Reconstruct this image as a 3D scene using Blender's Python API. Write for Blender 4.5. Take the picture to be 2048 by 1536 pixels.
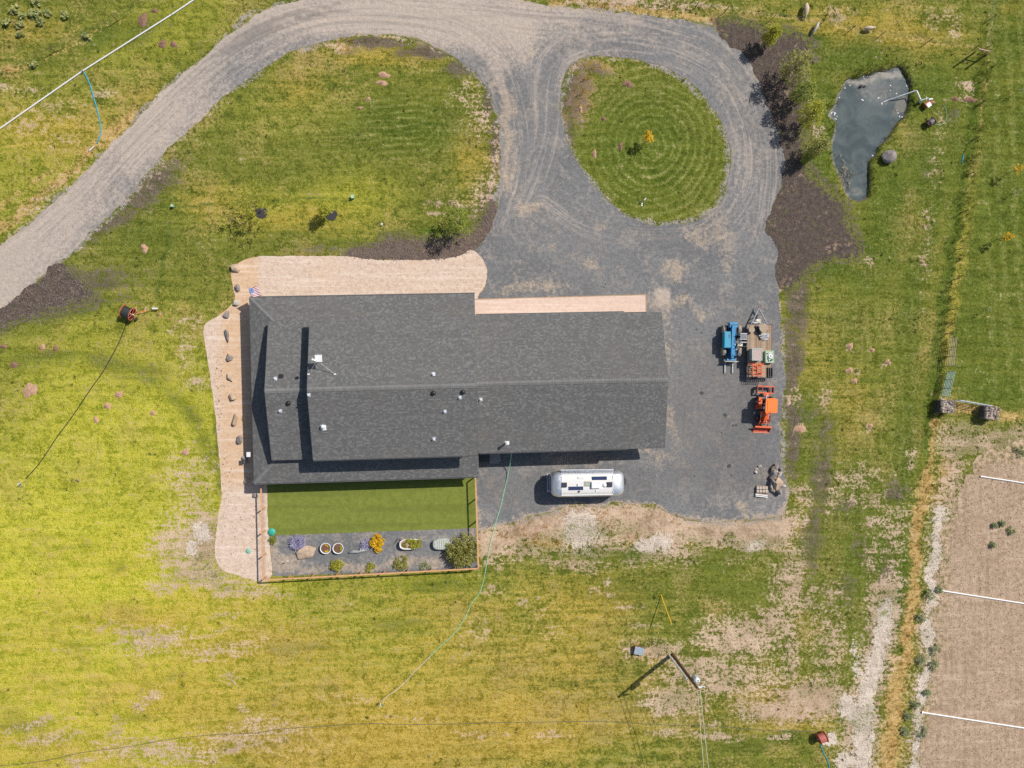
import bpy, bmesh, math, random
import numpy as np
from mathutils import Vector, Matrix
from mathutils.geometry import delaunay_2d_cdt

for _o in list(bpy.data.objects):
    bpy.data.objects.remove(_o)
sc = bpy.context.scene
COL = sc.collection
rnd = random.Random(11)

# ------------------------------------------------------------------ camera
CAM_H, FOC, TILT = 73.0, 1469.0, math.atan(81 / 1469.0)
cd = bpy.data.cameras.new('camera')
cd.sensor_width = 36.0
cd.lens = 36.0 * FOC / 2048.0
cd.clip_start, cd.clip_end = 0.5, 3000.0
camo = bpy.data.objects.new('camera', cd)
camo.location = (0, 0, CAM_H)
camo.rotation_euler = (0, -TILT, 0)
COL.objects.link(camo)
sc.camera = camo

# ------------------------------------------------------------------ sky, sun, exposure
SUN_EL, SUN_AZ = math.radians(50.5), math.radians(37.0)       # azimuth counted from +X to +Y
w = bpy.data.worlds.new('World')
sc.world = w
w.use_nodes = True
wn = w.node_tree
bg = wn.nodes['Background']
sky = wn.nodes.new('ShaderNodeTexSky')
sky.sky_type = 'NISHITA'
sky.sun_disc = False
sky.sun_elevation = SUN_EL
sky.sun_rotation = math.pi / 2 - SUN_AZ
sky.air_density, sky.dust_density, sky.ozone_density = 1.0, 1.2, 1.0
wn.links.new(sky.outputs[0], bg.inputs[0])
bg.inputs[1].default_value = 0.09
sd = bpy.data.lights.new('sun', 'SUN')
sd.energy = 4.2
sd.angle = math.radians(0.5)
sd.color = (1.0, 0.955, 0.89)
suno = bpy.data.objects.new('sun', sd)
sdir = Vector((math.cos(SUN_EL) * math.cos(SUN_AZ), math.cos(SUN_EL) * math.sin(SUN_AZ), math.sin(SUN_EL)))
suno.rotation_euler = sdir.to_track_quat('Z', 'Y').to_euler()
suno.location = sdir * 200
COL.objects.link(suno)
sc.view_settings.view_transform = 'Standard'
sc.view_settings.look = 'None'
sc.view_settings.gamma = 1.0
sc.view_settings.exposure = 0.0
sc.view_settings.use_curve_mapping = False
sc.render.engine = 'CYCLES'
sc.cycles.use_denoising = False
sc.cycles.max_bounces = 6
sc.cycles.diffuse_bounces = 3
sc.cycles.transparent_max_bounces = 6

# ------------------------------------------------------------------ survey helpers
_c, _s = math.cos(TILT), math.sin(TILT)
def at(u, v, z=0.0):
    """world point at height z for a survey coordinate of the aerial photo (2048 x 1536)"""
    dx, dy = (u - 1024) / FOC, -(v - 768) / FOC
    t = (z - CAM_H) / (dx * _s - _c)
    return Vector(((dx * _c + _s) * t, dy * t, z))
def to_uv(x, y):
    """survey coordinate of ground points (numpy)"""
    d = x * _s + CAM_H * _c
    return 1024 + FOC * (x * _c - CAM_H * _s) / d, 768 - FOC * y / d

def _hash(ix, iy, seed):
    n = (ix.astype(np.int64) * 374761393 + iy.astype(np.int64) * 668265263 + seed * 974711) & 0xffffffff
    n = ((n ^ (n >> 13)) * 1274126177) & 0xffffffff
    return ((n ^ (n >> 16)) & 0xffff) / 65535.0
def vnoise(x, y, seed=0):
    x, y = np.asarray(x, float), np.asarray(y, float)
    ix, iy = np.floor(x), np.floor(y)
    fx, fy = x - ix, y - iy
    fx, fy = fx * fx * (3 - 2 * fx), fy * fy * (3 - 2 * fy)
    a, b = _hash(ix, iy, seed), _hash(ix + 1, iy, seed)
    c, d = _hash(ix, iy + 1, seed), _hash(ix + 1, iy + 1, seed)
    return (a * (1 - fx) + b * fx) * (1 - fy) + (c * (1 - fx) + d * fx) * fy
def fbm(x, y, scale, octv=4, seed=0):
    s, a, t = 0, 1.0, 0
    for i in range(octv):
        s = s + a * vnoise(x * scale * 2 ** i, y * scale * 2 ** i, seed + i * 17)
        t += a
        a *= 0.55
    return s / t
def d_poly(U, V, pts):
    """distance to a polyline"""
    best = np.full(U.shape, 1e9)
    for (x0, y0), (x1, y1) in zip(pts[:-1], pts[1:]):
        dx, dy = x1 - x0, y1 - y0
        L = dx * dx + dy * dy + 1e-9
        t = np.clip(((U - x0) * dx + (V - y0) * dy) / L, 0, 1)
        best = np.minimum(best, np.hypot(U - x0 - t * dx, V - y0 - t * dy))
    return best
def inside(U, V, pts):
    r = np.zeros(U.shape, bool)
    n = len(pts)
    for i in range(n):
        x0, y0 = pts[i]
        x1, y1 = pts[(i + 1) % n]
        c = (y0 > V) != (y1 > V)
        with np.errstate(divide='ignore', invalid='ignore'):
            xi = (x1 - x0) * (V - y0) / (y1 - y0 + 1e-12) + x0
        r ^= c & (U < xi)
    return r
def sdist(U, V, pts):
    """signed distance, positive inside"""
    d = d_poly(U, V, list(pts) + [pts[0]])
    return np.where(inside(U, V, pts), d, -d)
def sstep(x, a, b):
    t = np.clip((x - a) / (b - a), 0, 1)
    return t * t * (3 - 2 * t)
def smooth_loop(pts, closed=True, n=6):
    """Catmull-Rom through the points"""
    out, N = [], len(pts)
    rng = range(N if closed else N - 1)
    for i in rng:
        g = (lambda k: pts[k % N]) if closed else (lambda k: pts[min(max(k, 0), N - 1)])
        p0, p1, p2, p3 = g(i - 1), g(i), g(i + 1), g(i + 2)
        for k in range(n):
            t = k / n
            out.append(tuple(0.5 * (2 * p1[j] + (p2[j] - p0[j]) * t + (2 * p0[j] - 5 * p1[j] + 4 * p2[j] - p3[j]) * t * t
                                    + (3 * p1[j] - p0[j] - 3 * p2[j] + p3[j]) * t ** 3) for j in range(len(p1))))
    if not closed:
        out.append(tuple(pts[-1]))
    return out

# ------------------------------------------------------------------ materials
class NG:
    """small node-graph writer"""
    def __init__(self, name):
        self.m = bpy.data.materials.new(name)
        self.m.use_nodes = True
        self.t = self.m.node_tree
        self.b = self.t.nodes['Principled BSDF']
        self.pos = self.t.nodes.new('ShaderNodeNewGeometry').outputs['Position']
        self.obj = None
    def lk(self, a, b):
        if hasattr(a, 'node'):
            self.t.links.new(a, b)
        else:
            b.default_value = a
    def ocoord(self):
        if self.obj is None:
            self.obj = self.t.nodes.new('ShaderNodeTexCoord').outputs['Object']
        return self.obj
    def noise(self, scale, detail=4, rough=0.6, vec=None, dist=0.0, stretch=None):
        n = self.t.nodes.new('ShaderNodeTexNoise')
        v = vec if vec is not None else self.pos
        if stretch:
            mp = self.t.nodes.new('ShaderNodeMapping')
            self.t.links.new(v, mp.inputs[0])
            mp.inputs['Scale'].default_value = stretch[:3]
            if len(stretch) > 3:
                mp.inputs['Rotation'].default_value = (0, 0, stretch[3])
            v = mp.outputs[0]
        self.t.links.new(v, n.inputs['Vector'])
        n.inputs['Scale'].default_value = scale
        n.inputs['Detail'].default_value = detail
        n.inputs['Roughness'].default_value = rough
        n.inputs['Distortion'].default_value = dist
        return n.outputs[0]
    def mth(self, op, a, b=0.0, clamp=False):
        n = self.t.nodes.new('ShaderNodeMath')
        n.operation = op
        n.use_clamp = clamp
        self.lk(a, n.inputs[0])
        self.lk(b, n.inputs[1])
        return n.outputs[0]
    def rng(self, x, a, b, lo=0.0, hi=1.0):
        n = self.t.nodes.new('ShaderNodeMapRange')
        n.interpolation_type = 'SMOOTHSTEP'
        self.lk(x, n.inputs[0])
        for k, v in zip((1, 2, 3, 4), (a, b, lo, hi)):
            n.inputs[k].default_value = v
        return n.outputs[0]
    def mix(self, f, a, b, mode='MIX'):
        n = self.t.nodes.new('ShaderNodeMix')
        n.data_type = 'RGBA'
        n.blend_type = mode
        self.lk(f, n.inputs[0])
        for v, k in ((a, 6), (b, 7)):
            if hasattr(v, 'node'):
                self.t.links.new(v, n.inputs[k])
            else:
                n.inputs[k].default_value = (*v[:3], 1)
        return n.outputs[2]
    def attr(self, name):
        n = self.t.nodes.new('ShaderNodeAttribute')
        n.attribute_name = name
        return n
    def rgb(self, a):
        s = self.t.nodes.new('ShaderNodeSeparateColor')
        self.t.links.new(a.outputs['Color'], s.inputs[0])
        return s.outputs[0], s.outputs[1], s.outputs[2], a.outputs['Alpha']
    def done(self, col, rough=0.7, metal=0.0, bump=None, bstr=0.4, bdist=0.02, spec=None):
        self.lk(col if hasattr(col, 'node') else (*col[:3], 1), self.b.inputs['Base Color'])
        self.lk(rough, self.b.inputs['Roughness'])
        self.lk(metal, self.b.inputs['Metallic'])
        if spec is not None:
            self.b.inputs['Specular IOR Level'].default_value = spec
        if bump is not None:
            n = self.t.nodes.new('ShaderNodeBump')
            n.inputs['Strength'].default_value = bstr
            n.inputs['Distance'].default_value = bdist
            self.t.links.new(bump, n.inputs['Height'])
            self.t.links.new(n.outputs[0], self.b.inputs['Normal'])
        return self.m
_M = {}
def pm(name, col, rough=0.6, metal=0.0, var=0.25, scale=5.0, bump=0.0, spec=None, dust=0.0):
    """plain procedural material: colour broken up by two noises"""
    if name in _M:
        return _M[name]
    g = NG(name)
    n = g.noise(scale, 5, 0.65, g.ocoord())
    f = g.noise(scale * 6, 3, 0.6, g.ocoord())
    k = g.mth('ADD', g.mth('MULTIPLY', n, 0.65), g.mth('MULTIPLY', f, 0.35))
    k = g.rng(k, 0.3, 0.7)
    a = tuple(c * (1 - var) for c in col)
    b = tuple(min(1, c * (1 + var)) for c in col)
    cc = g.mix(k, a, b)
    if dust:
        dn = g.rng(g.noise(3.0, 4, 0.75), .42, .68, 0, dust)
        cc = g.mix(dn, cc, (0.34, 0.28, 0.215))
        cc = g.mix(g.rng(g.noise(7.0, 3, 0.8), .60, .72, 0, dust), cc, (0.10, 0.07, 0.05))
    _M[name] = g.done(cc, g.rng(n, 0.2, 0.8, max(0.03, rough - 0.08), min(1, rough + 0.1)), metal,
                      n if bump else None, bump, 0.02, spec)
    return _M[name]
def tintmat(name, a, b, trans=0.25, rough=0.65):
    """foliage: per-leaf tint between two colours, some light through"""
    if name in _M:
        return _M[name]
    g = NG(name)
    t = g.attr('tint').outputs['Fac']
    col = g.mix(t, a, b)
    g.done(col, rough)
    if trans:
        tr = g.t.nodes.new('ShaderNodeBsdfTranslucent')
        ms = g.t.nodes.new('ShaderNodeMixShader')
        ms.inputs[0].default_value = trans
        g.t.links.new(col, tr.inputs[0])
        g.t.links.new(g.b.outputs[0], ms.inputs[1])
        g.t.links.new(tr.outputs[0], ms.inputs[2])
        g.t.links.new(ms.outputs[0], g.t.nodes['Material Output'].inputs[0])
    _M[name] = g.m
    return g.m

# ------------------------------------------------------------------ mesh helpers
class MB:
    def __init__(self):
        self.v, self.f = [], []
    def add(self, vs, fs):
        o = len(self.v)
        self.v += [tuple(p) for p in vs]
        self.f += [tuple(i + o for i in f) for f in fs]
        return self
    def box(self, c, s, rz=0.0, rx=0.0, ry=0.0):
        m = Matrix.Rotation(rz, 3, 'Z') @ Matrix.Rotation(ry, 3, 'Y') @ Matrix.Rotation(rx, 3, 'X')
        vs = [Vector(c) + m @ Vector((sx * s[0] / 2, sy * s[1] / 2, sz * s[2] / 2))
              for sx in (-1, 1) for sy in (-1, 1) for sz in (-1, 1)]
        return self.add(vs, [(0, 1, 3, 2), (4, 6, 7, 5), (0, 4, 5, 1), (2, 3, 7, 6), (0, 2, 6, 4), (1, 5, 7, 3)])
    def cyl(self, p0, p1, r0, r1=None, n=10, cap=True):
        r1 = r0 if r1 is None else r1
        p0, p1 = Vector(p0), Vector(p1)
        d = (p1 - p0).normalized()
        a = d.orthogonal().normalized()
        b = d.cross(a)
        vs = []
        for p, r in ((p0, r0), (p1, r1)):
            vs += [p + (a * math.cos(2 * math.pi * i / n) + b * math.sin(2 * math.pi * i / n)) * r for i in range(n)]
        fs = [(i, (i + 1) % n, n + (i + 1) % n, n + i) for i in range(n)]
        if cap:
            fs += [tuple(range(n - 1, -1, -1)), tuple(range(n, 2 * n))]
        return self.add(vs, fs)
    def tube(self, pts, r, n=6):
        pts = [Vector(p) for p in pts]
        vs, fs = [], []
        prev = None
        for i, p in enumerate(pts):
            d = (pts[min(i + 1, len(pts) - 1)] - pts[max(i - 1, 0)]).normalized()
            a = d.orthogonal().normalized() if prev is None else (prev - d * prev.dot(d)).normalized()
            prev = a
            b = d.cross(a)
            rr = r[i] if isinstance(r, (list, tuple)) else r
            vs += [p + (a * math.cos(2 * math.pi * k / n) + b * math.sin(2 * math.pi * k / n)) * rr for k in range(n)]
        for i in range(len(pts) - 1):
            fs += [(i * n + k, i * n + (k + 1) % n, (i + 1) * n + (k + 1) % n, (i + 1) * n + k) for k in range(n)]
        m = (len(pts) - 1) * n
        fs += [tuple(range(n - 1, -1, -1)), tuple(range(m, m + n))]
        return self.add(vs, fs)
    def lathe(self, prof, c=(0, 0, 0), axis='Z', n=20):
        """prof: (radius, height) pairs"""
        vs, fs = [], []
        for r, h in prof:
            for k in range(n):
                a = 2 * math.pi * k / n
                x, y = r * math.cos(a), r * math.sin(a)
                p = {'Z': (x, y, h), 'X': (h, x, y), 'Y': (x, h, y)}[axis]
                vs.append((p[0] + c[0], p[1] + c[1], p[2] + c[2]))
        for i in range(len(prof) - 1):
            fs += [(i * n + k, i * n + (k + 1) % n, (i + 1) * n + (k + 1) % n, (i + 1) * n + k) for k in range(n)]
        return self.add(vs, fs)
    def prism(self, poly, z0, z1):
        n = len(poly)
        vs = [(x, y, z0) for x, y in poly] + [(x, y, z1) for x, y in poly]
        fs = [tuple(range(n - 1, -1, -1)), tuple(range(n, 2 * n))]
        fs += [(i, (i + 1) % n, n + (i + 1) % n, n + i) for i in range(n)]
        return self.add(vs, fs)
    def sphere(self, c, s, n=10, m=6):
        prof = [(max(1e-4, math.cos(a)) , math.sin(a)) for a in [(-0.5 + i / m) * math.pi for i in range(m + 1)]]
        vs, fs = [], []
        for r, h in prof:
            for k in range(n):
                a = 2 * math.pi * k / n
                vs.append((c[0] + s[0] * r * math.cos(a), c[1] + s[1] * r * math.sin(a), c[2] + s[2] * h))
        for i in range(m):
            fs += [(i * n + k, i * n + (k + 1) % n, (i + 1) * n + (k + 1) % n, (i + 1) * n + k) for k in range(n)]
        return self.add(vs, fs)
    def build(self, name, mat, parent=None, smooth=False, tint=None):
        me = bpy.data.meshes.new(name)
        me.from_pydata(self.v, [], self.f)
        if tint is not None:
            a = me.attributes.new('tint', 'FLOAT', 'FACE')
            a.data.foreach_set('value', np.asarray(tint, np.float32))
        me.materials.append(mat)
        if smooth:
            me.polygons.foreach_set('use_smooth', [True] * len(me.polygons))
        me.update()
        return link(name, me, parent)
def link(name, me, parent=None):
    o = bpy.data.objects.new(name, me)
    COL.objects.link(o)
    if parent is not None:
        o.parent = parent
    return o
def tag(o, label=None, cat=None, group=None, kind=None):
    for k, v in (('label', label), ('category', cat), ('group', group), ('kind', kind)):
        if v:
            o[k] = v
    return o
def thing(name, label, cat, loc=(0, 0, 0), rz=0.0, group=None):
    o = link(name, None)
    o.empty_display_size = 0.2
    o.location = loc
    o.rotation_euler = (0, 0, rz)
    return tag(o, label, cat, group)
def copy_tree(o, parent=None):
    c = o.copy()
    COL.objects.link(c)
    c.parent = parent
    for ch in list(o.children):
        copy_tree(ch, c)
    return c
# ================================================================== SETTING: outlines (survey coordinates)
POND = [(1802,134),(1811,149),(1819,166),(1820,184),(1817,207),(1810,229),(1795,244),(1777,271),(1760,290),(1749,311),(1738,324),
        (1738,348),(1737,375),(1733,394),(1715,397),(1696,386),(1687,357),(1671,324),(1668,302),(1668,284),(1675,251),(1674,237),
        (1662,228),(1673,211),(1678,193),(1689,173),(1700,158),(1720,156),(1733,149),(1746,150),(1757,141),(1773,142),(1788,137)]
DRIVE = [(-60,532),(0,490),(60,445),(132,382),(190,322),(262,250),(330,178),(395,125),(445,78),(512,28),(560,12),(620,-6),(720,-60),
         (1000,-60),(1040,-2),(1085,8),(1150,15),(1222,22),(1320,35),(1420,50),(1450,78),(1485,100),(1502,125),(1516,150),(1531,185),(1548,235),
         (1562,265),(1570,300),(1572,345),(1561,380),(1547,410),(1543,440),(1540,470),(1556,497),(1562,515),(1554,535),(1556,570),(1560,620),
         (1563,650),(1564,700),(1570,760),(1564,800),(1562,900),(1564,940),(1578,970),(1572,1010),(1556,1034),(1500,1040),(1440,1046),(1380,1040),
         (1330,1022),(1308,1006),(1262,1010),(1230,1004),(1190,1016),(1150,1006),(1105,1025),(1060,1034),(1024,1046),(985,1056),(957,1064),(953,1056),
         (951,985),(950,930),(955,800),(955,640),(950,592),(968,575),(974,545),(962,515),(940,502),
         (960,490),(985,452),(992,420),(1000,370),(1002,330),(1000,275),(995,225),(975,180),(945,140),(890,105),(830,77),(740,68),(650,82),
         (580,105),(512,147),(450,192),(405,235),(367,267),(325,310),(267,382),(215,436),(172,474),(140,509),(110,526),(97,544),(62,571),(0,620),(-60,660)]
ISLE = [(1175,115),(1210,113),(1250,116),(1290,122),(1340,140),(1380,165),(1410,195),(1435,230),(1452,265),(1460,305),(1460,345),(1450,385),
        (1435,415),(1405,435),(1370,447),(1320,450),(1290,446),(1250,430),(1220,402),(1190,375),(1165,340),(1145,305),(1130,265),(1122,235),
        (1121,200),(1125,165),(1140,135)]
PATH = [(942,500),(962,515),(974,545),(968,575),(955,596),(948,640),(600,640),(560,700),(540,900),(534,960),(537,1060),(543,1150),(521,1163),(480,1152),
        (446,1141),(430,1112),(432,1070),(438,1030),(443,990),(440,930),(436,880),(427,800),(420,760),(413,700),(408,652),(440,630),(469,602),
        (467,575),(462,545),(470,533),(488,520),(520,513),(600,512),(690,512),(740,518),(800,520),(880,518),(920,511)]
BEDS = {
 'bed_ne': [(1428,38),(1470,34),(1530,50),(1590,62),(1625,80),(1628,110),(1605,140),(1612,190),(1622,240),(1608,300),(1622,340),(1655,372),(1690,405),
            (1700,440),(1722,478),(1732,508),(1700,520),(1650,525),(1625,540),(1600,572),(1575,590),(1553,560),(1550,535),(1560,515),(1550,497),(1536,470),
            (1540,430),(1555,385),(1568,345),(1566,300),(1556,265),(1544,235),(1526,185),(1512,150),(1496,125),(1480,100),(1448,78)],
 'bed_house': [(688,514),(705,497),(740,486),(775,470),(830,474),(890,478),(905,470),(940,462),(962,430),(985,400),(994,420),(986,452),(962,490),(940,504),
               (920,513),(880,520),(800,522),(740,520)],
 'bed_west': [(-60,662),(0,618),(40,588),(75,562),(98,542),(112,526),(135,530),(160,555),(190,580),(208,604),(170,612),(120,628),(90,632),(60,640),(20,655),(-60,690)],
}
TURF = [(533,940),(951,930),(953,1056),(538,1071)]
YARD = [(538,1069),(953,1054),(958,1139),(546,1152)]
FIELD = [(1960,912),(2010,898),(2130,890),(2130,1640),(1818,1640),(1836,1536),(1850,1420),(1864,1300),(1876,1190),(1882,1100),(1896,1040),(1918,975)]

# ------------------------------------------------------------------ ground colour zones, held as vertex attributes
GX0, GX1, GY0, GY1, GS = -54.0, 66.0, -48.0, 48.0, 0.25
gx = np.arange(GX0, GX1 + 1e-6, GS)
gy = np.arange(GY0, GY1 + 1e-6, GS)
XX, YY = np.meshgrid(gx, gy)
UU, VV = to_uv(XX, YY)
# ragged edges: look the zones up at slightly displaced positions
WU = UU + (fbm(XX, YY, 0.5, 4, 3) - 0.5) * 26
WV = VV + (fbm(XX, YY, 0.5, 4, 9) - 0.5) * 26
Z = {k: np.zeros(XX.shape) for k in ('bare', 'dark', 'yellow', 'lush', 'mow', 'straw', 'sand', 'olive', 'tall', 'grav', 'weedy')}
def blob(k, u, v, ru, rv, s=1.0, rot=0.0, soft=0.5):
    soft = max(soft, 0.85)
    c, n = math.cos(rot), math.sin(rot)
    a, b = (WU - u) * c + (WV - v) * n, -(WU - u) * n + (WV - v) * c
    d = np.hypot(a / ru, b / rv)
    Z[k] = np.maximum(Z[k], s * sstep(d, 1.0 + soft, 1.0 - soft))
def stroke(k, pts, wd, s=1.0, soft=0.95):
    Z[k] = np.maximum(Z[k], s * sstep(d_poly(WU, WV, pts), wd * (1 + soft), wd * (1 - soft)))
def area(k, pts, feather, s=1.0):
    Z[k] = np.maximum(Z[k], s * sstep(sdist(WU, WV, pts), -feather, feather))

# yellow zone: dry grass, plus some warm lens glow painted into the south-west meadow
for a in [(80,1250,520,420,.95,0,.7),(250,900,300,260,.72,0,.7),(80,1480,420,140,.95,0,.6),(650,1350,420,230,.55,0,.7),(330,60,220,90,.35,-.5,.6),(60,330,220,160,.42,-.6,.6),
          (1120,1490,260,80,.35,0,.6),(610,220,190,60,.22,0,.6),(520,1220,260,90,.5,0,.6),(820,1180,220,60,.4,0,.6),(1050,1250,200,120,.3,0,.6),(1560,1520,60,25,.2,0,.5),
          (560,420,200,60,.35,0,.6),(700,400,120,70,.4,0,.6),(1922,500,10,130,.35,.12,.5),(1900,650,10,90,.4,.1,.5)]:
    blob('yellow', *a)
# olive, browned turf
for a in [(720,1450,420,140,.75,0,.6),(950,1350,260,140,.6,0,.6),(1150,1250,160,120,.5,0,.6),(1990,650,90,140,.6,0,.5),
          (1000,1420,400,120,.6,0,.6),(1640,700,60,120,.35,0,.6),(1690,830,60,100,.45,.2,.6),(900,1230,200,50,.5,0,.6),(1560,1420,110,60,.7,0,.5),
          (230,1120,120,60,.3,0,.6),(420,1220,200,60,.5,0,.6),(1750,60,200,50,.5,.1,.5)]:
    blob('olive', *a)
# lush, darker green
for a in [(1660,535,60,18,.9,.0,.5),(1720,560,70,30,.7,.3,.5),(1860,270,55,120,.55,.2,.6),(1640,330,40,60,.7,0,.6),(1770,440,50,90,.6,0,.6),(1620,80,60,12,.8,.2,.5),
          (435,880,8,70,.9,-.05,.5),(440,960,8,40,.7,0,.5),(830,240,150,55,.55,0,.5),(1300,290,130,130,.45,0,.5),(1400,250,50,110,.5,.5,.5),(1990,60,60,120,.35,0,.5),(1985,420,40,150,.4,0,.5),
          (1990,770,90,40,.7,0,.5),(1620,830,40,70,.6,0,.5),(1700,1130,60,100,.5,.1,.5),(1760,1260,30,90,.8,.1,.5),(1800,1180,16,120,.8,.08,.5),(1700,1230,60,60,.5,0,.6),
          (210,75,70,30,.7,-.55,.5),(280,60,60,26,.7,-.55,.5),(160,620,80,14,.7,-.2,.5),(80,650,60,20,.6,-.3,.5),(860,460,50,10,.8,0,.5),(330,430,80,60,.4,0,.6),
          (1570,1480,50,16,.8,.0,.5),(30,1455,70,26,.5,-.3,.5),(1420,1010,20,8,.5,0,.5),(1465,1080,22,16,.9,.4,.5),(1040,1052,10,10,.9,0,.5),(1650,1150,60,40,.4,0,.6),
          (1320,1410,80,26,.5,0,.6),(1500,1430,60,26,.6,0,.6),(1180,1105,30,16,.7,0,.6),(1260,1110,30,20,.7,0,.6),(1110,1100,26,14,.7,0,.6),(1870,420,16,150,.7,.12,.5)]:
    blob('lush', *a)
stroke('lush', [(30,722),(100,712),(200,716),(260,735),(310,770),(360,815),(400,865),(425,920)], 20, .68)
stroke('lush', [(150,405),(340,415),(560,396),(700,398)], 3, .8)
stroke('lush', [(347,415),(335,500),(318,600)], 4, .8)
stroke('tall', [(1972,130),(1950,250),(1925,420),(1893,620),(1873,760),(1862,860)], 12, 1.0)
stroke('lush', [(1962,150),(1940,260),(1915,430),(1880,640),(1862,780),(1850,900)], 12, .9)
stroke('straw', [(1990,40),(1978,110),(1962,250),(1945,350),(1920,500),(1906,600),(1898,660),(1892,750)], 3, .4)
stroke('straw', [(1880,800),(1868,880),(1850,960)], 6, .8)
stroke('straw', [(1852,960),(1838,1050),(1828,1180),(1812,1300),(1792,1420),(1768,1560)], 13, 1.0)
stroke('straw', [(1800,1330),(1768,1560)], 22, .95)
stroke('tall', [(1852,960),(1838,1050),(1828,1180),(1812,1300),(1792,1420),(1768,1560)], 14, .8)
blob('straw', 1890, 940, 26, 40, .8, .3)
blob('straw', 1870, 990, 30, 26, .7, .3)
blob('straw', 2010, 830, 60, 14, .7, .15)
blob('straw', 1935, 815, 40, 12, .75, .1)
stroke('straw', [(-20,470),(60,412),(130,350),(200,280),(262,228)], 14, .75)
stroke('straw', [(-20,430),(60,375),(120,320)], 5, .6)
stroke('straw', [(1100,2),(1222,14),(1330,24),(1440,42)], 10, .8)
stroke('straw', [(1330,2),(1440,16),(1540,26),(1640,42),(1760,70),(1960,98)], 4, .55)
stroke('straw', [(30,150),(110,105),(250,35)], 5, .45)
for a in [(30,135,26,12,.75),(1158,185,26,60,.9,.05),(1195,134,46,13,.9),(1132,230,10,20,.8),(690,92,30,9,.8),(1060,1072,55,20,.95,-.15),(1230,1042,60,26,.9),(1100,1085,40,20,.8),
          (1265,1075,26,20,.8),(560,1125,30,18,.5),(1280,1300,40,22,.6),(1310,1310,30,16,.6),(600,1490,100,40,.4),(300,1500,80,30,.4)]:
    blob('straw', *a)
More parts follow.
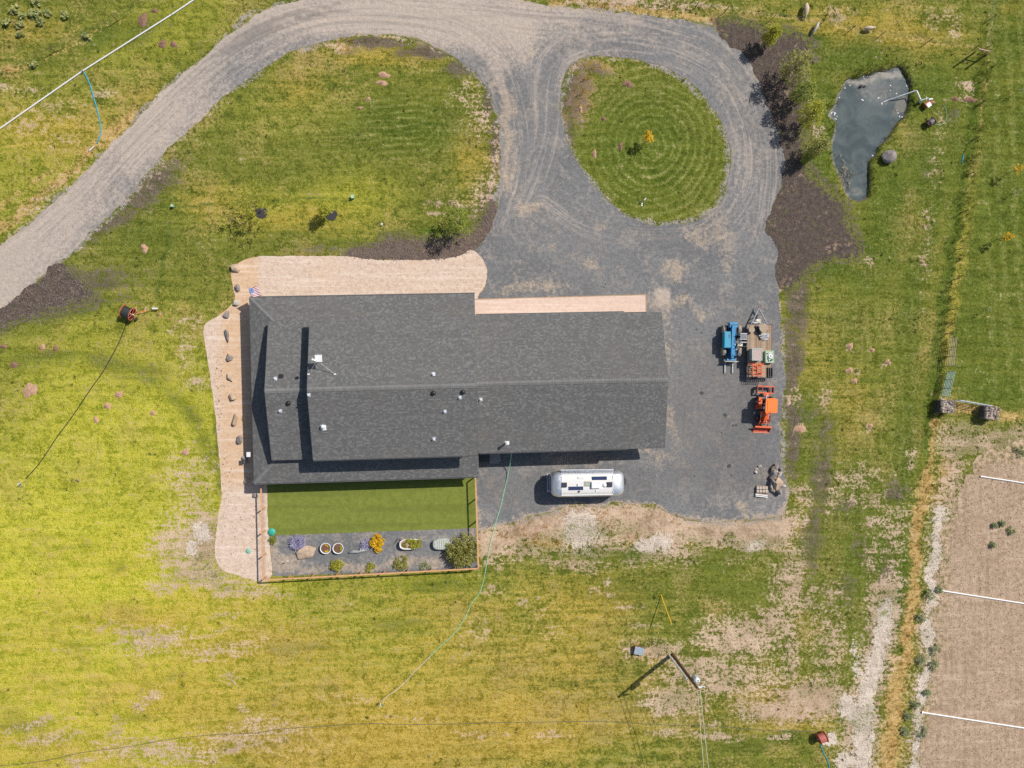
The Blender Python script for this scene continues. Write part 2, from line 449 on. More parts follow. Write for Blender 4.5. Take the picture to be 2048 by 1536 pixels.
# bare soil patches
for a in [(1480,1270,62,34,.78),(1545,1240,42,26,.75),(1425,1272,40,16,.7),(1395,1345,60,26,.72),(1345,1395,55,24,.72),(1440,1375,60,20,.72),(1330,1425,26,14,.75),(1500,1405,60,18,.6),
          (1520,1300,50,16,.55),(1430,1470,70,10,.65,.05),(1330,1470,60,8,.55,.1),(1420,1445,30,8,.5),(1590,1400,60,26,.85),(1600,1430,50,18,.8),(1560,1480,30,6,.6),
          (1105,1052,60,24,.8),(1200,1075,80,36,.72),(1330,1050,60,26,.8),(1420,1062,50,18,.75),(1490,1062,50,30,.9),(1510,1085,60,26,.85),(1160,1130,70,16,.66),(1270,1120,40,14,.6),
          (1030,1100,34,12,.6),(1090,1115,40,14,.55),(1000,1085,26,30,.6),(1400,1095,30,16,.55),(1480,1120,50,14,.5),(1560,1160,30,50,.6,.1),(1545,1250,10,60,.6),
          (385,1070,36,46,.8),(340,1050,26,40,.5),(370,1130,60,26,.78),(430,1170,80,14,.75),(380,1010,36,40,.55),(400,950,40,60,.5),(480,1185,90,16,.55),(330,1175,40,12,.6),
          (275,1262,52,14,.7,-.15),(220,1250,40,6,.6,-.1),(450,1230,40,8,.55,-.1),(320,1300,60,6,.5,-.1),(430,1262,50,6,.55,-.1),(460,1350,26,14,.6),(300,1395,20,12,.6,-.6),(275,1410,14,10,.6),
          (460,1500,60,10,.65,-.1),(380,1515,80,14,.6,-.1),(230,1465,18,12,.7),(90,1445,50,10,.55,-.2),(30,1462,40,8,.55,-.1),(150,1520,40,12,.6),(490,1420,20,10,.6),(100,1300,40,5,.45),
          (560,1190,50,8,.5),(510,1450,20,24,.55),(565,1478,16,10,.65),(240,1438,14,20,.6,-.4),(190,1480,30,5,.5),
          (395,765,26,16,.66),(375,700,24,40,.5),(345,660,16,10,.6),(390,640,20,14,.55),(290,620,24,6,.6),(360,645,12,8,.6),(320,635,8,6,.7),(425,770,8,10,.7),
          (960,230,22,44,.55),(875,408,26,8,.74),(905,402,10,8,.8),(922,412,14,4,.8),(870,425,20,4,.7),(965,390,26,40,.62),(985,350,10,30,.6),(940,390,30,20,.4),
          (60,180,30,9,.6),(110,215,60,22,.5),(200,185,24,12,.6),(130,275,50,20,.45),(300,300,26,10,.4),(15,170,12,8,.7),(60,250,50,26,.45),(280,340,60,30,.42),(90,395,80,16,.55,-.7),
          (1670,35,24,10,.82),(1665,20,10,16,.75),(1870,35,40,14,.55),(1912,52,14,26,.6),(1865,55,18,8,.65),(1700,20,14,12,.5),(1390,8,80,8,.6),(1250,6,120,8,.6),
          (1938,170,26,10,.72,.6),(1935,195,14,10,.6),(1870,340,14,60,.5),(1880,240,10,24,.5),(1858,440,10,50,.45),(1850,520,14,70,.42),(1610,200,16,16,.5),(1634,262,10,14,.7),
          (1590,790,20,14,.72,-.5),(1655,795,14,26,.6,.2),(1600,855,14,10,.8,.4),(1740,852,8,10,.8),(1715,740,10,6,.7),(1700,695,6,10,.8),(1770,725,10,6,.7),(1735,520,10,6,.6),(1846,525,6,5,.9),
          (1718,945,30,12,.6),(1660,990,20,40,.6),(1605,985,20,24,.7),(1590,1060,12,60,.66,.1),(1575,1130,16,60,.66,.12),(1610,1045,10,24,.7,.2),(1750,1045,40,16,.6),(1740,1120,20,40,.6),(1780,1120,14,50,.6),
          (1650,1180,40,20,.55),(1600,1200,30,30,.6),(1570,1300,20,60,.5),(1640,1380,60,30,.6),(1825,920,8,40,.55),(1905,900,30,60,.62,.3),(1900,980,30,40,.7),(1935,905,30,12,.6),(1920,870,40,14,.45),
          (2000,640,50,60,.42),(2020,720,40,30,.4),(1985,600,16,10,.5),(1990,195,8,5,.7),
          (1255,1210,20,8,.6),(1285,1212,16,6,.6),(1275,1250,40,6,.5),(1190,1180,20,8,.5),(1220,1165,14,6,.6),(1220,1185,14,8,.6),(1040,1205,14,8,.55),(1080,1235,40,40,.3),(1100,1260,30,30,.3),
          (960,1260,26,30,.4),(980,1180,30,14,.5),(930,1300,20,8,.4),(1110,1470,40,10,.5),(960,1465,60,8,.5),(860,1440,30,6,.45),(700,1400,60,10,.35),(800,1435,50,6,.4)]:
    blob('bare', *a)
# trampled dark soil
for a in [(300,380,60,24,.62,-.5),(260,430,26,20,.5),(270,560,40,18,.45),(310,540,30,16,.4),(180,575,30,20,.7),(700,100,20,6,.7),(760,88,36,8,.8),(830,95,26,10,.7),(860,110,20,8,.6),(1140,160,20,34,.6,.3),
          (1128,240,8,30,.6),(960,420,30,24,.6),(975,260,10,20,.5),(985,270,8,14,.6),(700,500,30,12,.6),(650,505,30,6,.5),(330,375,40,16,.6,-.4),(400,90,12,14,.5),(290,40,10,10,.7),(340,48,8,8,.7),
          (1600,830,18,60,.6),(1585,890,12,60,.7),(1585,600,10,60,.8),(1575,700,10,60,.8),(1570,780,12,50,.75),(1640,840,16,30,.5),(1640,980,14,50,.75,.1),(1625,1060,16,60,.7,.15),(1612,1100,14,30,.7),
          (1660,955,18,8,.7),(1700,1015,14,8,.6),(1795,985,20,16,.6),(1740,990,16,10,.5),(1780,1100,20,30,.5),(1770,1180,16,50,.75,.05),(1780,1150,12,30,.6),(1750,1295,14,24,.8,.15),(1745,1330,12,14,.6),
          (1670,1190,16,24,.5),(1620,1210,26,16,.5),(1905,230,10,16,.6),(1850,340,10,30,.5),(1590,950,12,30,.6),(1600,990,20,14,.4),(60,230,14,5,.4),(550,1405,10,26,.4),(1610,545,40,26,.6)]:
    blob('dark', *a)

for a in [(1305,290,150,150,.75),(1420,320,60,110,.6),(820,250,170,60,.7),(1640,880,60,110,.6,.1),(1700,1000,90,120,.62),(1740,1120,90,120,.65),(1810,900,30,160,.7,.1),(1690,640,90,60,.45),(1820,600,30,160,.7,.1),
          (60,1455,60,20,.7,-.3),(270,1432,50,16,.7,-.2),(330,1360,60,10,.5,-.3),(200,700,50,20,.5),(300,740,40,16,.6),(640,1300,70,14,.5),(800,1250,70,12,.5),(880,1170,90,16,.6),(560,1300,50,10,.4),
          (170,1290,50,8,.6),(230,1130,40,14,.6),(180,1100,40,14,.6),(1250,1170,110,40,.4),(1400,1140,110,40,.5),(1500,1180,90,40,.5),(1480,1490,100,20,.6),(560,470,150,26,.45),(300,470,110,50,.45),(620,350,200,30,.3)]:
    blob('lush', *a)
for a in [(2010,200,60,300,.62),(2000,480,60,160,.62),(2000,780,90,40,.8),(1850,180,90,60,.8),(1700,115,120,40,.75),(1650,260,30,140,.8),(1780,370,50,80,.8),(1850,330,50,110,.7),(1900,300,40,200,.6),(1760,480,60,90,.7)]:
    blob('lush', *a)
for a in [(60,1330,260,200,.38),(100,1500,300,80,.55),(380,1400,260,90,.62),(520,1300,260,70,.65),(700,1480,360,80,.95),(980,1450,260,90,.9),(300,1240,200,40,.6),(1180,1440,160,60,.75),(1150,1330,120,60,.6),(1180,1210,120,50,.55),
          (60,60,80,40,.4),(130,260,160,60,.55),(300,200,80,40,.45),(1480,1000,200,10,.4),(760,110,160,26,.5),(600,170,70,50,.4),(940,300,40,80,.5),(600,440,160,36,.4),(420,400,70,50,.4),(1990,650,60,90,.8)]:
    blob('olive', *a)
for a in [(1130,1062,110,26,.95),(1250,1050,90,34,1.0),(1360,1052,90,26,.95),(1470,1072,90,26,.95),(1545,1075,40,36,.9),(1180,1100,110,18,.7),(1330,1108,100,18,.68),(1040,1095,60,24,.75),(985,1100,26,40,.7),
          (1620,1400,90,36,.95),(1560,1420,90,30,.8),(1500,1360,90,40,.6),(1480,1275,90,46,.78),(1400,1350,90,40,.68),(1350,1400,70,36,.68),(1590,1160,26,90,.7,.12),(1580,1290,26,120,.6),(1660,1290,40,120,.5),
          (1740,1000,70,20,.55),(1710,960,60,18,.6),(1790,1060,40,60,.55),(360,1090,60,60,.8),(400,1150,80,30,.85),(380,960,50,80,.55),(300,1280,90,20,.66,-.12),(440,1300,90,20,.55,-.1),(480,1480,80,26,.6),(300,1500,120,24,.6),
          (100,1480,90,14,.6,-.15),(560,1460,50,26,.5),(980,380,14,60,.75),(990,300,9,60,.7),(930,190,26,30,.5),(650,95,60,8,.6),(1290,8,140,10,.8),(1150,6,60,8,.7),(1320,1300,50,18,.75),(1265,1300,26,22,.6)]:
    blob('bare', *a)
for a in [(1596,600,20,80,1.15),(1586,720,17,80,1.15),(1584,860,17,100,1.1),(1640,960,22,70,.9,.1),(1622,1080,24,70,.9,.12),(1690,1010,30,16,.8),(1790,985,26,20,.85),(1770,1170,20,60,.9,.05),(1752,1300,18,36,1.0,.15),
          (1690,1180,26,30,.7),(1720,1090,20,40,.6),(1650,860,16,50,.7),(1146,185,34,76,.95,.12),(1136,265,18,50,.9),(1185,140,40,18,.8),(760,86,70,10,1.25),(850,104,60,11,1.2),(920,138,36,16,1.05),(975,200,12,40,1.0),(988,290,11,70,1.1),(978,410,22,36,1.15),
          (300,375,80,26,1.1,-.7),(215,450,60,16,.9,-.75),(200,560,60,26,.95),(250,430,40,20,.8,-.7),(250,600,40,10,.6),(640,500,60,9,.7),(260,560,50,20,.5),(1250,10,40,8,.8),(1640,820,20,20,.6),(900,465,20,10,.5)]:
    blob('dark', *a)
stroke('bare', [(975,1085),(1040,1062),(1105,1042),(1160,1035),(1250,1032),(1320,1042),(1400,1062),(1470,1062),(1565,1050)], 26, 1.3)
stroke('straw', [(1000,1075),(1060,1060),(1110,1050)], 18, .75)
stroke('straw', [(1200,1040),(1300,1035),(1370,1055)], 14, .6)
blob('bare', 405, 1085, 44, 60, 1.15)
blob('bare', 1320, 1085, 60, 26, 1.1)
blob('bare', 1490, 1075, 80, 22, 1.1)
# pale silt and gravel strips
for a in [(402,1065,20,22,.95),(380,1095,16,20,.85),(1152,1050,30,34,.95),(1165,1085,24,16,.8),(1318,1085,30,18,.9),(1290,1095,20,12,.7),(1490,1020,18,22,.6),(1510,1090,26,16,.75),
          (1700,1420,26,24,.95),(1660,1480,18,16,.95),(1690,1520,24,26,.9),(1715,1335,14,34,.6,.2),(1706,1300,8,30,.7,.1),(1180,1010,10,6,.4)]:
    blob('sand', *a)
stroke('sand', [(1772,1215),(1766,1270),(1752,1330),(1736,1370),(1728,1430),(1720,1560)], 19, .95)
stroke('bare', [(1775,1180),(1766,1270),(1748,1340),(1726,1400),(1716,1560)], 34, .85)
blob('sand', 1165, 1060, 40, 44, .95)
blob('sand', 1300, 1090, 40, 20, .9)
stroke('sand', [(1882,1015),(1874,1070),(1864,1140),(1868,1190),(1860,1260),(1858,1330),(1848,1390),(1838,1450),(1825,1560)], 11, .9)
stroke('bare', [(1910,880),(1960,885),(2080,880)], 34, .85)
stroke('bare', [(1905,900),(1900,1000),(1885,1100),(1876,1200),(1862,1350)], 30, .8)
stroke('bare', [(1890,960),(1880,1030),(1872,1110),(1866,1200),(1858,1330),(1840,1450),(1825,1560)], 22, .72)
# worn rim along the driveway and the bank of the pond
dr_in = inside(UU, VV, DRIVE) & ~inside(UU, VV, ISLE)
rim = np.minimum(d_poly(WU, WV, DRIVE), d_poly(WU, WV, ISLE + ISLE[:1]))
Z['bare'] = np.maximum(Z['bare'], 0.62 * sstep(rim, 9, 2) * (0.55 + 0.45 * sstep(fbm(XX, YY, 0.2, 3, 40), .4, .6)))
Z['grav'] = 0.72 * sstep(rim, 13, 1) * (0.4 + 0.6 * sstep(fbm(XX, YY, 0.25, 3, 41), .35, .6))
for bp in BEDS.values():
    bd_ = sdist(WU, WV, bp)
    Z['dark'] = np.maximum(Z['dark'], 0.8 * sstep(bd_, -22, 4))
Z['weedy'] = 0.62 * sstep(rim, 14, 40) * sstep(np.maximum(Z['bare'], Z['dark']), .35, .8) * sstep(fbm(XX, YY, 0.35, 4, 43), .40, .62)
for _b in [(1480,1110,160,14,.62),(1240,1110,160,14,.62),(1090,1095,50,14,.6),(1195,1062,12,8,.6),(1370,1070,16,8,.7),(1960,860,90,30,.6),(1930,900,60,30,.6),(1460,1075,20,16,.8)]:
    Z['weedy'] = np.maximum(Z['weedy'], _b[4] * sstep(np.hypot((WU - _b[0]) / _b[2], (WV - _b[1]) / _b[3]), 1.8, .3))
pond_sd = sdist(UU, VV, smooth_loop(POND, n=3))
Z['tall'] = np.maximum(Z['tall'], 0.9 * sstep(np.abs(pond_sd + 5), 14, 4))
for k in ('bare', 'dark', 'sand', 'straw'):
    Z[k] *= 1 - sstep(pond_sd, -14, -4)
# mown rings of the tear-drop lawn and passes of the wide lawn
isd = sdist(UU, VV, ISLE)
rad = np.hypot(UU - 1305, (VV - 290) * 0.93)
pas = d_poly(UU, VV, [(470, 284), (640, 276), (838, 262)])
MK = np.zeros(XX.shape)
def passes(phase, mask, var):
    global MK
    amp = mask * (1 - var * sstep(fbm(XX, YY, .12, 3, 15), .35, .65))
    Z['mow'] = np.where(amp > MK, 0.5 + 0.5 * np.cos(2 * np.pi * phase), Z['mow'])
    MK = np.maximum(MK, amp)
wob = fbm(XX, YY, .25, 3, 5) - .5
passes((rad + 20 * wob) / 14.5, .85 * sstep(isd, 4, 16) * sstep(UU + .35 * VV, 1225, 1320) , .6)
passes((pas + 9 * wob) / 13.2, .7 * sstep(pas, 85, 50) * sstep(UU, 560, 740), .6)
passes((WV * 0.985 + WU * 0.09 + 10 * wob) / 25, .42 * sstep(VV, 1165, 1240) * sstep(UU, 1480, 1300), .7)
passes((WU - 0.05 * WV + 8 * wob) / 30, .45 * sstep(UU, 1955, 1985) * sstep(VV, 810, 780), .6)
passes((np.hypot((UU - 150) / 1.25, VV - 905) + 10 * wob) / 38, .25 * sstep(UU, 440, 380) * sstep(VV, 690, 740) * sstep(VV, 1180, 1080), .6)
passes((WU - .03 * WV + 8 * wob) / 22, .35 * sstep(UU, 1590, 1620) * sstep(UU, 1850, 1820) * sstep(VV, 560, 620) * sstep(VV, 1300, 1200), .6)

PAST = [(1996,-80),(2160,-80),(2160,812),(1985,806),(1904,795),(1900,700),(1912,600),(1940,470),(1962,330),(1978,180)]
past_sd = sdist(WU, WV, PAST)
EVEN = np.maximum(sstep(past_sd, -4, 8), .55 * sstep(isd, 0, 20))
EVEN = np.maximum(EVEN, .5 * sstep(pas, 90, 50))
for _k in ('bare', 'olive', 'yellow', 'straw', 'dark'):
    Z[_k] *= 1 - .8 * sstep(past_sd, -2, 10)
Z['lush'] = np.maximum(Z['lush'], .58 * sstep(past_sd, -2, 10))
Z['olive'] = np.maximum(Z['olive'], .5 * sstep(past_sd, 0, 10) * sstep(fbm(XX, YY, .09, 3, 66), .42, .6))
Z['dark'] = np.maximum(Z['dark'], .75 * sstep(np.abs(pond_sd + 1), 7, 2))
Z['lush'] *= 1 - .4 * Z['yellow']
Z['bare'] *= 1 + .14 * sstep(VV, 1100, 1200)
ZH = np.zeros(XX.shape)
bank = pond_sd + (fbm(XX, YY, 1.6, 3, 8) - 0.5) * 5
ZH -= 1.15 * sstep(bank, -7, 6.5)
ny, nx = XX.shape
vs = np.stack([XX.ravel(), YY.ravel(), ZH.ravel()], 1)
idx = np.arange(ny * nx).reshape(ny, nx)
q = np.stack([idx[:-1, :-1].ravel(), idx[:-1, 1:].ravel(), idx[1:, 1:].ravel(), idx[1:, :-1].ravel()], 1)
BIG = 900.0
ov = np.array([(-BIG, -BIG), (GX0, -BIG), (GX1, -BIG), (BIG, -BIG), (-BIG, GY0), (GX0, GY0), (GX1, GY0), (BIG, GY0),
               (-BIG, GY1), (GX0, GY1), (GX1, GY1), (BIG, GY1), (-BIG, BIG), (GX0, BIG), (GX1, BIG), (BIG, BIG)], float)
o0 = len(vs)
vs = np.vstack([vs, np.c_[ov, np.zeros(16)]])
oq = [(r * 4 + c, r * 4 + c + 1, r * 4 + c + 5, r * 4 + c + 4) for r in range(3) for c in range(3) if not (r == 1 and c == 1)]
q = np.vstack([q, np.array(oq) + o0])
gm = bpy.data.meshes.new('ground')
gm.vertices.add(len(vs))
gm.vertices.foreach_set('co', vs.astype(np.float32).ravel())
gm.loops.add(len(q) * 4)
gm.loops.foreach_set('vertex_index', q.astype(np.int32).ravel())
gm.polygons.add(len(q))
gm.polygons.foreach_set('loop_start', np.arange(0, len(q) * 4, 4, dtype=np.int32))
gm.update(calc_edges=True)
gm.polygons.foreach_set('use_smooth', [True] * len(q))
def vattr(me, name, chans, pad=0):
    a = me.attributes.new(name, 'FLOAT_COLOR', 'POINT')
    arr = np.stack([np.r_[c.ravel(), np.full(pad, 0.3 if i == 2 else 0.0)] for i, c in enumerate(chans)], 1).astype(np.float32)
    a.data.foreach_set('color', arr.ravel())
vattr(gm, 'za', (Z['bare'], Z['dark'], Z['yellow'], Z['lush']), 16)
vattr(gm, 'zb', (np.clip(Z['mow'], 0, 1), Z['straw'], Z['sand'], Z['olive']), 16)
vattr(gm, 'zc', (Z['grav'], Z['weedy'], MK, EVEN), 16)

def ground_mat():
    g = NG('meadow')
    bare, dark, yel, lush = g.rgb(g.attr('za'))
    mow, straw, sand, olive = g.rgb(g.attr('zb'))
    grav, weedy, mask, even = g.rgb(g.attr('zc'))
    S1 = g.rng(g.noise(3.4, 3, 0.8), 0.28, 0.72)
    S2 = g.rng(g.noise(1.05, 4, 0.75, dist=0.5), 0.30, 0.70)
    S3 = g.rng(g.noise(0.26, 5, 0.72), 0.32, 0.68)
    S4 = g.rng(g.noise(0.075, 3, 0.6), 0.35, 0.65)
    fi = g.rng(g.noise(11.0, 1, 0.8), 0.25, 0.75)
    sk = g.rng(g.noise(1.0, 4, 0.7, stretch=(0.16, 1.7, 1, -0.06)), 0.33, 0.67)
    def w(*t):
        a = None
        for k, x in t:
            m = g.mth('MULTIPLY', x, k)
            a = m if a is None else g.mth('ADD', a, m)
        return a
    dry = g.mth('MAXIMUM', yel, olive)
    t = g.rng(w((.30, S1), (.28, fi), (.28, S2), (.14, sk)), 0.18, 0.82)
    jit = g.mth('SUBTRACT', w((.55, S1), (.45, S2)), 0.5)
    jitb = g.mth('SUBTRACT', w((.40, S2), (.35, S3), (.25, S1)), 0.5)
    jsk = g.mth('SUBTRACT', w((.6, sk), (.4, S1)), 0.5)
    gr = g.mix(t, (0.070, 0.094, 0.010), (0.280, 0.284, 0.050))
    gl = g.mix(t, (0.036, 0.070, 0.008), (0.175, 0.222, 0.032))
    gy = g.mix(t, (0.270, 0.300, 0.014), (0.78, 0.685, 0.085))  # dry yellow grass, light end raised to paint in some lens glow
    go = g.mix(t, (0.270, 0.178, 0.012), (0.75, 0.505, 0.115))
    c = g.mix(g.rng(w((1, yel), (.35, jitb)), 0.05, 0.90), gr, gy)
    c = g.mix(g.rng(w((1, olive), (.5, jitb), (.35, jsk)), 0.05, 0.9, 0, .85), c, go)
    c = g.mix(g.rng(w((1, lush), (.9, jitb)), 0.15, 0.85), c, gl)
    # thatch, dead blades and browned patches between the green
    th = g.rng(w((.40, S3), (.40, S1), (.20, S4)), 0.50, 0.80, 0, 0.75)
    th = g.mth('MULTIPLY', th, g.rng(lush, 0.0, 0.9, 1.0, 0.2))
    th = g.mth('MULTIPLY', th, g.rng(yel, 0.1, 0.9, 1.0, 0.45))
    th = g.mth('MULTIPLY', th, g.rng(even, 0.0, 1.0, 1.0, 0.25))
    c = g.mix(th, c, g.mix(t, (0.25, 0.175, 0.045), (0.58, 0.425, 0.165)))
    # darker tussocks
    ck = g.rng(w((.6, S2), (.4, S1)), 0.60, 0.88, 0, 0.6)
    ck = g.mth('MULTIPLY', ck, g.rng(dry, 0.2, 1.0, 1.0, 0.35))
    ck = g.mth('MULTIPLY', ck, g.rng(even, 0.0, 1.0, 1.0, 0.3))
    c = g.mix(ck, c, g.mix(t, (0.040, 0.064, 0.010), (0.150, 0.175, 0.030)))
    # mower passes lay the grass lighter and darker
    c = g.mix(g.mth('MULTIPLY', mask, g.rng(w((1, mow), (.25, jit)), 0.10, 0.75, 0.62, 0.0)), c, g.mix(t, (0.045, 0.075, 0.007), (0.16, 0.18, 0.018)))
    c = g.mix(g.mth('MULTIPLY', mask, g.rng(w((1, mow), (.35, jit)), 0.45, 1.0, 0.0, 0.7)), c, g.mix(t, (0.165, 0.175, 0.035), (0.40, 0.39, 0.12)))
    # zones, thinned out by the noise
    c = g.mix(g.rng(w((1, straw), (1.1, jit)), 0.30, 0.85, 0, 0.9), c, g.mix(t, (0.30, 0.19, 0.055), (0.72, 0.49, 0.20)))
    c = g.mix(g.rng(w((1, dark), (1.7, jit)), 0.38, 0.95, 0, 0.88), c, g.mix(t, (0.075, 0.056, 0.046), (0.215, 0.165, 0.130)))
    bm = g.rng(w((1, bare), (1.25, jit), (.5, jsk)), 0.42, 0.84, 0, 0.92)
    c = g.mix(bm, c, g.mix(w((.5, t), (.5, S3)), (0.31, 0.205, 0.125), (0.74, 0.545, 0.395)))
    c = g.mix(g.rng(w((1, grav), (1.1, jit)), 0.35, 0.80, 0, 0.9), c, g.mix(t, (0.17, 0.155, 0.14), (0.42, 0.375, 0.33)))
    c = g.mix(g.rng(w((1, sand), (.8, jit)), 0.42, 0.72, 0, 0.95), c, g.mix(t, (0.46, 0.375, 0.29), (0.80, 0.68, 0.56)))
    c = g.mix(g.rng(w((1, weedy), (1.3, jit)), 0.55, 0.9, 0, 0.85), c, g.mix(t, (0.05, 0.075, 0.014), (0.20, 0.215, 0.045)))
    h = w((.5, S1), (.5, fi), (.5, S2))
    return g.done(c, 0.95, 0, h, 0.7, 0.10, 0.1)
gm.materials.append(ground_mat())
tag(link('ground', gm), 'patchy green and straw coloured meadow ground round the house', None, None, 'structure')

# ------------------------------------------------------------------ flat sheets with ragged edges
def ragged(pts, amp, step=0.14, seed=1, smoothn=5):
    """survey outline -> dense world outline pushed in and out by noise"""
    w = [at(*p)[:2] for p in (smooth_loop(pts, n=smoothn) if smoothn else pts)]
    out = []
    for (x0, y0), (x1, y1) in zip(w, w[1:] + w[:1]):
        L = math.hypot(x1 - x0, y1 - y0)
        n = max(1, int(L / step))
        for k in range(n):
            out.append((x0 + (x1 - x0) * k / n, y0 + (y1 - y0) * k / n))
    if amp:
        a = np.array(out)
        d = np.stack([fbm(a[:, 0], a[:, 1], 0.9, 5, seed), fbm(a[:, 0], a[:, 1], 0.9, 5, seed + 50)], 1) - 0.5
        e = np.stack([fbm(a[:, 0], a[:, 1], 3.2, 3, seed + 7), fbm(a[:, 0], a[:, 1], 3.2, 3, seed + 57)], 1) - 0.5
        out = [tuple(p) for p in a + d * 2 * amp + e * 0.55 * amp]
    return out
def sheet(name, loops, z, mat, label, grid=0.7, attrs=None, smooth=False):
    pts, edges = [], []
    for lp in loops:
        o = len(pts)
        pts += [Vector(p) for p in lp]
        edges += [(o + i, o + (i + 1) % len(lp)) for i in range(len(lp))]
    a = np.array([p[:] for p in pts])
    x0, y0, x1, y1 = *a.min(0), *a.max(0)
    X, Y = np.meshgrid(np.arange(x0, x1, grid), np.arange(y0, y1, grid))
    ins = np.zeros(X.shape, bool)
    for lp in loops:
        ins ^= inside(X, Y, lp)
    pts += [Vector((x + rnd.uniform(-.1, .1) * grid, y + rnd.uniform(-.1, .1) * grid)) for x, y in zip(X[ins], Y[ins])]
    v, e, f = delaunay_2d_cdt(pts, edges, [], 0, 1e-5)[:3]
    va = np.array([p[:] for p in v])
    fa = np.array([t for t in f if len(t) == 3])
    cen = va[fa].mean(1)
    keep = np.zeros(len(fa), bool)
    for lp in loops:
        keep ^= inside(cen[:, 0], cen[:, 1], lp)
    fa = fa[keep]
    me = bpy.data.meshes.new(name)
    me.from_pydata([(p[0], p[1], z) for p in va], [], [tuple(int(i) for i in t) for t in fa])
    if attrs:
        u_, v_ = to_uv(va[:, 0], va[:, 1])
        vattr(me, 'za', attrs(va[:, 0], va[:, 1], u_, v_))
    if name == 'gravel_driveway':
        vattr(me, 'zt', road_attr(va[:, 0], va[:, 1], u_, v_))
    elif attrs:
        z0_ = va[:, 0] * 0
        vattr(me, 'zt', (z0_, z0_, z0_, z0_))
    me.materials.append(mat)
    return tag(link(name, me), label, None, None, 'structure')

def gravel_mat():
    g = NG('grey_gravel')
    dust, trk, edge, pale = g.rgb(g.attr('za'))
    rd, rs_, rw, _ = g.rgb(g.attr('zt'))
    nC = g.noise(12.0, 2, 0.85)
    S1 = g.rng(g.noise(2.6, 4, 0.78), .3, .7)
    S2 = g.rng(g.noise(0.45, 5, 0.7, dist=.4), .32, .68)
    S3 = g.rng(g.noise(0.10, 4, 0.65), .35, .65)
    cv = g.t.nodes.new('ShaderNodeCombineXYZ')
    g.t.links.new(g.mth('MULTIPLY', rd, 2.4), cv.inputs[0])
    g.t.links.new(g.mth('MULTIPLY', rs_, 0.07), cv.inputs[1])
    rut = g.rng(g.noise(1.0, 4, 0.72, vec=cv.outputs[0]), .34, .66)
    t = g.mth('ADD', g.mth('MULTIPLY', g.rng(nC, .25, .75), .6), g.mth('MULTIPLY', S1, .4))
    j1 = g.mth('SUBTRACT', g.mth('ADD', g.mth('MULTIPLY', S1, .55), g.mth('MULTIPLY', S2, .45)), .5)
    c = g.mix(t, (0.105, 0.104, 0.104), (0.300, 0.295, 0.288))
    c = g.mix(g.rng(S3, .2, .9, 0, .55), c, g.mix(t, (0.080, 0.082, 0.084), (0.210, 0.210, 0.212)))
    c = g.mix(g.rng(g.mth('ADD', S2, g.mth('MULTIPLY', S1, .3)), .65, 1.2, 0, .40), c, g.mix(t, (0.24, 0.205, 0.17), (0.49, 0.425, 0.36)))
    c = g.mix(g.rng(g.mth('ADD', pale, g.mth('MULTIPLY', j1, .5)), 0.0, 0.9, 0, .9), c, g.mix(t, (0.35, 0.288, 0.235), (0.65, 0.54, 0.445)))
    rk = g.mth('MULTIPLY', g.rng(rut, .45, .95, 0, .38), rw)
    c = g.mix(rk, c, g.mix(t, (0.40, 0.322, 0.262), (0.66, 0.55, 0.455)))
    rk2 = g.mth('MULTIPLY', g.rng(rut, .5, .08, 0, .36), rw)
    c = g.mix(rk2, c, g.mix(t, (0.13, 0.118, 0.105), (0.30, 0.27, 0.24)))
    c = g.mix(g.rng(g.mth('ADD', trk, g.mth('MULTIPLY', j1, .6)), .2, .85, 0, .6), c, g.mix(t, (0.10, 0.095, 0.09), (0.23, 0.21, 0.19)))
    c = g.mix(g.rng(g.mth('ADD', dust, g.mth('MULTIPLY', j1, .8)), .25, 1.05, 0, .62), c, g.mix(t, (0.38, 0.285, 0.19), (0.64, 0.50, 0.36)))
    c = g.mix(g.rng(g.mth('ADD', edge, g.mth('MULTIPLY', j1, 1.2)), .45, .95, 0, .75), c, g.mix(t, (0.31, 0.235, 0.175), (0.60, 0.475, 0.36)))
    gi = g.rgb(g.attr('zt'))[3]
    c = g.mix(g.rng(g.mth('ADD', gi, g.mth('MULTIPLY', j1, 1.3)), .55, .85, 0, .9), c, g.mix(t, (0.07, 0.085, 0.015), (0.27, 0.25, 0.07)))
    return g.done(c, 0.95, 0, g.mth('ADD', nC, g.mth('MULTIPLY', S1, .6)), .6, .05, .1)
ROADS = [smooth_loop([(-80,590),(60,478),(160,388),(250,290),(340,205),(420,135),(500,80),(590,42),(700,25),(820,28),(930,55),(1000,110),(1035,190),(1050,280),(1040,370),(1020,450),(1080,530)], False, 5),
         smooth_loop([(1010,450),(1050,370),(1080,270),(1085,180),(1110,110),(1180,75),(1280,72),(1390,105),(1460,160),(1500,240),(1515,320),(1500,400),(1450,465),(1370,500),(1250,500),(1150,470),(1080,420)], False, 5),
         smooth_loop([(800,10),(950,25),(1080,40),(1200,50),(1320,70),(1420,110),(1490,200),(1520,300),(1515,420),(1480,560),(1440,700),(1420,850)], False, 5)]
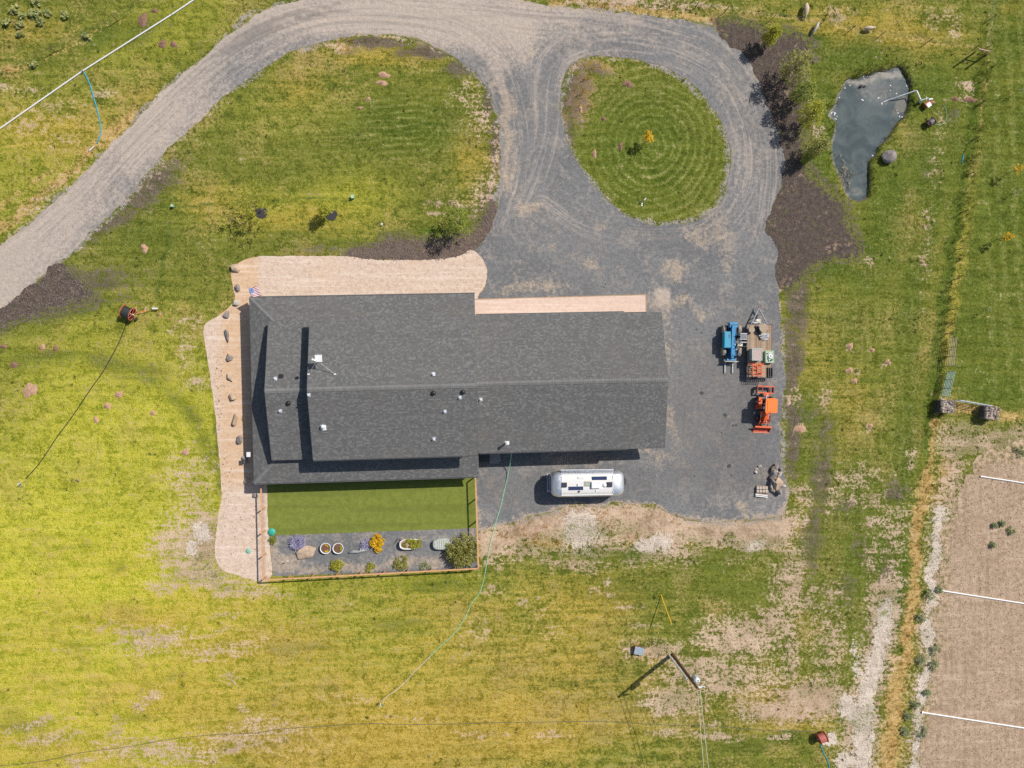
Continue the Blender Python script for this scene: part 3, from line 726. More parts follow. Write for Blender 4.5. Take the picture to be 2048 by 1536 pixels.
def road_attr(x, y, u, v):
    D, S, best = np.zeros(x.shape), np.zeros(x.shape), np.full(x.shape, 1e9)
    for ri, pts in enumerate(ROADS):
        s0 = ri * 1000.0
        for (x0, y0), (x1, y1) in zip(pts[:-1], pts[1:]):
            dx, dy = x1 - x0, y1 - y0
            L = math.hypot(dx, dy)
            tt_ = np.clip(((u - x0) * dx + (v - y0) * dy) / (L * L), 0, 1)
            ex, ey = u - x0 - tt_ * dx, v - y0 - tt_ * dy
            d = np.hypot(ex, ey)
            m = d < best
            sg = np.sign(dx * ey - dy * ex)
            D = np.where(m, sg * d * .05 + ri * 9, D)
            S = np.where(m, (s0 + tt_ * L) * .05, S)
            best = np.where(m, d, best)
            s0 += L
    wgt = sstep(best, 75, 25) * sstep(v, 520, 430)
    sd = np.minimum(sdist(u, v, DRIVE), -sdist(u, v, ISLE))
    gi = .95 * sstep(sd, 7, -2) * sstep(fbm(x, y, .3, 3, 61), .38, .6) * (1 - inside(u, v, [(930,490),(1300,560),(1300,1000),(945,1000)]))
    return D, S, wgt, gi
def drive_attr(x, y, u, v):
    wu, wv = u + (fbm(x, y, .4, 4, 21) - .5) * 40, v + (fbm(x, y, .4, 4, 22) - .5) * 40
    def bl(lst):
        m = np.zeros(x.shape)
        for a, b, ru, rv, s in lst:
            m = np.maximum(m, s * sstep(np.hypot((wu - a) / ru, (wv - b) / rv), 1.5, .4))
        return m
    dust = bl([(1008,250,9,120,.95),(1010,340,8,60,.9),(985,170,10,30,.8),(1050,415,34,18,.8),(1105,498,14,10,.7),(1120,570,50,14,.6),(1040,580,60,16,.65),(1190,535,14,14,.6),(1200,450,20,12,.6),(1300,475,30,8,.6),(1410,470,50,30,.7),
               (1440,430,40,26,.55),(1350,545,30,20,.75),(1370,590,16,10,.7),(1330,600,60,16,.5),(1455,520,24,30,.5),(1395,620,16,16,.6),(1015,300,14,80,.5),(1022,330,16,60,.7),(1020,215,26,26,.7),(1100,60,160,8,.45),
               (1135,10,140,7,.7),(1010,90,26,20,.5),(1330,700,20,120,.45),(1345,850,16,60,.5),(1300,905,30,14,.6),(1235,1005,60,10,.6),(1530,945,26,18,.5),(1490,1020,16,16,.8),
               (1516,158,14,9,.85),(1500,100,12,9,.5),(1385,330,14,70,.3),(1280,745,600,4,.0),(985,180,12,26,.6),(1250,15,60,7,.8),(1400,45,40,7,.9),(1060,105,24,10,.6),(1060,210,8,40,.4)])
    pale = 1.0 * sstep(u + .55 * v, 640, 230) + .5 * sstep(v, 190, 40) * sstep(u, 1500, 1050) + 0.55 * bl([(800,30,280,40,1),(330,230,120,120,.7),(1330,590,14,22,1.5),(1480,1000,90,26,.5),(1480,280,50,160,.45),(900,60,90,40,.6),(1010,60,60,60,.9),(1000,130,20,60,.8)])
    c1 = [(-60,600),(40,520),(150,420),(230,330),(330,235),(430,140),(500,85),(600,40),(700,20)]
    c2 = [(-60,570),(60,470),(170,375),(260,270),(400,140),(480,72),(560,36),(680,8)]
    c3 = [(1010,430),(1050,330),(1080,230),(1120,130),(1180,85),(1300,90),(1400,130),(1460,210),(1500,300),(1490,400),(1430,470),(1330,500),(1200,480),(1110,420)]
    trk = np.zeros(x.shape)
    for c in (c1, c2):
        d = d_poly(u, v, smooth_loop(c, False, 4))
        trk = np.maximum(trk, .75 * sstep(d, 9, 2) * (.35 + .65 * sstep(u, 380, 520)))
        trk = np.maximum(trk, .28 * sstep(np.abs(d - 16), 4, 1))
    trk = np.maximum(trk, .8 * sstep(np.hypot((wu - 480) / 90, (wv - 88 + (u - 480) * .55) / 9), 1.4, .4))
    d = d_poly(u, v, smooth_loop(c3, False, 4))
    for k, s in ((6, .35), (22, .4), (38, .3), (54, .25)):
        trk = np.maximum(trk, s * sstep(np.abs(d - k), 5, 1))
    trk = np.maximum(trk, .45 * sstep(np.abs(v - 30 - (u - 700) * .012 - 5 * np.sin(u / 60)), 8, 2) * sstep(u, 620, 720) * sstep(u, 1300, 1150))
    trk = np.maximum(trk, bl([(1430,830,120,170,.62),(1440,930,130,80,.62),(1060,980,120,50,.5),(1250,980,160,40,.45),(1470,700,90,90,.45),(1380,230,60,60,.25),(1180,520,120,60,.3),(1240,620,200,40,.3)]))
    sd = np.minimum(sdist(u, v, DRIVE), -sdist(u, v, ISLE))
    edge = .95 * sstep(sd, 13, 0) * (.5 + .5 * sstep(v, 950, 1000)) + .3 * sstep(sd, 40, 0) * sstep(v, 985, 1030)
    return dust, trk, np.clip(edge, 0, 1), np.clip(pale, 0, 1)
MG = gravel_mat()
drive_o = sheet('gravel_driveway', [ragged(DRIVE, .28, seed=3, smoothn=3), ragged(ISLE, .2, seed=4, smoothn=3)], 0.012, MG,
      'grey gravel driveway looping round the tear-drop lawn and along the garage', 0.42, drive_attr)

def tan_mat(name, a, b, sc_=13.0, warm=(0.62, 0.40, 0.22)):
    g = NG(name)
    nC, nB, nA = g.noise(sc_, 2, 0.75), g.noise(2.5, 4, 0.7), g.noise(0.3, 4, 0.6)
    t = g.rng(g.mth('ADD', g.mth('MULTIPLY', nC, 0.7), g.mth('MULTIPLY', nB, 0.3)), 0.3, 0.7)
    c = g.mix(t, a, b)
    wm = g.rgb(g.attr('za'))
    c = g.mix(g.mth('MULTIPLY', wm[0], 0.8), c, g.mix(t, tuple(k * .8 for k in warm), warm))
    lines = g.noise(1.0, 3, 0.6, stretch=(0.15, 3.0, 1))
    c = g.mix(g.rng(lines, 0.48, 0.7, 0, 0.4), c, (0.86, 0.74, 0.63))
    c = g.mix(g.rng(nB, 0.5, 0.3, 0, 0.35), c, tuple(k * .8 for k in a))
    c = g.mix(g.rng(nA, 0.5, 0.7, 0, 0.2), c, warm)
    return g.done(c, 0.95, 0, nC, 0.45, 0.03, 0.1)
def path_attr(x, y, u, v):
    wu = u + (fbm(x, y, .5, 3, 31) - .5) * 20
    o = .9 * sstep(wu, 522, 508) * sstep(v, 1000, 940) * sstep(wu, 425, 450)
    return np.clip(o, 0, 1), o * 0, o * 0, o * 0
sheet('gravel_path', [ragged(PATH, .12, seed=6, smoothn=3)], 0.022, tan_mat('pinkish_gravel', (0.46, 0.34, 0.25), (0.80, 0.63, 0.50), warm=(0.70, 0.46, 0.27)),
      'pale pinkish gravel path along the front and the side porch', 0.7, path_attr)

def soil_mat(name, a, b, fleck, green=0.0):
    g = NG(name)
    nC, nB, nA = g.noise(11, 2, 0.75), g.noise(2.2, 4, 0.7), g.noise(0.45, 4, 0.65)
    t = g.rng(g.mth('ADD', g.mth('MULTIPLY', nC, 0.55), g.mth('MULTIPLY', nB, 0.45)), 0.32, 0.68)
    c = g.mix(t, a, b)
    c = g.mix(g.rng(g.mth('ADD', g.mth('MULTIPLY', nA, .5), g.mth('MULTIPLY', nB, .5)), 0.56, 0.66, 0, 0.75), c, fleck)
    if green:
        c = g.mix(g.rng(g.noise(1.1, 7, 0.7, dist=.5), 0.55, 0.66, 0, green), c, g.mix(t, (0.06, 0.085, 0.02), (0.15, 0.17, 0.04)))
    if green:
        ed = g.rgb(g.attr('za'))[0]
        sp = g.rng(g.noise(2.8, 4, .8), .28, .72)
        c = g.mix(g.rng(g.mth('ADD', ed, g.mth('MULTIPLY', g.mth('SUBTRACT', sp, .5), 1.3)), .45, .85, 0, .92), c, g.mix(t, (0.050, 0.072, 0.012), (0.24, 0.24, 0.055)))
    return g.done(c, 0.95, 0, g.mth('ADD', nB, nC), 0.6, 0.06, 0.1)
MS = soil_mat('mulch', (0.046, 0.035, 0.030), (0.160, 0.122, 0.100), (0.38, 0.26, 0.18), 0.5)
MS2 = soil_mat('brown_mulch', (0.100, 0.070, 0.055), (0.225, 0.165, 0.132), (0.30, 0.215, 0.165), 0.25)
def bed_attr(pts):
    def f(x, y, u, v):
        wu, wv = u + (fbm(x, y, .5, 4, 33) - .5) * 22, v + (fbm(x, y, .5, 4, 34) - .5) * 22
        sd = sdist(wu, wv, pts)
        dd = np.minimum(sdist(u, v, DRIVE), 1e9)
        e = .95 * sstep(sd, 26, 0) * sstep(dd, -7, -20) * (1 - .9 * inside(u, v + 16, PATH))
        return e, e * 0, e * 0, e * 0
    return f
for k, (nm, pts) in enumerate(BEDS.items()):
    sheet('soil_bed', [ragged(pts, .55, seed=60 + k, smoothn=2)], 0.018, MS2 if nm == 'bed_house' else MS,
          {'bed_ne': 'dark mulch bed with young trees between driveway and pond', 'bed_house': 'brown mulch bed in front of the house gravel',
           'bed_west': 'dark bare soil wedge beside the western driveway'}[nm], 0.45, bed_attr(pts))

def turf_mat():
    g = NG('artificial_turf')
    nC, nB = g.noise(16, 4, 0.75), g.noise(1.6, 6, 0.7)
    t = g.rng(g.mth('ADD', g.mth('MULTIPLY', nC, .6), g.mth('MULTIPLY', nB, .4)), .3, .7)
    c = g.mix(t, (0.115, 0.145, 0.020), (0.255, 0.285, 0.056))
    st = g.noise(1.0, 2, 0.5, stretch=(0.05, 1.1, 1, 0.03))
    c = g.mix(g.rng(st, 0.48, 0.62, 0, 0.4), c, (0.125, 0.150, 0.028))
    return g.done(c, 0.85, 0, nC, 0.5, 0.03, 0.2)
sheet('lawn', [ragged(TURF, 0, .5, smoothn=0)], 0.030, turf_mat(), 'smooth artificial lawn behind the house', 1.0)
def yard_attr(x, y, u, v):
    wu, wv = u + (fbm(x, y, .5, 4, 71) - .5) * 30, v + (fbm(x, y, .5, 4, 72) - .5) * 30
    d = np.zeros(x.shape)
    for a, b, ru, rv, s in [(570,1128,40,22,.95),(620,1140,60,10,.8),(700,1130,30,14,.7),(850,1122,70,18,.85),(780,1135,80,9,.8),(900,1115,30,24,.8),(545,1110,14,40,.8),(940,1070,10,30,.7),(720,1140,100,7,.8)]:
        d = np.maximum(d, s * sstep(np.hypot((wu - a) / ru, (wv - b) / rv), 1.4, .4))
    return d, d * 0, d * 0, d * 0
sheet('gravel_yard', [ragged(YARD, .04, .4, smoothn=0)], 0.016, MG, 'grey gravel planting strip inside the yard fence', 0.5, yard_attr)

def field_mat():
    g = NG('ploughed_soil')
    nC, nB, nA = g.noise(10, 2, 0.75), g.noise(2.0, 4, 0.7), g.noise(0.3, 4, 0.6)
    t = g.rng(g.mth('ADD', g.mth('MULTIPLY', nC, .5), g.mth('MULTIPLY', nB, .5)), .32, .68)
    c = g.mix(t, (0.270, 0.188, 0.126), (0.580, 0.425, 0.300))
    c = g.mix(g.rng(nA, .48, .64, 0, .4), c, g.mix(t, (0.24, 0.165, 0.10), (0.40, 0.28, 0.18)))
    rows = g.noise(1.0, 4, 0.6, stretch=(2.6, 0.10, 1, 0.12))
    c = g.mix(g.rng(rows, .5, .68, 0, .35), c, (0.235, 0.155, 0.095))
    c = g.mix(g.rng(g.noise(4.5, 3, .7), .60, .68, 0, .7), c, g.mix(t, (0.13, 0.125, 0.05), (0.24, 0.22, 0.10)))
    ed = g.rgb(g.attr('za'))[0]
    sp = g.rng(g.noise(2.6, 4, .8), .28, .72)
    c = g.mix(g.rng(g.mth('ADD', ed, g.mth('MULTIPLY', g.mth('SUBTRACT', sp, .5), 1.4)), .40, .95, 0, .9), c, g.mix(g.rng(nB, .4, .6), g.mix(t, (0.10, 0.105, 0.025), (0.30, 0.27, 0.10)), g.mix(t, (0.30, 0.20, 0.115), (0.66, 0.48, 0.33))))
    tr_ = g.noise(1.0, 4, .7, stretch=(.12, 1.3, 1, -.16))
    c = g.mix(g.rng(tr_, .52, .66, 0, .35), c, (0.66, 0.51, 0.37))
    return g.done(c, 0.95, 0, g.mth('ADD', rows, nB), .6, .08, .1)
def field_attr(x, y, u, v):
    wu, wv = u + (fbm(x, y, .3, 4, 35) - .5) * 60, v + (fbm(x, y, .3, 4, 36) - .5) * 60
    e = 1.0 * sstep(sdist(wu, wv, FIELD), 42, -6)
    return e, e * 0, e * 0, e * 0
sheet('field_soil', [ragged(FIELD, 1.5, .35, seed=80, smoothn=2)], 0.014, field_mat(), 'tan ploughed field soil in the corner beyond the gravel strip', 0.8, field_attr)

# front walkway: a raised pale slab with timber edging
wk = thing('walkway', 'pale pink concrete walkway slab with timber edging before the garage', None)
wk['kind'] = 'structure'
WK = [at(949, 632, .1), at(949, 599, .1), at(1291.5, 590, .1), at(1292, 623.5, .1)]
MB().prism([p[:2] for p in WK][::-1], -0.05, 0.10).build('slab', tan_mat('pink_concrete', (0.60, 0.44, 0.35), (0.76, 0.58, 0.47), 9, (0.72, 0.52, 0.40)), wk)
me_ = pm('edging_timber', (0.52, 0.33, 0.17), 0.8)
for a, b in ((WK[1], WK[2]), (WK[2], WK[3])):
    d = (b - a)
    MB().box((a + b) / 2 + Vector((0, 0, -.045)) + d.normalized().cross(Vector((0, 0, 1))) * -.03, (d.length + .06, .05, .16), math.atan2(d.y, d.x)).build('edging_board', me_, wk)

# pond water
def water_mat():
    g = NG('pond_water')
    silt_sheen, weed, _, _ = g.rgb(g.attr('za'))
    nA, nB = g.noise(0.5, 6, 0.65, dist=.8), g.noise(3.0, 5, 0.7)
    c = g.mix(g.rng(nA, .35, .65), (0.048, 0.072, 0.078), (0.098, 0.125, 0.125))
    c = g.mix(g.rng(g.mth('ADD', silt_sheen, g.mth('MULTIPLY', g.mth('SUBTRACT', nB, .5), .7)), .2, 1.0, 0, .9), c, g.mix(nB, (0.24, 0.225, 0.19), (0.50, 0.44, 0.37)))  # shallow silt colour, used for the painted pale sheen as well
    c = g.mix(g.rng(g.mth('ADD', weed, g.mth('MULTIPLY', g.mth('SUBTRACT', nB, .5), .9)), .45, .9, 0, .8), c, g.mix(nB, (0.10, 0.10, 0.075), (0.27, 0.25, 0.21)))
    return g.done(c, 0.03, 0, g.noise(3, 2, .6), .03, .02, 0.4)
def pond_attr(x, y, u, v):
    wu, wv = u + (fbm(x, y, .6, 4, 91) - .5) * 24, v + (fbm(x, y, .6, 4, 92) - .5) * 24
    def b(l):
        m = np.zeros(x.shape)
        for a, c, ru, rv, s in l:
            m = np.maximum(m, s * sstep(np.hypot((wu - a) / ru, (wv - c) / rv), 1.5, .3))
        return m
    sd = sdist(u, v, POND)
    return (np.maximum(b([(1718,165,24,8,.9),(1750,155,28,10,.75),(1780,147,26,8,.9),(1800,145,14,10,.7),(1760,180,60,34,.45),(1800,170,30,30,.3),(1715,385,24,14,.5),(1725,355,14,30,.3),(1715,330,12,40,.18)]), .75 * sstep(sd, 5, 0) * sstep(u, 1730, 1690)),  # silt along the shore; the broad northern blobs paint a soft reflected sheen
            b([(1808,205,12,22,1.0),(1800,222,10,14,.8),(1690,360,10,20,.5)]), sd * 0, sd * 0)
PW = -0.42
big = np.array([at(*p)[:2] for p in smooth_loop(POND, n=3)])
cen = big.mean(0)
outl = [tuple(p + (p - cen) / np.linalg.norm(p - cen) * 0.9) for p in big]
wo = sheet('pond_water', [outl], PW, water_mat(), 'murky blue grey pond water', 0.35, pond_attr)

for (u, v, r_) in [(1403,786,.20),(1450,830,.20),(1466,851,.12),(1472,850,.12),(1458,932,.20),(1463,951,.10),(1389,952,.09),(1211,568,.08),(1208,575,.07),(1393,659,.09),(1403,665,.07),(1443,866,.09)]:
    q0 = at(u, v, .017)
    n_ = 12
    rr = [r_ * (1 + .25 * math.sin(3 * i + u) + .15 * math.cos(5 * i + v)) for i in range(n_)]
    MB().add([tuple(q0)] + [(q0.x + rr[i] * math.cos(i * 6.2832 / n_), q0.y + rr[i] * math.sin(i * 6.2832 / n_), .017) for i in range(n_)],
             [(0, 1 + i, 1 + (i + 1) % n_) for i in range(n_)]).build('oil_stain', pm('oil', (.035, .034, .034), .6, var=.4, scale=9), drive_o)
# ================================================================== HOUSE (frame turned 1.4 degrees)
PHI = math.radians(1.4)
house = thing('house', 'long single family house with dark grey shingled gable roofs and wrap-around porch', 'house', (0, 0, 0), PHI)
HC, HS_ = math.cos(PHI), math.sin(PHI)
def hl(p):                                     # world -> house frame
    return Vector((p.x * HC + p.y * HS_, -p.x * HS_ + p.y * HC, p.z))
def hw(x, y, z):                               # house frame -> world
    return Vector((x * HC - y * HS_, x * HS_ + y * HC, z))
def shingle_mat():
    g = NG('asphalt_shingle')
    t = g.attr('tint').outputs['Fac']
    n = g.noise(0.25, 4, 0.6)
    c = g.mix(t, (0.086, 0.0855, 0.0835), (0.235, 0.232, 0.223))
    c = g.mix(g.rng(n, .42, .66, 0, .3), c, (0.165, 0.148, 0.13))
    f = g.noise(18, 2, .8)
    c = g.mix(g.rng(f, .35, .65, 0, .3), c, (0.095, 0.094, 0.091))
    sk = g.rng(g.noise(1.0, 4, .7, stretch=(.25, 2.2, 1, .02)), .35, .7)
    c = g.mix(g.mth('MULTIPLY', sk, .16), c, (0.150, 0.146, 0.138))
    return g.done(c, 0.9, 0, f, .3, .01, .2)
M_SH = shingle_mat()
M_DECK = pm('roof_deck', (0.06, 0.06, 0.06), 0.9)
M_FASCIA = pm('fascia_paint', (0.10, 0.10, 0.10), 0.7)
M_WALL = pm('wall_siding', (0.44, 0.42, 0.38), 0.85, bump=.2)
M_TRIM = pm('white_trim', (0.70, 0.69, 0.66), 0.6, var=.06)
M_GLASS = pm('window_glass', (0.03, 0.04, 0.05), 0.08, var=.1)
M_POST = pm('porch_timber', (0.34, 0.21, 0.12), 0.8)
EXPO, TABW = 0.142, 0.30
def shingles(O, A, B, L, depth, lo=lambda s: 0.0, hi=None, seed=0, flip=False):
    """O lower-left corner, A unit vector along the eave, B unit vector up the slope; tabs in courses"""
    r = random.Random(seed)
    hi = hi or (lambda s: L)
    N = A.cross(B)
    if N.z < 0:
        N = -N
    mb, tint = MB(), []
    n = int(depth / EXPO)
    for i in range(n + 1):
        s0, s1 = i * EXPO, min((i + 1) * EXPO + .05, depth)
        if s1 - s0 < .03:
            continue
        x, xe = lo(s0), hi(s0)
        x -= 0
        first = True
        run = r.uniform(.05, TABW)
        base = r.uniform(-.05, .05)
        while x < xe - .02:
            wd = (run if first else r.choice((.1, .14, .18, .22, .28)))
            first = False
            x1 = min(x + wd, xe)
            # hips: trim the upper corners
            ux0, ux1 = max(x, lo(s1)), min(x1, hi(s1))
            if ux1 <= ux0:
                ux0 = ux1 = min(max((x + x1) / 2, lo(s1)), hi(s1))
            k = r.random()
            t = .016 if k < .4 else .008
            tint.append(min(1, max(0, (r.uniform(.55, .9) if k < .3 else r.uniform(.22, .5)) + base)))
            p = [O + A * x + B * s0 + N * t, O + A * x1 + B * s0 + N * t, O + A * ux1 + B * s1 + N * .002, O + A * ux0 + B * s1 + N * .002,
                 O + A * x + B * s0, O + A * x1 + B * s0]
            mb.add(p, [(0, 1, 2, 3), (4, 5, 1, 0)])
            tint.append(.0)
            x = x1
    return mb, tint
def cap_run(a, b, wd, parent, seed=0):
    r = random.Random(seed)
    a, b = Vector(a), Vector(b)
    d = (b - a)
    n = int(d.length / .16)
    side = d.normalized().cross(Vector((0, 0, 1))).normalized()
    mb, tint = MB(), []
    for i in range(n):
        p0, p1 = a + d * (i / n), a + d * ((i + 1.25) / n)
        drop = Vector((0, 0, -wd * .27))
        up0, up1 = Vector((0, 0, .050)), Vector((0, 0, .035))
        v = [p0 + side * wd + drop + up0, p0 + up0 + Vector((0, 0, .012)), p0 - side * wd + drop + up0, p1 + side * wd + drop + up1, p1 + up1, p1 - side * wd + drop + up1]
        mb.add(v, [(0, 3, 4, 1), (1, 4, 5, 2)])
        t = r.uniform(.7, 1.0)
        tint += [t, t]
    o = mb.build('ridge_cap', M_SH, parent, tint=tint)
    o['kind'] = 'stuff'
    return o
def gable_roof(name, x0, x1, ys, yn, ze, zr, seed):
    yr = (ys + yn) / 2
    rf = link(name, None, house)
    mb = MB()
    th = .16
    for zo, off in ((0, 0),):
        prof = [(ys, ze), (yr, zr), (yn, ze), (yn, ze - th), (yr, zr - th), (ys, ze - th)]
        v = [(x, y, z) for x in (x0, x1) for y, z in prof]
        f = [(0, 6, 7, 1), (1, 7, 8, 2), (2, 8, 9, 3), (3, 9, 10, 4), (4, 10, 11, 5), (5, 11, 6, 0), (0, 1, 4, 5), (1, 2, 3, 4), (6, 11, 10, 7), (7, 10, 9, 8)]
        mb.add(v, f)
    mb.build('roof_deck', M_DECK, rf)
    for y, sg in ((ys, 1), (yn, -1)):
        dep = math.hypot(yr - y, zr - ze)
        B = Vector((0, yr - y, zr - ze)).normalized()
        O = Vector((x0, y, ze)) - B * .03
        m, t = shingles(O + Vector((0, 0, .004)), Vector((1, 0, 0)), B, x1 - x0, dep + .03, seed=seed + sg)
        o = m.build('shingle_slope', M_SH, rf, tint=t)
        o['kind'] = 'stuff'
        MB().box(((x0 + x1) / 2, y - sg * .045, ze - .13), (x1 - x0, .03, .2)).build('fascia', M_FASCIA, rf)
    for x in (x0 - .02, x1 + .02):
        for y in (ys, yn):
            d = math.hypot(yr - y, zr - ze)
            MB().box((x, (y + yr) / 2, (ze + zr) / 2 - .11), (.03, d, .2), rx=math.atan2(zr - ze, yr - y) if y < yr else math.atan2(zr - ze, yr - y) - math.pi).build('rake_board', M_FASCIA, rf)
    cap_run((x0, yr, zr), (x1, yr, zr), .21, rf, seed)
    return rf
MR = gable_roof('main_roof', -14.45, 0.42, -6.52, 6.24, 5.70, 7.50, 1)
LR = gable_roof('west_roof', -18.62, -14.46, -6.58, 6.20, 3.90, 5.70, 5)
GR = gable_roof('garage_roof', 0.43, 14.74, -6.53, 6.49, 3.55, 5.35, 9)
ER = gable_roof('carport_roof', 14.20, 18.50, -6.58, 6.44, 2.92, 4.62, 13)
# wrap-around porch roof
PX0, PX1, PY0, PY1, PZ, SL = -20.68, 0.50, -8.88, 8.64, 2.50, 0.30
IN_X, IN_N, IN_S = -18.2, 5.9, -6.0
pr = link('porch_roof', None, house)
cs = 1 / math.hypot(1, SL)
def porch(O, A, B, L, D, lo, hi, seed):
    m, t = shingles(O + Vector((0, 0, .006)), A, B, L, D, lo, hi, seed)
    o = m.build('shingle_slope', M_SH, pr, tint=t)
    o['kind'] = 'stuff'
dN, dW, dS = (PY1 - IN_N), (IN_X - PX0), (IN_S - PY0)
porch(Vector((PX0, PY1, PZ)), Vector((1, 0, 0)), Vector((0, -cs, SL * cs)), PX1 - PX0, dN / cs, lambda s: s * cs, None, 21)
porch(Vector((PX0, PY0, PZ)), Vector((0, 1, 0)), Vector((cs, 0, SL * cs)), PY1 - PY0, dW / cs, lambda s: s * cs, lambda s: (PY1 - PY0) - s * cs, 22)
porch(Vector((PX0, PY0, PZ)), Vector((1, 0, 0)), Vector((0, cs, SL * cs)), PX1 - PX0, dS / cs, lambda s: s * cs, None, 23)
def pz(d):
    return PZ + d * SL
dk = MB()
for k in (0.0, -.13):
    dk.add([(PX0, PY1, PZ + k), (PX1, PY1, PZ + k), (PX1, IN_N, pz(dN) + k), (PX0 + dN, IN_N, pz(dN) + k)], [(0, 1, 2, 3)])
    dk.add([(PX0, PY0, PZ + k), (PX0, PY1, PZ + k), (IN_X, PY1 - dW, pz(dW) + k), (IN_X, PY0 + dW, pz(dW) + k)], [(0, 1, 2, 3)])
    dk.add([(PX0, PY0, PZ + k), (PX1, PY0, PZ + k), (PX1, IN_S, pz(dS) + k), (PX0 + dS, IN_S, pz(dS) + k)], [(0, 1, 2, 3)])
dk.build('roof_deck', M_DECK, pr)
for c, s_ in ((((PX0 + PX1) / 2, PY1 + .03, PZ - .09), (PX1 - PX0 + .08, .03, .18)), (((PX0 + PX1) / 2, PY0 - .03, PZ - .09), (PX1 - PX0 + .08, .03, .18)),
              ((PX0 - .03, (PY0 + PY1) / 2, PZ - .092), (.03, PY1 - PY0, .18))):
    MB().box(c, s_).build('fascia', M_FASCIA, pr)
for y, d in ((PY1, dN), (PY0, dS)):
    sg = 1 if y > 0 else -1
    MB().add([(PX1 + .004, y, PZ), (PX1 + .004, y - sg * d, pz(d)), (PX1 + .004, y - sg * d, pz(d) - .14), (PX1 + .004, y, PZ - .14)], [(0, 1, 2, 3)]).build('rake_board', M_FASCIA, pr)
cap_run((PX0, PY1, PZ), (PX0 + 2.4, PY1 - 2.4, pz(2.4)), .15, pr, 31)
cap_run((PX0, PY0, PZ), (PX0 + 2.4, PY0 + 2.4, pz(2.4)), .15, pr, 32)
for rf_, x0_, x1_, y_, z_ in ((MR, -14.45, .42, -6.60, 5.62), (GR, .6, 14.7, -6.61, 3.47), (GR, .6, 14.7, 6.57, 3.47), (pr, PX0, PX1, PY1 + .085, PZ - .06), (pr, PX0, PX1, PY0 - .085, PZ - .06)):
    MB().box(((x0_ + x1_) / 2, y_, z_ - .05), (x1_ - x0_, .09, .09)).build('gutter', M_FASCIA, rf_)
# walls
def wall(c, s_):
    return MB().box(c, s_).build('wall', M_WALL, house)
def gable_wall(x, ys, yn, z0, ze, zr):
    yr = (ys + yn) / 2
    MB().add([(x - .1, ys, z0), (x - .1, yn, z0), (x - .1, yn, ze), (x - .1, yr, zr), (x - .1, ys, ze),
              (x + .1, ys, z0), (x + .1, yn, z0), (x + .1, yn, ze), (x + .1, yr, zr), (x + .1, ys, ze)],
             [(0, 4, 3, 2, 1), (5, 6, 7, 8, 9), (0, 5, 9, 4), (1, 2, 7, 6), (2, 3, 8, 7), (3, 4, 9, 8)]).build('gable_wall', M_WALL, house)
wall((-7.0, 5.75, 2.72), (14.4, .2, 5.44)); wall((-7.0, -5.95, 2.72), (14.4, .2, 5.44))
gable_wall(-14.15, -5.85, 5.65, 0, 5.66, 7.25); gable_wall(0.15, -5.85, 5.65, 0, 5.66, 7.25)
wall((-16.2, 5.75, 1.82), (3.8, .2, 3.64)); wall((-16.2, -5.95, 1.82), (3.8, .2, 3.64))
gable_wall(-18.15, -5.84, 5.64, 0, 3.86, 5.45)
wall((7.45, 5.95, 1.70), (14.0, .2, 3.4)); wall((7.45, -5.98, 1.70), (14.0, .2, 3.4))
gable_wall(14.5, -5.85, 5.83, 0, 3.52, 5.12)
wall((16.2, 5.9, 1.4), (3.0, .2, 2.8)); wall((16.2, -6.0, 1.4), (3.0, .2, 2.8)); gable_wall(17.85, -5.88, 5.78, 0, 2.86, 4.38)
for x in (-20.2, -16.6, -13.0, -9.4, -5.8, -2.2, .1):
    for y in (PY0 + .35, PY1 - .35):
        MB().box((x, y, 1.19), (.17, .17, 2.38)).build('post', M_POST, house)
for y in (-5.2, -1.7, 1.8, 5.3):
    MB().box((PX0 + .4, y, 1.19), (.17, .17, 2.38)).build('post', M_POST, house)
def window(c, s_, horiz):
    dx = (s_[0], .06, s_[1]) if horiz else (.06, s_[0], s_[1])
    wd = MB().box(c, dx).build('window', M_TRIM, house)
    k = .045 if horiz else 0
    sg = -1 if (c[1] < 0 if horiz else c[0] < 0) else 1
    c2 = (c[0], c[1] + sg * .035, c[2]) if horiz else (c[0] + sg * .035, c[1], c[2])
    MB().box(c2, tuple(d - .16 if d > .1 else d for d in dx)).build('pane', M_GLASS, wd)
for x in (-16.3, -12, -9, -3):
    window((x, 5.88, 1.6), (1.4, 1.3), True); window((x, -6.08, 1.6), (1.4, 1.3), True)
for y in (-3, 2.5):
    window((-18.29, y, 1.6), (1.4, 1.3), False)
def door(c, s_, m=M_TRIM):
    d = MB().box(c, s_).build('door', m, house)
    MB().sphere((c[0] + s_[0] * .4, c[1] + (.08 if c[1] > 0 else -.08), c[2]), (.035, .035, .035), 8, 5).build('handle', pm('brass', (.5, .38, .15), .3, 1), d)
door((-6, 5.88, 1.05), (1.0, .06, 2.1), pm('door_wood', (.25, .12, .06), .6)); door((2.1, -6.1, 1.05), (.95, .06, 2.1))
for x in (3.6, 7.2, 10.8):
    gd = link('garage_door', None, house)
    for k in range(4):
        MB().box((x, 6.08, .32 + k * .58), (2.7, .06, .55)).build('panel', M_TRIM, gd)
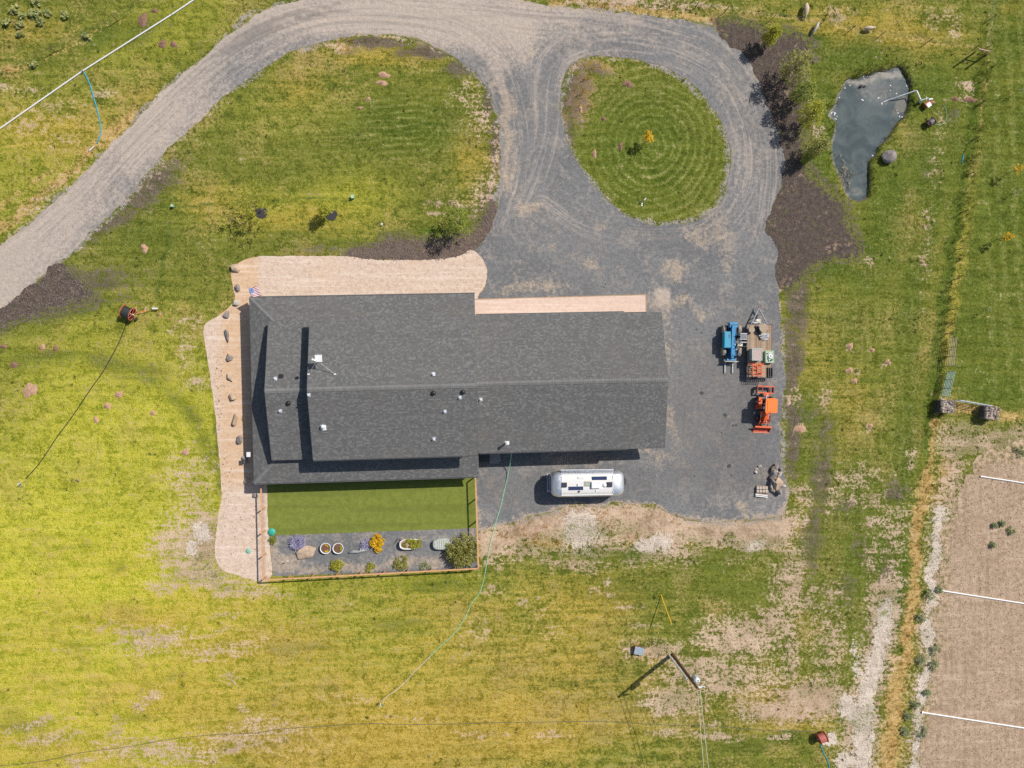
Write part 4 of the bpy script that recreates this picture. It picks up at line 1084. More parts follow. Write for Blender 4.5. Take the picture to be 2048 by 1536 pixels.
# roof vents
M_GALV = pm('galvanised', (0.72, 0.74, 0.77), 0.35, 0.5, var=.1)
M_WHITE = pm('white_paint', (0.78, 0.78, 0.77), 0.5, var=.06)
M_BLACK = pm('black_plastic', (0.02, 0.02, 0.022), 0.5)
def roof_z(rf, y):
    ys, yn, ze, zr = {'m': (-6.52, 6.24, 5.7, 7.5), 'w': (-6.58, 6.2, 3.9, 5.7), 'g': (-6.53, 6.49, 3.55, 5.35)}[rf]
    yr = (ys + yn) / 2
    return zr - abs(y - yr) * (zr - ze) / (yn - yr)
def roof_pt(rf, u, v):
    z = 5.0
    for _ in range(12):
        p = hl(at(u, v, z))
        z = roof_z(rf, p.y)
    return p
ROOT = {'m': MR, 'w': LR, 'g': GR}
def vent(rf, u, v, kind):
    p = roof_pt(rf, u, v)
    yr = 0
    slope = (-1 if p.y > -.1 else 1) * math.atan(.283)
    vo = link('roof_vent', None, ROOT[rf])
    vo.location = p
    if kind == 'pipe':
        MB().box((0, 0, .03), (.32, .34, .02), rx=-slope if False else slope).build('flashing', M_GALV, vo)
        MB().cyl((0, 0, -.05), (0, 0, .32), .07, n=10).build('pipe', M_WHITE, vo)
    elif kind == 'box':
        MB().box((0, 0, .09), (.38, .36, .14), rx=slope).build('hood', M_BLACK, vo)
    elif kind == 'dome':
        MB().lathe([(.0, .24), (.12, .23), (.2, .17), (.22, .05), (.22, -.08)], n=14).build('hood', M_BLACK, vo, True)
    elif kind == 'turbine':
        MB().box((0, -.1, .04), (.5, .5, .03), rx=slope).build('flashing', M_WHITE, vo)
        MB().lathe([(.0, .42), (.14, .4), (.2, .3), (.17, .24), (.13, .2), (.13, -.08)], n=14).build('hood', M_WHITE, vo, True)
    elif kind == 'flue':
        MB().box((0, 0, .04), (.42, .36, .03), rx=slope).build('flashing', M_WHITE, vo)
        MB().cyl((0, .05, -.05), (0, .05, 1.0), .09, n=12).build('pipe', M_WHITE, vo)
        MB().lathe([(0, 1.12), (.15, 1.06), (.15, .98), (.09, .96)], (0, .05, 0), n=12).build('hood', M_WHITE, vo)
for a in [('w',551,757,'pipe'),('w',563,752,'box'),('w',577,806,'dome'),('w',561,822,'pipe'),('m',867,748,'pipe'),('m',618,790,'pipe'),('m',647,853,'turbine'),
          ('m',867,786,'dome'),('m',926,784,'dome'),('m',920,795,'pipe'),('m',890,823,'pipe'),('m',868,878,'pipe'),('g',962,799,'pipe'),('g',1014,886,'flue')]:
    vent(*a)
# back step with door mat beneath the garage eave
st = thing('concrete_step', 'grey concrete back step in the shade below the garage eave', 'step', hw(2.15, -6.95, 0), PHI)
MB().prism([(-.55, .86), (-.55, -1.0), (.35, -1.02), (.55, -.85), (.55, .86)][::-1], 0, .2).build('slab', pm('step_concrete', (.30, .29, .27), .9), st)
dm = MB().box((0, 0, .012), (.45, .75, .02)).build('door_mat', pm('coir', (.30, .22, .12), .95))
dm.location, dm.rotation_euler = hw(2.2, -6.65, .2), (0, 0, PHI)
tag(dm, 'small brown door mat on the concrete back step', 'door mat')
bb = thing('storage_bench', 'dark low storage bench beside the concrete back step', 'bench', hw(1.1, -6.9, 0), PHI)
MB().box((0, 0, .22), (.85, 1.5, .44)).build('body', pm('dark_stain', (.05, .055, .055), .7), bb)
MB().box((0, 0, .46), (.92, 1.56, .04)).build('lid', pm('dark_stain2', (.07, .075, .072), .7), bb)
# aerial on the main roof
p = roof_pt('m', 640, 722)
an = thing('roof_antenna', 'white dish antenna on a braced mast on the main roof', 'antenna', hw(*p), PHI)
MB().cyl((0, 0, -.05), (0, 0, 1.75), .028, n=8).build('mast', M_GALV, an)
MB().box((.18, .18, 1.5), (.62, .62, .05), rx=.12).build('dish_panel', M_WHITE, an)
MB().lathe([(0, 1.95), (.12, 1.9), (.16, 1.78), (.14, 1.66), (.05, 1.62)], (-.28, .06, 0), n=12).build('sensor', M_GALV, an, True)
MB().cyl((-.28, .06, 1.65), (0, 0, 1.55), .02, n=6).build('arm', M_GALV, an)
for (x, y) in ((-.95, -1.15), (1.35, -1.2)):
    dz = roof_z('m', p.y + y) - p.z
    br = MB().cyl((0, 0, 1.35), (x, y, dz + .03), .018, n=6).build('brace', M_GALV, an)
    MB().box((x, y, dz + .04), (.2, .12, .03)).build('foot', M_WHITE, br)
# flag on the porch corner
def flag_mat():
    g = NG('flag_cloth')
    uv = g.t.nodes.new('ShaderNodeUVMap').outputs[0]
    sp = g.t.nodes.new('ShaderNodeSeparateXYZ')
    g.t.links.new(uv, sp.inputs[0])
    x, y = sp.outputs[0], sp.outputs[1]
    stripe = g.mth('GREATER_THAN', g.mth('FRACT', g.mth('MULTIPLY', y, 6.5)), 0.5)
    c = g.mix(stripe, (0.42, 0.03, 0.05), (0.80, 0.79, 0.80))
    can = g.mth('MULTIPLY', g.mth('LESS_THAN', x, 0.42), g.mth('GREATER_THAN', y, 0.46))
    sx = g.mth('SUBTRACT', g.mth('FRACT', g.mth('MULTIPLY', x, 14.0)), .5)
    sy = g.mth('SUBTRACT', g.mth('FRACT', g.mth('MULTIPLY', y, 9.2)), .5)
    star = g.mth('LESS_THAN', g.mth('ADD', g.mth('MULTIPLY', sx, sx), g.mth('MULTIPLY', sy, sy)), .06)
    c = g.mix(can, c, g.mix(star, (0.03, 0.10, 0.38), (0.75, 0.77, 0.8)))
    return g.done(c, .8)
fl = thing('flag', 'striped red and white flag with blue starred corner at the porch corner', 'flag', at(505, 597, 2.3))
pole_a, pole_b = Vector((0, 0, 0)), at(496, 577, 3.1) - at(505, 597, 2.3)
MB().cyl(pole_a, pole_b, .018, n=8).build('pole', M_WHITE, fl)
def P3(u, v, z):
    return at(u, v, z) - at(505, 597, 2.3)
fa_, fb_, fc_, fd_ = P3(496.5, 578.5, 3.0), P3(506, 596, 2.45), P3(515, 571, 2.75), P3(522, 591, 2.35)   # hoist top, hoist bottom, fly top, fly bottom
fm, uvs, NXF, NYF = MB(), [], 14, 8
for j in range(NYF + 1):
    for i in range(NXF + 1):
        s_, t_ = i / NXF, j / NYF
        q_ = (fa_ * (1 - s_) + fc_ * s_) * t_ + (fb_ * (1 - s_) + fd_ * s_) * (1 - t_)
        q_ = q_ + Vector((0, 0, .05 * math.sin(s_ * 7 + t_ * 2) - .10 * s_ * s_))
        fm.v.append(tuple(q_)); uvs.append((s_, t_))
fm.f = [(j * (NXF + 1) + i, j * (NXF + 1) + i + 1, (j + 1) * (NXF + 1) + i + 1, (j + 1) * (NXF + 1) + i) for j in range(NYF) for i in range(NXF)]
fo = fm.build('cloth', flag_mat(), fl, True)
ul = fo.data.uv_layers.new(name='UVMap')
for lp in fo.data.loops:
    ul.data[lp.index].uv = uvs[lp.vertex_index]
# ================================================================== THINGS
def mats(**k):
    return k
M_STEEL = pm('dark_steel', (0.07, 0.07, 0.075), 0.5, 0.6)
M_GREY = pm('grey_paint', (0.26, 0.27, 0.29), 0.55)
M_RUB = pm('rubber', (0.045, 0.044, 0.043), 0.9)
M_RUBD = pm('dusty_rubber', (0.33, 0.29, 0.24), 0.95)
M_WOODG = pm('weathered_wood', (0.33, 0.245, 0.175), 0.9, var=.3, scale=9)
M_ORANGE = pm('orange_paint', (0.80, 0.115, 0.014), 0.5, var=.12, dust=.3)
M_REDP = pm('red_paint', (0.48, 0.075, 0.04), 0.6, var=.2, dust=.4)
M_BLUE = pm('blue_paint', (0.012, 0.25, 0.50), 0.5, var=.15, dust=.28)
M_CREAM = pm('cream_paint', (0.62, 0.55, 0.42), 0.6)
M_SOIL = pm('potting_soil', (0.16, 0.085, 0.05), 0.95, var=.4, scale=14)
M_FENCE = pm('orange_cedar', (0.62, 0.33, 0.155), 0.8, var=.2)
M_PVC = pm('white_pvc', (0.82, 0.80, 0.77), 0.45, var=.05)

# ------------------------------------------------------------------ rocks
def rock_mesh(size, seed, facets=14, sub=3):
    r = random.Random(seed)
    bm = bmesh.new()
    bmesh.ops.create_icosphere(bm, subdivisions=sub, radius=1.0)
    pl = [(Vector((r.gauss(0, 1), r.gauss(0, 1), r.gauss(0, .8))).normalized(), r.uniform(.45, .8)) for _ in range(facets)]
    for v in bm.verts:
        for n, d in pl:
            k = v.co.dot(n)
            if k > d:
                v.co -= n * (k - d)
        v.co *= 1 + r.uniform(-.015, .015)
        v.co = Vector((v.co.x * size[0] / 1.3, v.co.y * size[1] / 1.3, v.co.z * size[2] / 1.3))
    lo = min(v.co.z for v in bm.verts)
    for v in bm.verts:
        v.co.z -= lo * .8
    me = bpy.data.meshes.new('rock')
    bm.to_mesh(me)
    bm.free()
    return me
def rock(name, u, v, size, label, seed, col='tan', rz=0.0, group=None, cat='rock', z=0.0, facets=14):
    me = rock_mesh(size, seed, facets)
    me.materials.append({'tan': pm('tan_stone', (.50, .37, .26), .9, var=.3, scale=3, bump=.5), 'grey': pm('grey_stone', (.27, .235, .215), .9, var=.35, scale=3, bump=.5),
                         'pale': pm('pale_stone', (.52, .45, .38), .9, var=.25, scale=3, bump=.5)}[col])
    o = link(name, me)
    o.location = at(u, v, size[2] * .4 + z)
    o.location.z = z
    o.rotation_euler = (0, 0, rz)
    return tag(o, label, cat, group)
BL = [(470,536,.75,.7,.42,'tan',.6,'squarish tan boulder at the north end of the west path'),
      (475,574,.42,.6,.38,'grey',.2,'dark grey boulder beside the flag corner, second from the north'),
      (473,605,.65,.42,.3,'pale',.6,'pale flat boulder west of the porch corner, third from the north'),
      (453,629,.7,.55,.32,'grey',.2,'grey slab boulder on the path edge, fourth from the north'),
      (454,668,.38,1.15,.4,'grey',.1,'long grey boulder on the west path, fifth from the north'),
      (459,714,.5,.6,.36,'grey',.4,'small brown grey boulder, sixth along the west path'),
      (461,753,.45,.75,.36,'tan',.35,'narrow tan boulder, seventh along the west path'),
      (464,793,.6,.7,.4,'tan',.1,'rounded tan boulder, eighth along the west path'),
      (471,837,.42,.95,.42,'tan',-.2,'long tan boulder leaning north east, ninth along the west path'),
      (480,880,.5,.75,.4,'grey',-.1,'brown oval boulder, tenth along the west path'),
      (490,920,.5,.6,.36,'grey',.5,'dark boulder below the white light panel by the porch'),
      (494,960,.45,.55,.36,'tan',0,'tan boulder in the porch shade edge, last but one of the row'),
      (510,991,.4,.5,.3,'grey',0,'small boulder south of the porch corner, last of the row')]
for i, (u, v, a, b, c, col, rz, lab) in enumerate(BL):
    rock('boulder', u, v, (a, b, c), lab, 100 + i, col, rz, 'boulders along the west path', 'boulder')
rock('boulder', 1777, 313, (1.0, .95, .7), 'big round grey boulder on the east bank of the pond', 144, 'grey', .3, None, 'boulder', 0.0, 6)
rock('flat_boulder', 612, 1106, (1.85, 1.25, .38), 'large flat tan rock beside the big lavender in the yard', 141, 'tan', .25, None, 'boulder')
for i, (u, v, s, lab) in enumerate([(1728,168,.28,'left of two dark stones breaking the pond surface'), (1735,168,.26,'right of two dark stones breaking the pond surface')]):
    o = rock('pond_stone', u, v, (s, s, .5), lab, 150 + i, 'grey', 0, 'stones in the pond')
    o.location.z = PW - .22
for i, (u, v, s) in enumerate([(1520,933,.42),(1513,938,.3),(1512,944,.34)]):
    rock('loose_rock', u, v, (s, s * .7, .2), ['pale loose rock on the gravel west of the rock pile, northernmost', 'small pale rock in the middle of the three west of the rock pile', 'pale rock nearest the pallet, west of the rock pile'][i], 155 + i, 'pale', i, 'loose rocks near the pallet')
rock('garden_stone', 763, 449, (.3, .3, .18), 'small white stone on the lawn before the house', 160, 'pale', 0)
# rock pile by the pallet
k = 0
RPILE = [(u, v) for u, v in [(1545,936),(1552,935),(1558,938),(1549,942),(1556,944),(1547,950),(1553,951),(1559,950),(1550,958),(1556,958),(1546,963),(1545,970),(1552,966),(1558,966),(1553,974),(1560,974),(1548,978),(1557,981)]]
for k, (u, v) in enumerate(RPILE):
    r = random.Random(k)
    rock('piled_rock', u + r.uniform(-1.5, 1.5), v + r.uniform(-1.5, 1.5), (r.uniform(.35, .75), r.uniform(.35, .7), r.uniform(.3, .7)),
         'brown and grey field rock heaped at the edge of the gravel yard', 170 + k, ['tan', 'grey', 'grey', 'pale'][k % 4], r.uniform(0, 3), 'heap of field rocks')
rock('slab_rock', 1554, 968, (.85, 1.1, .75), 'large orange tan slab topping the south end of the rock heap', 199, 'tan', .3, None, 'rock')

# molehills and clods of soil
M_CLOD = pm('pinkish_soil', (0.46, 0.275, 0.175), .95, var=.3, scale=6, bump=.5)
M_CLODD = pm('brown_soil', (0.24, 0.135, 0.085), .95, var=.3, scale=6, bump=.5)
def mound(u, v, a, b, label, seed, dark=False, h=.14, group=None, rz=0):
    r = random.Random(seed)
    mb = MB()
    n, m = 18, 5
    ph = [r.uniform(0, 6.3) for _ in range(4)]
    def rim(t):
        return 1 + .16 * math.sin(2 * t + ph[0]) + .12 * math.sin(3 * t + ph[1]) + .09 * math.sin(5 * t + ph[2]) + .07 * math.sin(8 * t + ph[3])
    vs = [(0, 0, h)]
    for j in range(1, m + 1):
        for i in range(n):
            t = 2 * math.pi * i / n
            q = j / m
            vs.append((a / 2 * q * rim(t) * math.cos(t), b / 2 * q * rim(t) * math.sin(t), h * (1 - q ** 1.6) * (1 + r.uniform(-.25, .25)) - (.01 if j == m else 0)))
    fs = [(0, 1 + i, 1 + (i + 1) % n) for i in range(n)]
    for j in range(m - 1):
        fs += [(1 + j * n + i, 1 + (j + 1) * n + i, 1 + (j + 1) * n + (i + 1) % n, 1 + j * n + (i + 1) % n) for i in range(n)]
    o = mb.add(vs, fs).build('soil_mound', M_CLODD if dark else M_CLOD)
    o.location = at(u, v, 0)
    o.rotation_euler = (0, 0, rz)
    return tag(o, label, 'molehill', group)
LAWN4 = [(768,150,1.35,.6,'flat molehill, northernmost of four on the wide oval lawn'), (764,166,1.1,.6,'pinkish molehill just below the northernmost on the wide lawn'),
         (736,198,.6,.4,'small molehill, third of four on the wide oval lawn'), (719,216,.7,.3,'thin scraped soil heap, southernmost of four on the wide oval lawn')]
for i, (u, v, a, b, l) in enumerate(LAWN4):
    mound(u, v, a, b, l, 300 + i, False, .12, 'molehills on the wide lawn')
for i, (u, v, a, b, l, d) in enumerate([(1256,168,1.1,.75,'largest molehill in the tear-drop lawn, near its top',1), (1207,238,.45,.6,'molehill west of centre in the tear-drop lawn',1),
        (1241,293,.5,.85,'molehill left of the yellow sapling in the tear-drop lawn',1), (1189,308,.5,.8,'molehill near the west edge of the tear-drop lawn, lower',0), (1161,218,.4,.8,'soil heap on the scorched west rim of the tear-drop lawn',0),
        (289,497,.7,.9,'lone pinkish molehill on the lawn south of the western road',0), (60,780,1.3,1.5,'large double molehill on the yellow western meadow',0),
        (238,789,.9,.6,'molehill by the black hose, upper of two',0), (215,812,.8,.6,'molehill by the black hose, lower of two',0), (28,730,1.0,.55,'brown molehill at the far left edge',1),
        (85,694,.6,.6,'round molehill west of the hose reel, left of two',0), (111,697,.6,.5,'round molehill west of the hose reel, right of two',1), (7,693,.6,.5,'molehill cut by the left picture edge',1),
        (192,840,.5,.7,'small molehill below the hose on the western meadow',0), (306,826,.6,.5,'molehill in the meadow midway to the path',0), (371,905,.7,.7,'pale molehill just west of the gravel path',0),
        (551,634,.2,.2,'',0), (1600,858,1.2,.9,'broad tan soil heap east of the orange tractor',0), (1740,852,.5,.6,'small soil heap in the middle of the eastern meadow',0), (1700,693,.6,.9,'upper soil heap in the meadow east of the trailer',0),
        (1744,700,.6,.5,'second soil heap in the meadow east of the trailer',0), (1776,725,.7,.5,'right soil heap in the meadow east of the trailer',0), (1699,741,.8,.6,'lower soil heap in the meadow east of the trailer',0),
        (1709,762,.6,.7,'lowest soil heap in the meadow north of the gabions',0), (1844,524,.5,.5,'molehill on the grass strip left of the fence',0), (1847,452,.5,.3,'tiny reddish molehill on the strip south of the pond',0),
        (1910,198,.9,.5,'dark soil heap right of the pump',1), (1940,200,1.6,.6,'long brown soil heap near the east fence',1),
        (325,88,.9,.8,'left of two dark molehills below the white pipe',1), (347,89,.7,.7,'right of two dark molehills below the white pipe',1), (286,40,1.0,1.3,'dark dug hole above the white pipe',1), (309,22,.8,.4,'dark earth scrape at the top left near the pipe',1)]):
    if l:
        mound(u, v, a, b, l, 320 + i, bool(d), .13, 'molehills in the meadow')

# ------------------------------------------------------------------ plants
def leaf_cloud(centres, r0, n, size, rng, flat=.4):
    """leaf diamonds scattered round clump centres"""
    mb, tint = MB(), []
    zs = [c[2] for c in centres]
    for c in centres:
        ct = rng.uniform(-.22, .22)
        for _ in range(n):
            d = Vector((rng.gauss(0, 1), rng.gauss(0, 1), rng.gauss(0, .8)))
            d = d.normalized() * r0 * rng.random() ** .45
            p = Vector(c) + d
            if p.z < .03:
                p.z = .03 + rng.random() * .05
            nrm = (Vector((rng.gauss(0, 1), rng.gauss(0, 1), rng.gauss(0, 1))) + Vector((0, 0, 2.6 * (1 - flat))) + d.normalized() * .5).normalized()
            a = nrm.orthogonal().normalized()
            a = (Matrix.Rotation(rng.uniform(0, 6.28), 3, nrm) @ a)
            b = nrm.cross(a)
            L, W = size * rng.uniform(.8, 1.5), size * rng.uniform(.45, .7)
            mb.add([p - a * L / 2, p + b * W / 2, p + a * L / 2, p - b * W / 2], [(0, 1, 2, 3)])
            tint.append(min(1, max(0, .5 + ct + rng.gauss(0, .22))))
    return mb, tint
M_BARK = pm('bark', (0.20, 0.145, 0.105), .95, var=.35, scale=8, bump=.4)
def tree(u, v, h, cr, label, mat, seed, nclump=26, nleaf=26, leaf=.14, crown=(.35, 1.0), trunk=.05, name='tree', cat='tree', group=None, clump=.34, spread=1.0, base=None):
    r = random.Random(seed)
    t = thing(name, label, cat, base if base is not None else at(u, v, 0), 0, group)
    tk = MB()
    top = Vector((r.uniform(-.06, .06) * h, r.uniform(-.06, .06) * h, h * .86))
    pts = [Vector((0, 0, -.05)), top * .3 + Vector((r.uniform(-.04, .04), r.uniform(-.04, .04), 0)), top * .65, top]
    tk.tube(pts, [trunk, trunk * .8, trunk * .5, trunk * .15], 7)
    cs_ = []
    for i in range(nclump):
        a = i * 2.399 + r.uniform(-.4, .4)
        q = (i + .5) / nclump
        zz = h * (crown[0] + (crown[1] - crown[0]) * q)
        prof = math.sin(math.pi * (.16 + .80 * q)) ** .7
        rr = cr * prof * r.uniform(.35, 1.0) * spread
        cs_.append(Vector((rr * math.cos(a) + top.x * q, rr * math.sin(a) + top.y * q, zz)))
    for c in cs_[::2]:
        st_ = top * min(.9, max(.2, (c.z / h) * .75))
        tk.tube([st_, (st_ + c) / 2 + Vector((0, 0, .05 * h * r.random())), c], [trunk * .4, trunk * .25, trunk * .1], 5)
    tk.build('trunk', M_BARK, t, True)
    lm, ti = leaf_cloud(cs_, clump, nleaf, leaf, r)
    lm.build('crown', mat, t, tint=ti)
    return t
F_GREEN = tintmat('leaf_green', (0.15, 0.20, 0.028), (0.44, 0.48, 0.075), .4)
F_YG = tintmat('leaf_yellow_green', (0.25, 0.27, 0.025), (0.68, 0.64, 0.08), .45)
F_GOLD = tintmat('leaf_gold', (0.60, 0.34, 0.008), (0.95, 0.66, 0.03), .35)
F_OLIVE = tintmat('leaf_olive', (0.20, 0.215, 0.045), (0.58, 0.54, 0.16), .4)
F_GREYG = tintmat('leaf_grey_green', (0.22, 0.26, 0.13), (0.50, 0.54, 0.28), .4)
F_LAV = tintmat('lavender_flower', (0.28, 0.26, 0.40), (0.60, 0.56, 0.74), .25)
F_WEED = tintmat('weed_leaf', (0.22, 0.28, 0.08), (0.62, 0.60, 0.24), .35)

def up(u, v, h, f=.62):
    """foot of a plant whose middle is seen at u, v"""
    p = at(u, v, h * f)
    p.z = 0
    return p
tree(0, 0, 2.3, .62, 'golden leaved sapling in the middle of the tear-drop lawn', F_GOLD, 1, 18, 16, .17, (.42, 1.0), .035, 'sapling', base=up(1297, 276, 2.3), clump=.2)
tree(0, 0, 4.4, 1.75, 'wide airy yellow green tree with a black mulch mat on the front lawn', F_YG, 2, 40, 22, .15, (.45, 1.0), .05, base=at(521, 424), clump=.30, spread=1.1)
tree(0, 0, 2.6, .68, 'small bushy yellow tree with a black mulch mat on the front lawn', F_YG, 3, 22, 30, .15, (.42, 1.0), .04, base=at(659, 429), clump=.26)
tree(0, 0, 4.2, 1.55, 'leafy green tree at the end of the brown mulch bed', F_GREEN, 4, 42, 30, .16, (.3, 1.0), .06, base=at(918, 452), clump=.36)
tree(0, 0, 3.3, .85, 'young poplar at the north tip of the mulch bed', F_YG, 5, 34, 44, .18, (.25, 1.0), .05, base=up(1546, 68, 3.3, .7), clump=.32)
tree(0, 0, 4.6, 1.55, 'widest willow in the mulch bed, north of the pond corner', F_OLIVE, 6, 60, 30, .17, (.2, 1.0), .07, base=up(1594, 132, 4.6, .66), clump=.36)
tree(0, 0, 4.2, 1.25, 'bushy willow midway down the mulch bed', F_GREEN, 7, 52, 30, .17, (.2, 1.0), .07, base=up(1612, 180, 4.2, .66), clump=.34)
tree(0, 0, 4.4, 1.2, 'yellow tipped willow nearest the west bay of the pond', F_YG, 8, 46, 30, .17, (.22, 1.0), .06, base=up(1630, 228, 4.4, .66), clump=.32)
tree(0, 0, 3.8, 1.15, 'southernmost willow in the mulch bed beside the pond', F_OLIVE, 9, 46, 28, .17, (.2, 1.0), .06, base=up(1638, 292, 3.8, .66), clump=.32)
tree(0, 0, 2.0, .5, 'green shrub tree at the shaded south end of the pond bed', F_GREEN, 19, 20, 22, .14, (.2, 1.0), .04, base=up(1612, 318, 2.0, .5), clump=.3)
tree(0, 0, 2.4, .5, 'bright yellow sapling in the right hand pasture', F_GOLD, 10, 12, 16, .16, (.5, 1.0), .03, 'sapling', base=at(1990, 480), clump=.18)
tree(0, 0, 2.4, .42, 'yellow sapling at the right picture edge above the pasture', F_GOLD, 11, 10, 14, .15, (.5, 1.0), .03, 'sapling', base=at(2012, 348), clump=.18)
for i, (u, v, l) in enumerate([(1963,622,'bare sapling whip in the tan patch of the pasture'), (2026,190,'thin sapling in the upper part of the pasture'), (2020,390,'thin dull sapling below the yellow one at the edge')]):
    tree(0, 0, 1.6, .2, l, F_GREYG, 12 + i, 5, 8, .12, (.5, 1.0), .02, 'sapling', base=at(u, v), clump=.14)
for (u, v, l) in [(523, 426, 'black mulch mat under the airy tree'), (662, 430, 'black mulch mat under the small yellow tree')]:
    mm = MB().prism([(.62 * math.cos(a) * (1 + .12 * math.sin(3 * a)), .55 * math.sin(a)) for a in [i * math.pi / 8 for i in range(16)]], 0, .04).build('mulch_mat', pm('black_mat', (.045, .04, .045), .9))
    mm.location = at(u, v)
    tag(mm, l, 'mulch mat', 'tree mulch mats')
def bush(u, v, rad, h, label, mat, seed, n=26, nl=30, leaf=.12, name='shrub', group=None, clump=.24, spiky=0, cat='shrub'):
    r = random.Random(seed)
    t = thing(name, label, cat, up(u, v, h, .5), 0, group)
    cs_ = []
    for i in range(n):
        a, q = r.uniform(0, 6.28), r.random() ** .5
        rr = rad * q
        cs_.append(Vector((rr * math.cos(a), rr * math.sin(a), h * math.sqrt(max(.05, 1 - q * q)) * r.uniform(.55, .95))))
    sm = MB()
    for c in cs_[::2]:
        sm.tube([(0, 0, -.03), c * .6, c], [.02, .014, .006], 4)
    sm.build('stem', M_BARK, t)
    lm, ti = leaf_cloud(cs_, clump, nl, leaf, r)
    if spiky:
        for _ in range(spiky):
            a, el = r.uniform(0, 6.28), r.uniform(.25, 1.4)
            d = Vector((math.cos(a) * math.cos(el), math.sin(a) * math.cos(el), math.sin(el)))
            L = rad * r.uniform(.75, 1.15)
            e = Vector((d.x * L, d.y * L, max(.05, d.z * h)))
            s_ = d.cross(Vector((0, 0, 1))).normalized() * .035
            o_ = e * .35
            lm.add([o_ - s_, o_ + s_, e + s_ * .3, e - s_ * .3], [(0, 1, 2, 3)])
            ti.append(r.uniform(.2, 1))
    lm.build('foliage', mat, t, tint=ti)
    return t
bush(594, 1086, .85, .75, 'large round lavender in bloom at the left of the yard strip', F_LAV, 20, 40, 26, .09, 'lavender', None, .16, 240, 'lavender')
bush(731, 1090, .55, .5, 'small lavender tucked left of the golden shrub', F_LAV, 21, 24, 22, .09, 'lavender', None, .14, 120, 'lavender')
bush(752, 1084, .66, .8, 'golden yellow shrub in the middle of the yard strip', F_GOLD, 22, 30, 26, .15, 'golden_shrub', None, .18, 90)
bush(756, 1098, .35, .5, 'lower lobe of gold foliage below the golden shrub', F_GOLD, 23, 12, 22, .15, 'golden_shrub', None, .16, 30)
bush(925, 1104, 1.65, 2.1, 'big olive willow shrub filling the corner of the yard fence', F_OLIVE, 24, 80, 30, .16, 'willow_shrub', None, .3, 420)
bush(673, 1133, .6, .6, 'bright green shrub on the south fence line of the yard', F_YG, 25, 24, 30, .13, 'shrub', None, .2, 40)
bush(802, 1127, .7, .7, 'olive green shrub below the bathtub planter', F_OLIVE, 26, 26, 26, .13, 'shrub', None, .2, 60)
bush(739, 1136, .42, .4, 'low yellow green herb at the south fence', F_YG, 27, 14, 22, .12, 'herb', None, .16, 20, 'herb')
bush(544, 1081, .36, .45, 'small dark green shrub by the western yard fence', F_GREEN, 28, 16, 26, .11, 'shrub', None, .16, 20)
bush(850, 1134, .5, .2, 'low green weeds along the south fence of the yard', F_GREYG, 29, 22, 14, .12, 'weed_patch', None, .16, 0, 'weeds')
# broad leaved weeds in the top left meadow and silver weeds on the tan field strip
WEEDS = [(28,18,.5),(13,46,.45),(38,47,.6),(60,28,.4),(74,28,.45),(80,42,.35),(130,30,.35),(72,4,.45),(172,72,.45),(95,25,.3),(45,32,.35),(40,70,.25),(66,128,.3)]
ORD = ['first', 'second', 'third', 'fourth', 'fifth', 'sixth', 'seventh', 'eighth', 'ninth', 'tenth', 'eleventh', 'twelfth', 'thirteenth', 'fourteenth']
WEEDS.sort()
for i, (u, v, r_) in enumerate(WEEDS):
    bush(u, v, r_, .45, 'pale broad leaved weed beyond the white pipe, %s counted from the left edge' % ORD[i], F_WEED, 40 + i, 9, 14, .24, 'broadleaf_weed', 'broad leaved weeds in the top left meadow', .16, 0, 'weed')
FW = [(1859,1190,.6),(1842,1237,.5),(1842,1322,.55),(1872,1301,.6),(1868,1332,.5),(1832,1410,.5),(1818,1432,.5),(1812,1462,.5),(1845,1465,.55),(1880,1180,.3),(1855,1385,.35),(2006,1048,.28),(2024,1062,.4),(1991,1052,.25),(1988,1090,.28),(2040,905,.7)]
FW = sorted(FW[:11], key=lambda q: q[1]) + sorted(FW[11:], key=lambda q: q[1])
for i, (u, v, r_) in enumerate(FW):
    bush(u, v, r_, .5, 'grey green weed clump on the pale gravel strip, %s from the north' % ORD[i] if i < 11 else 'grey green weed clump on the ploughed field, %s from the north' % ORD[i - 11], F_GREYG, 60 + i, 16, 18, .12, 'weed_clump',
         'weed clumps on the gravel strip' if i < 11 else 'weed clumps on the field', .18, 10, 'weed')
# dead reeds at the pond foot
rd = MB(); rt = []
r = random.Random(5)
for i in range(60):
    p = at(1690 + r.gauss(0, 6), 352 + r.gauss(0, 14), PW)
    d = Vector((r.uniform(-.5, .5), r.uniform(-.5, .5), r.uniform(.2, .5)))
    s_ = d.cross(Vector((0, 0, 1))).normalized() * .03
    rd.add([p - s_, p + s_, p + d + s_ * .4, p + d - s_ * .4], [(0, 1, 2, 3)]); rt.append(r.random())
tag(rd.build('reeds', tintmat('dead_reed', (.30, .22, .13), (.62, .52, .38), .2), tint=rt), 'pale dead reeds at the south west foot of the pond', 'reeds')

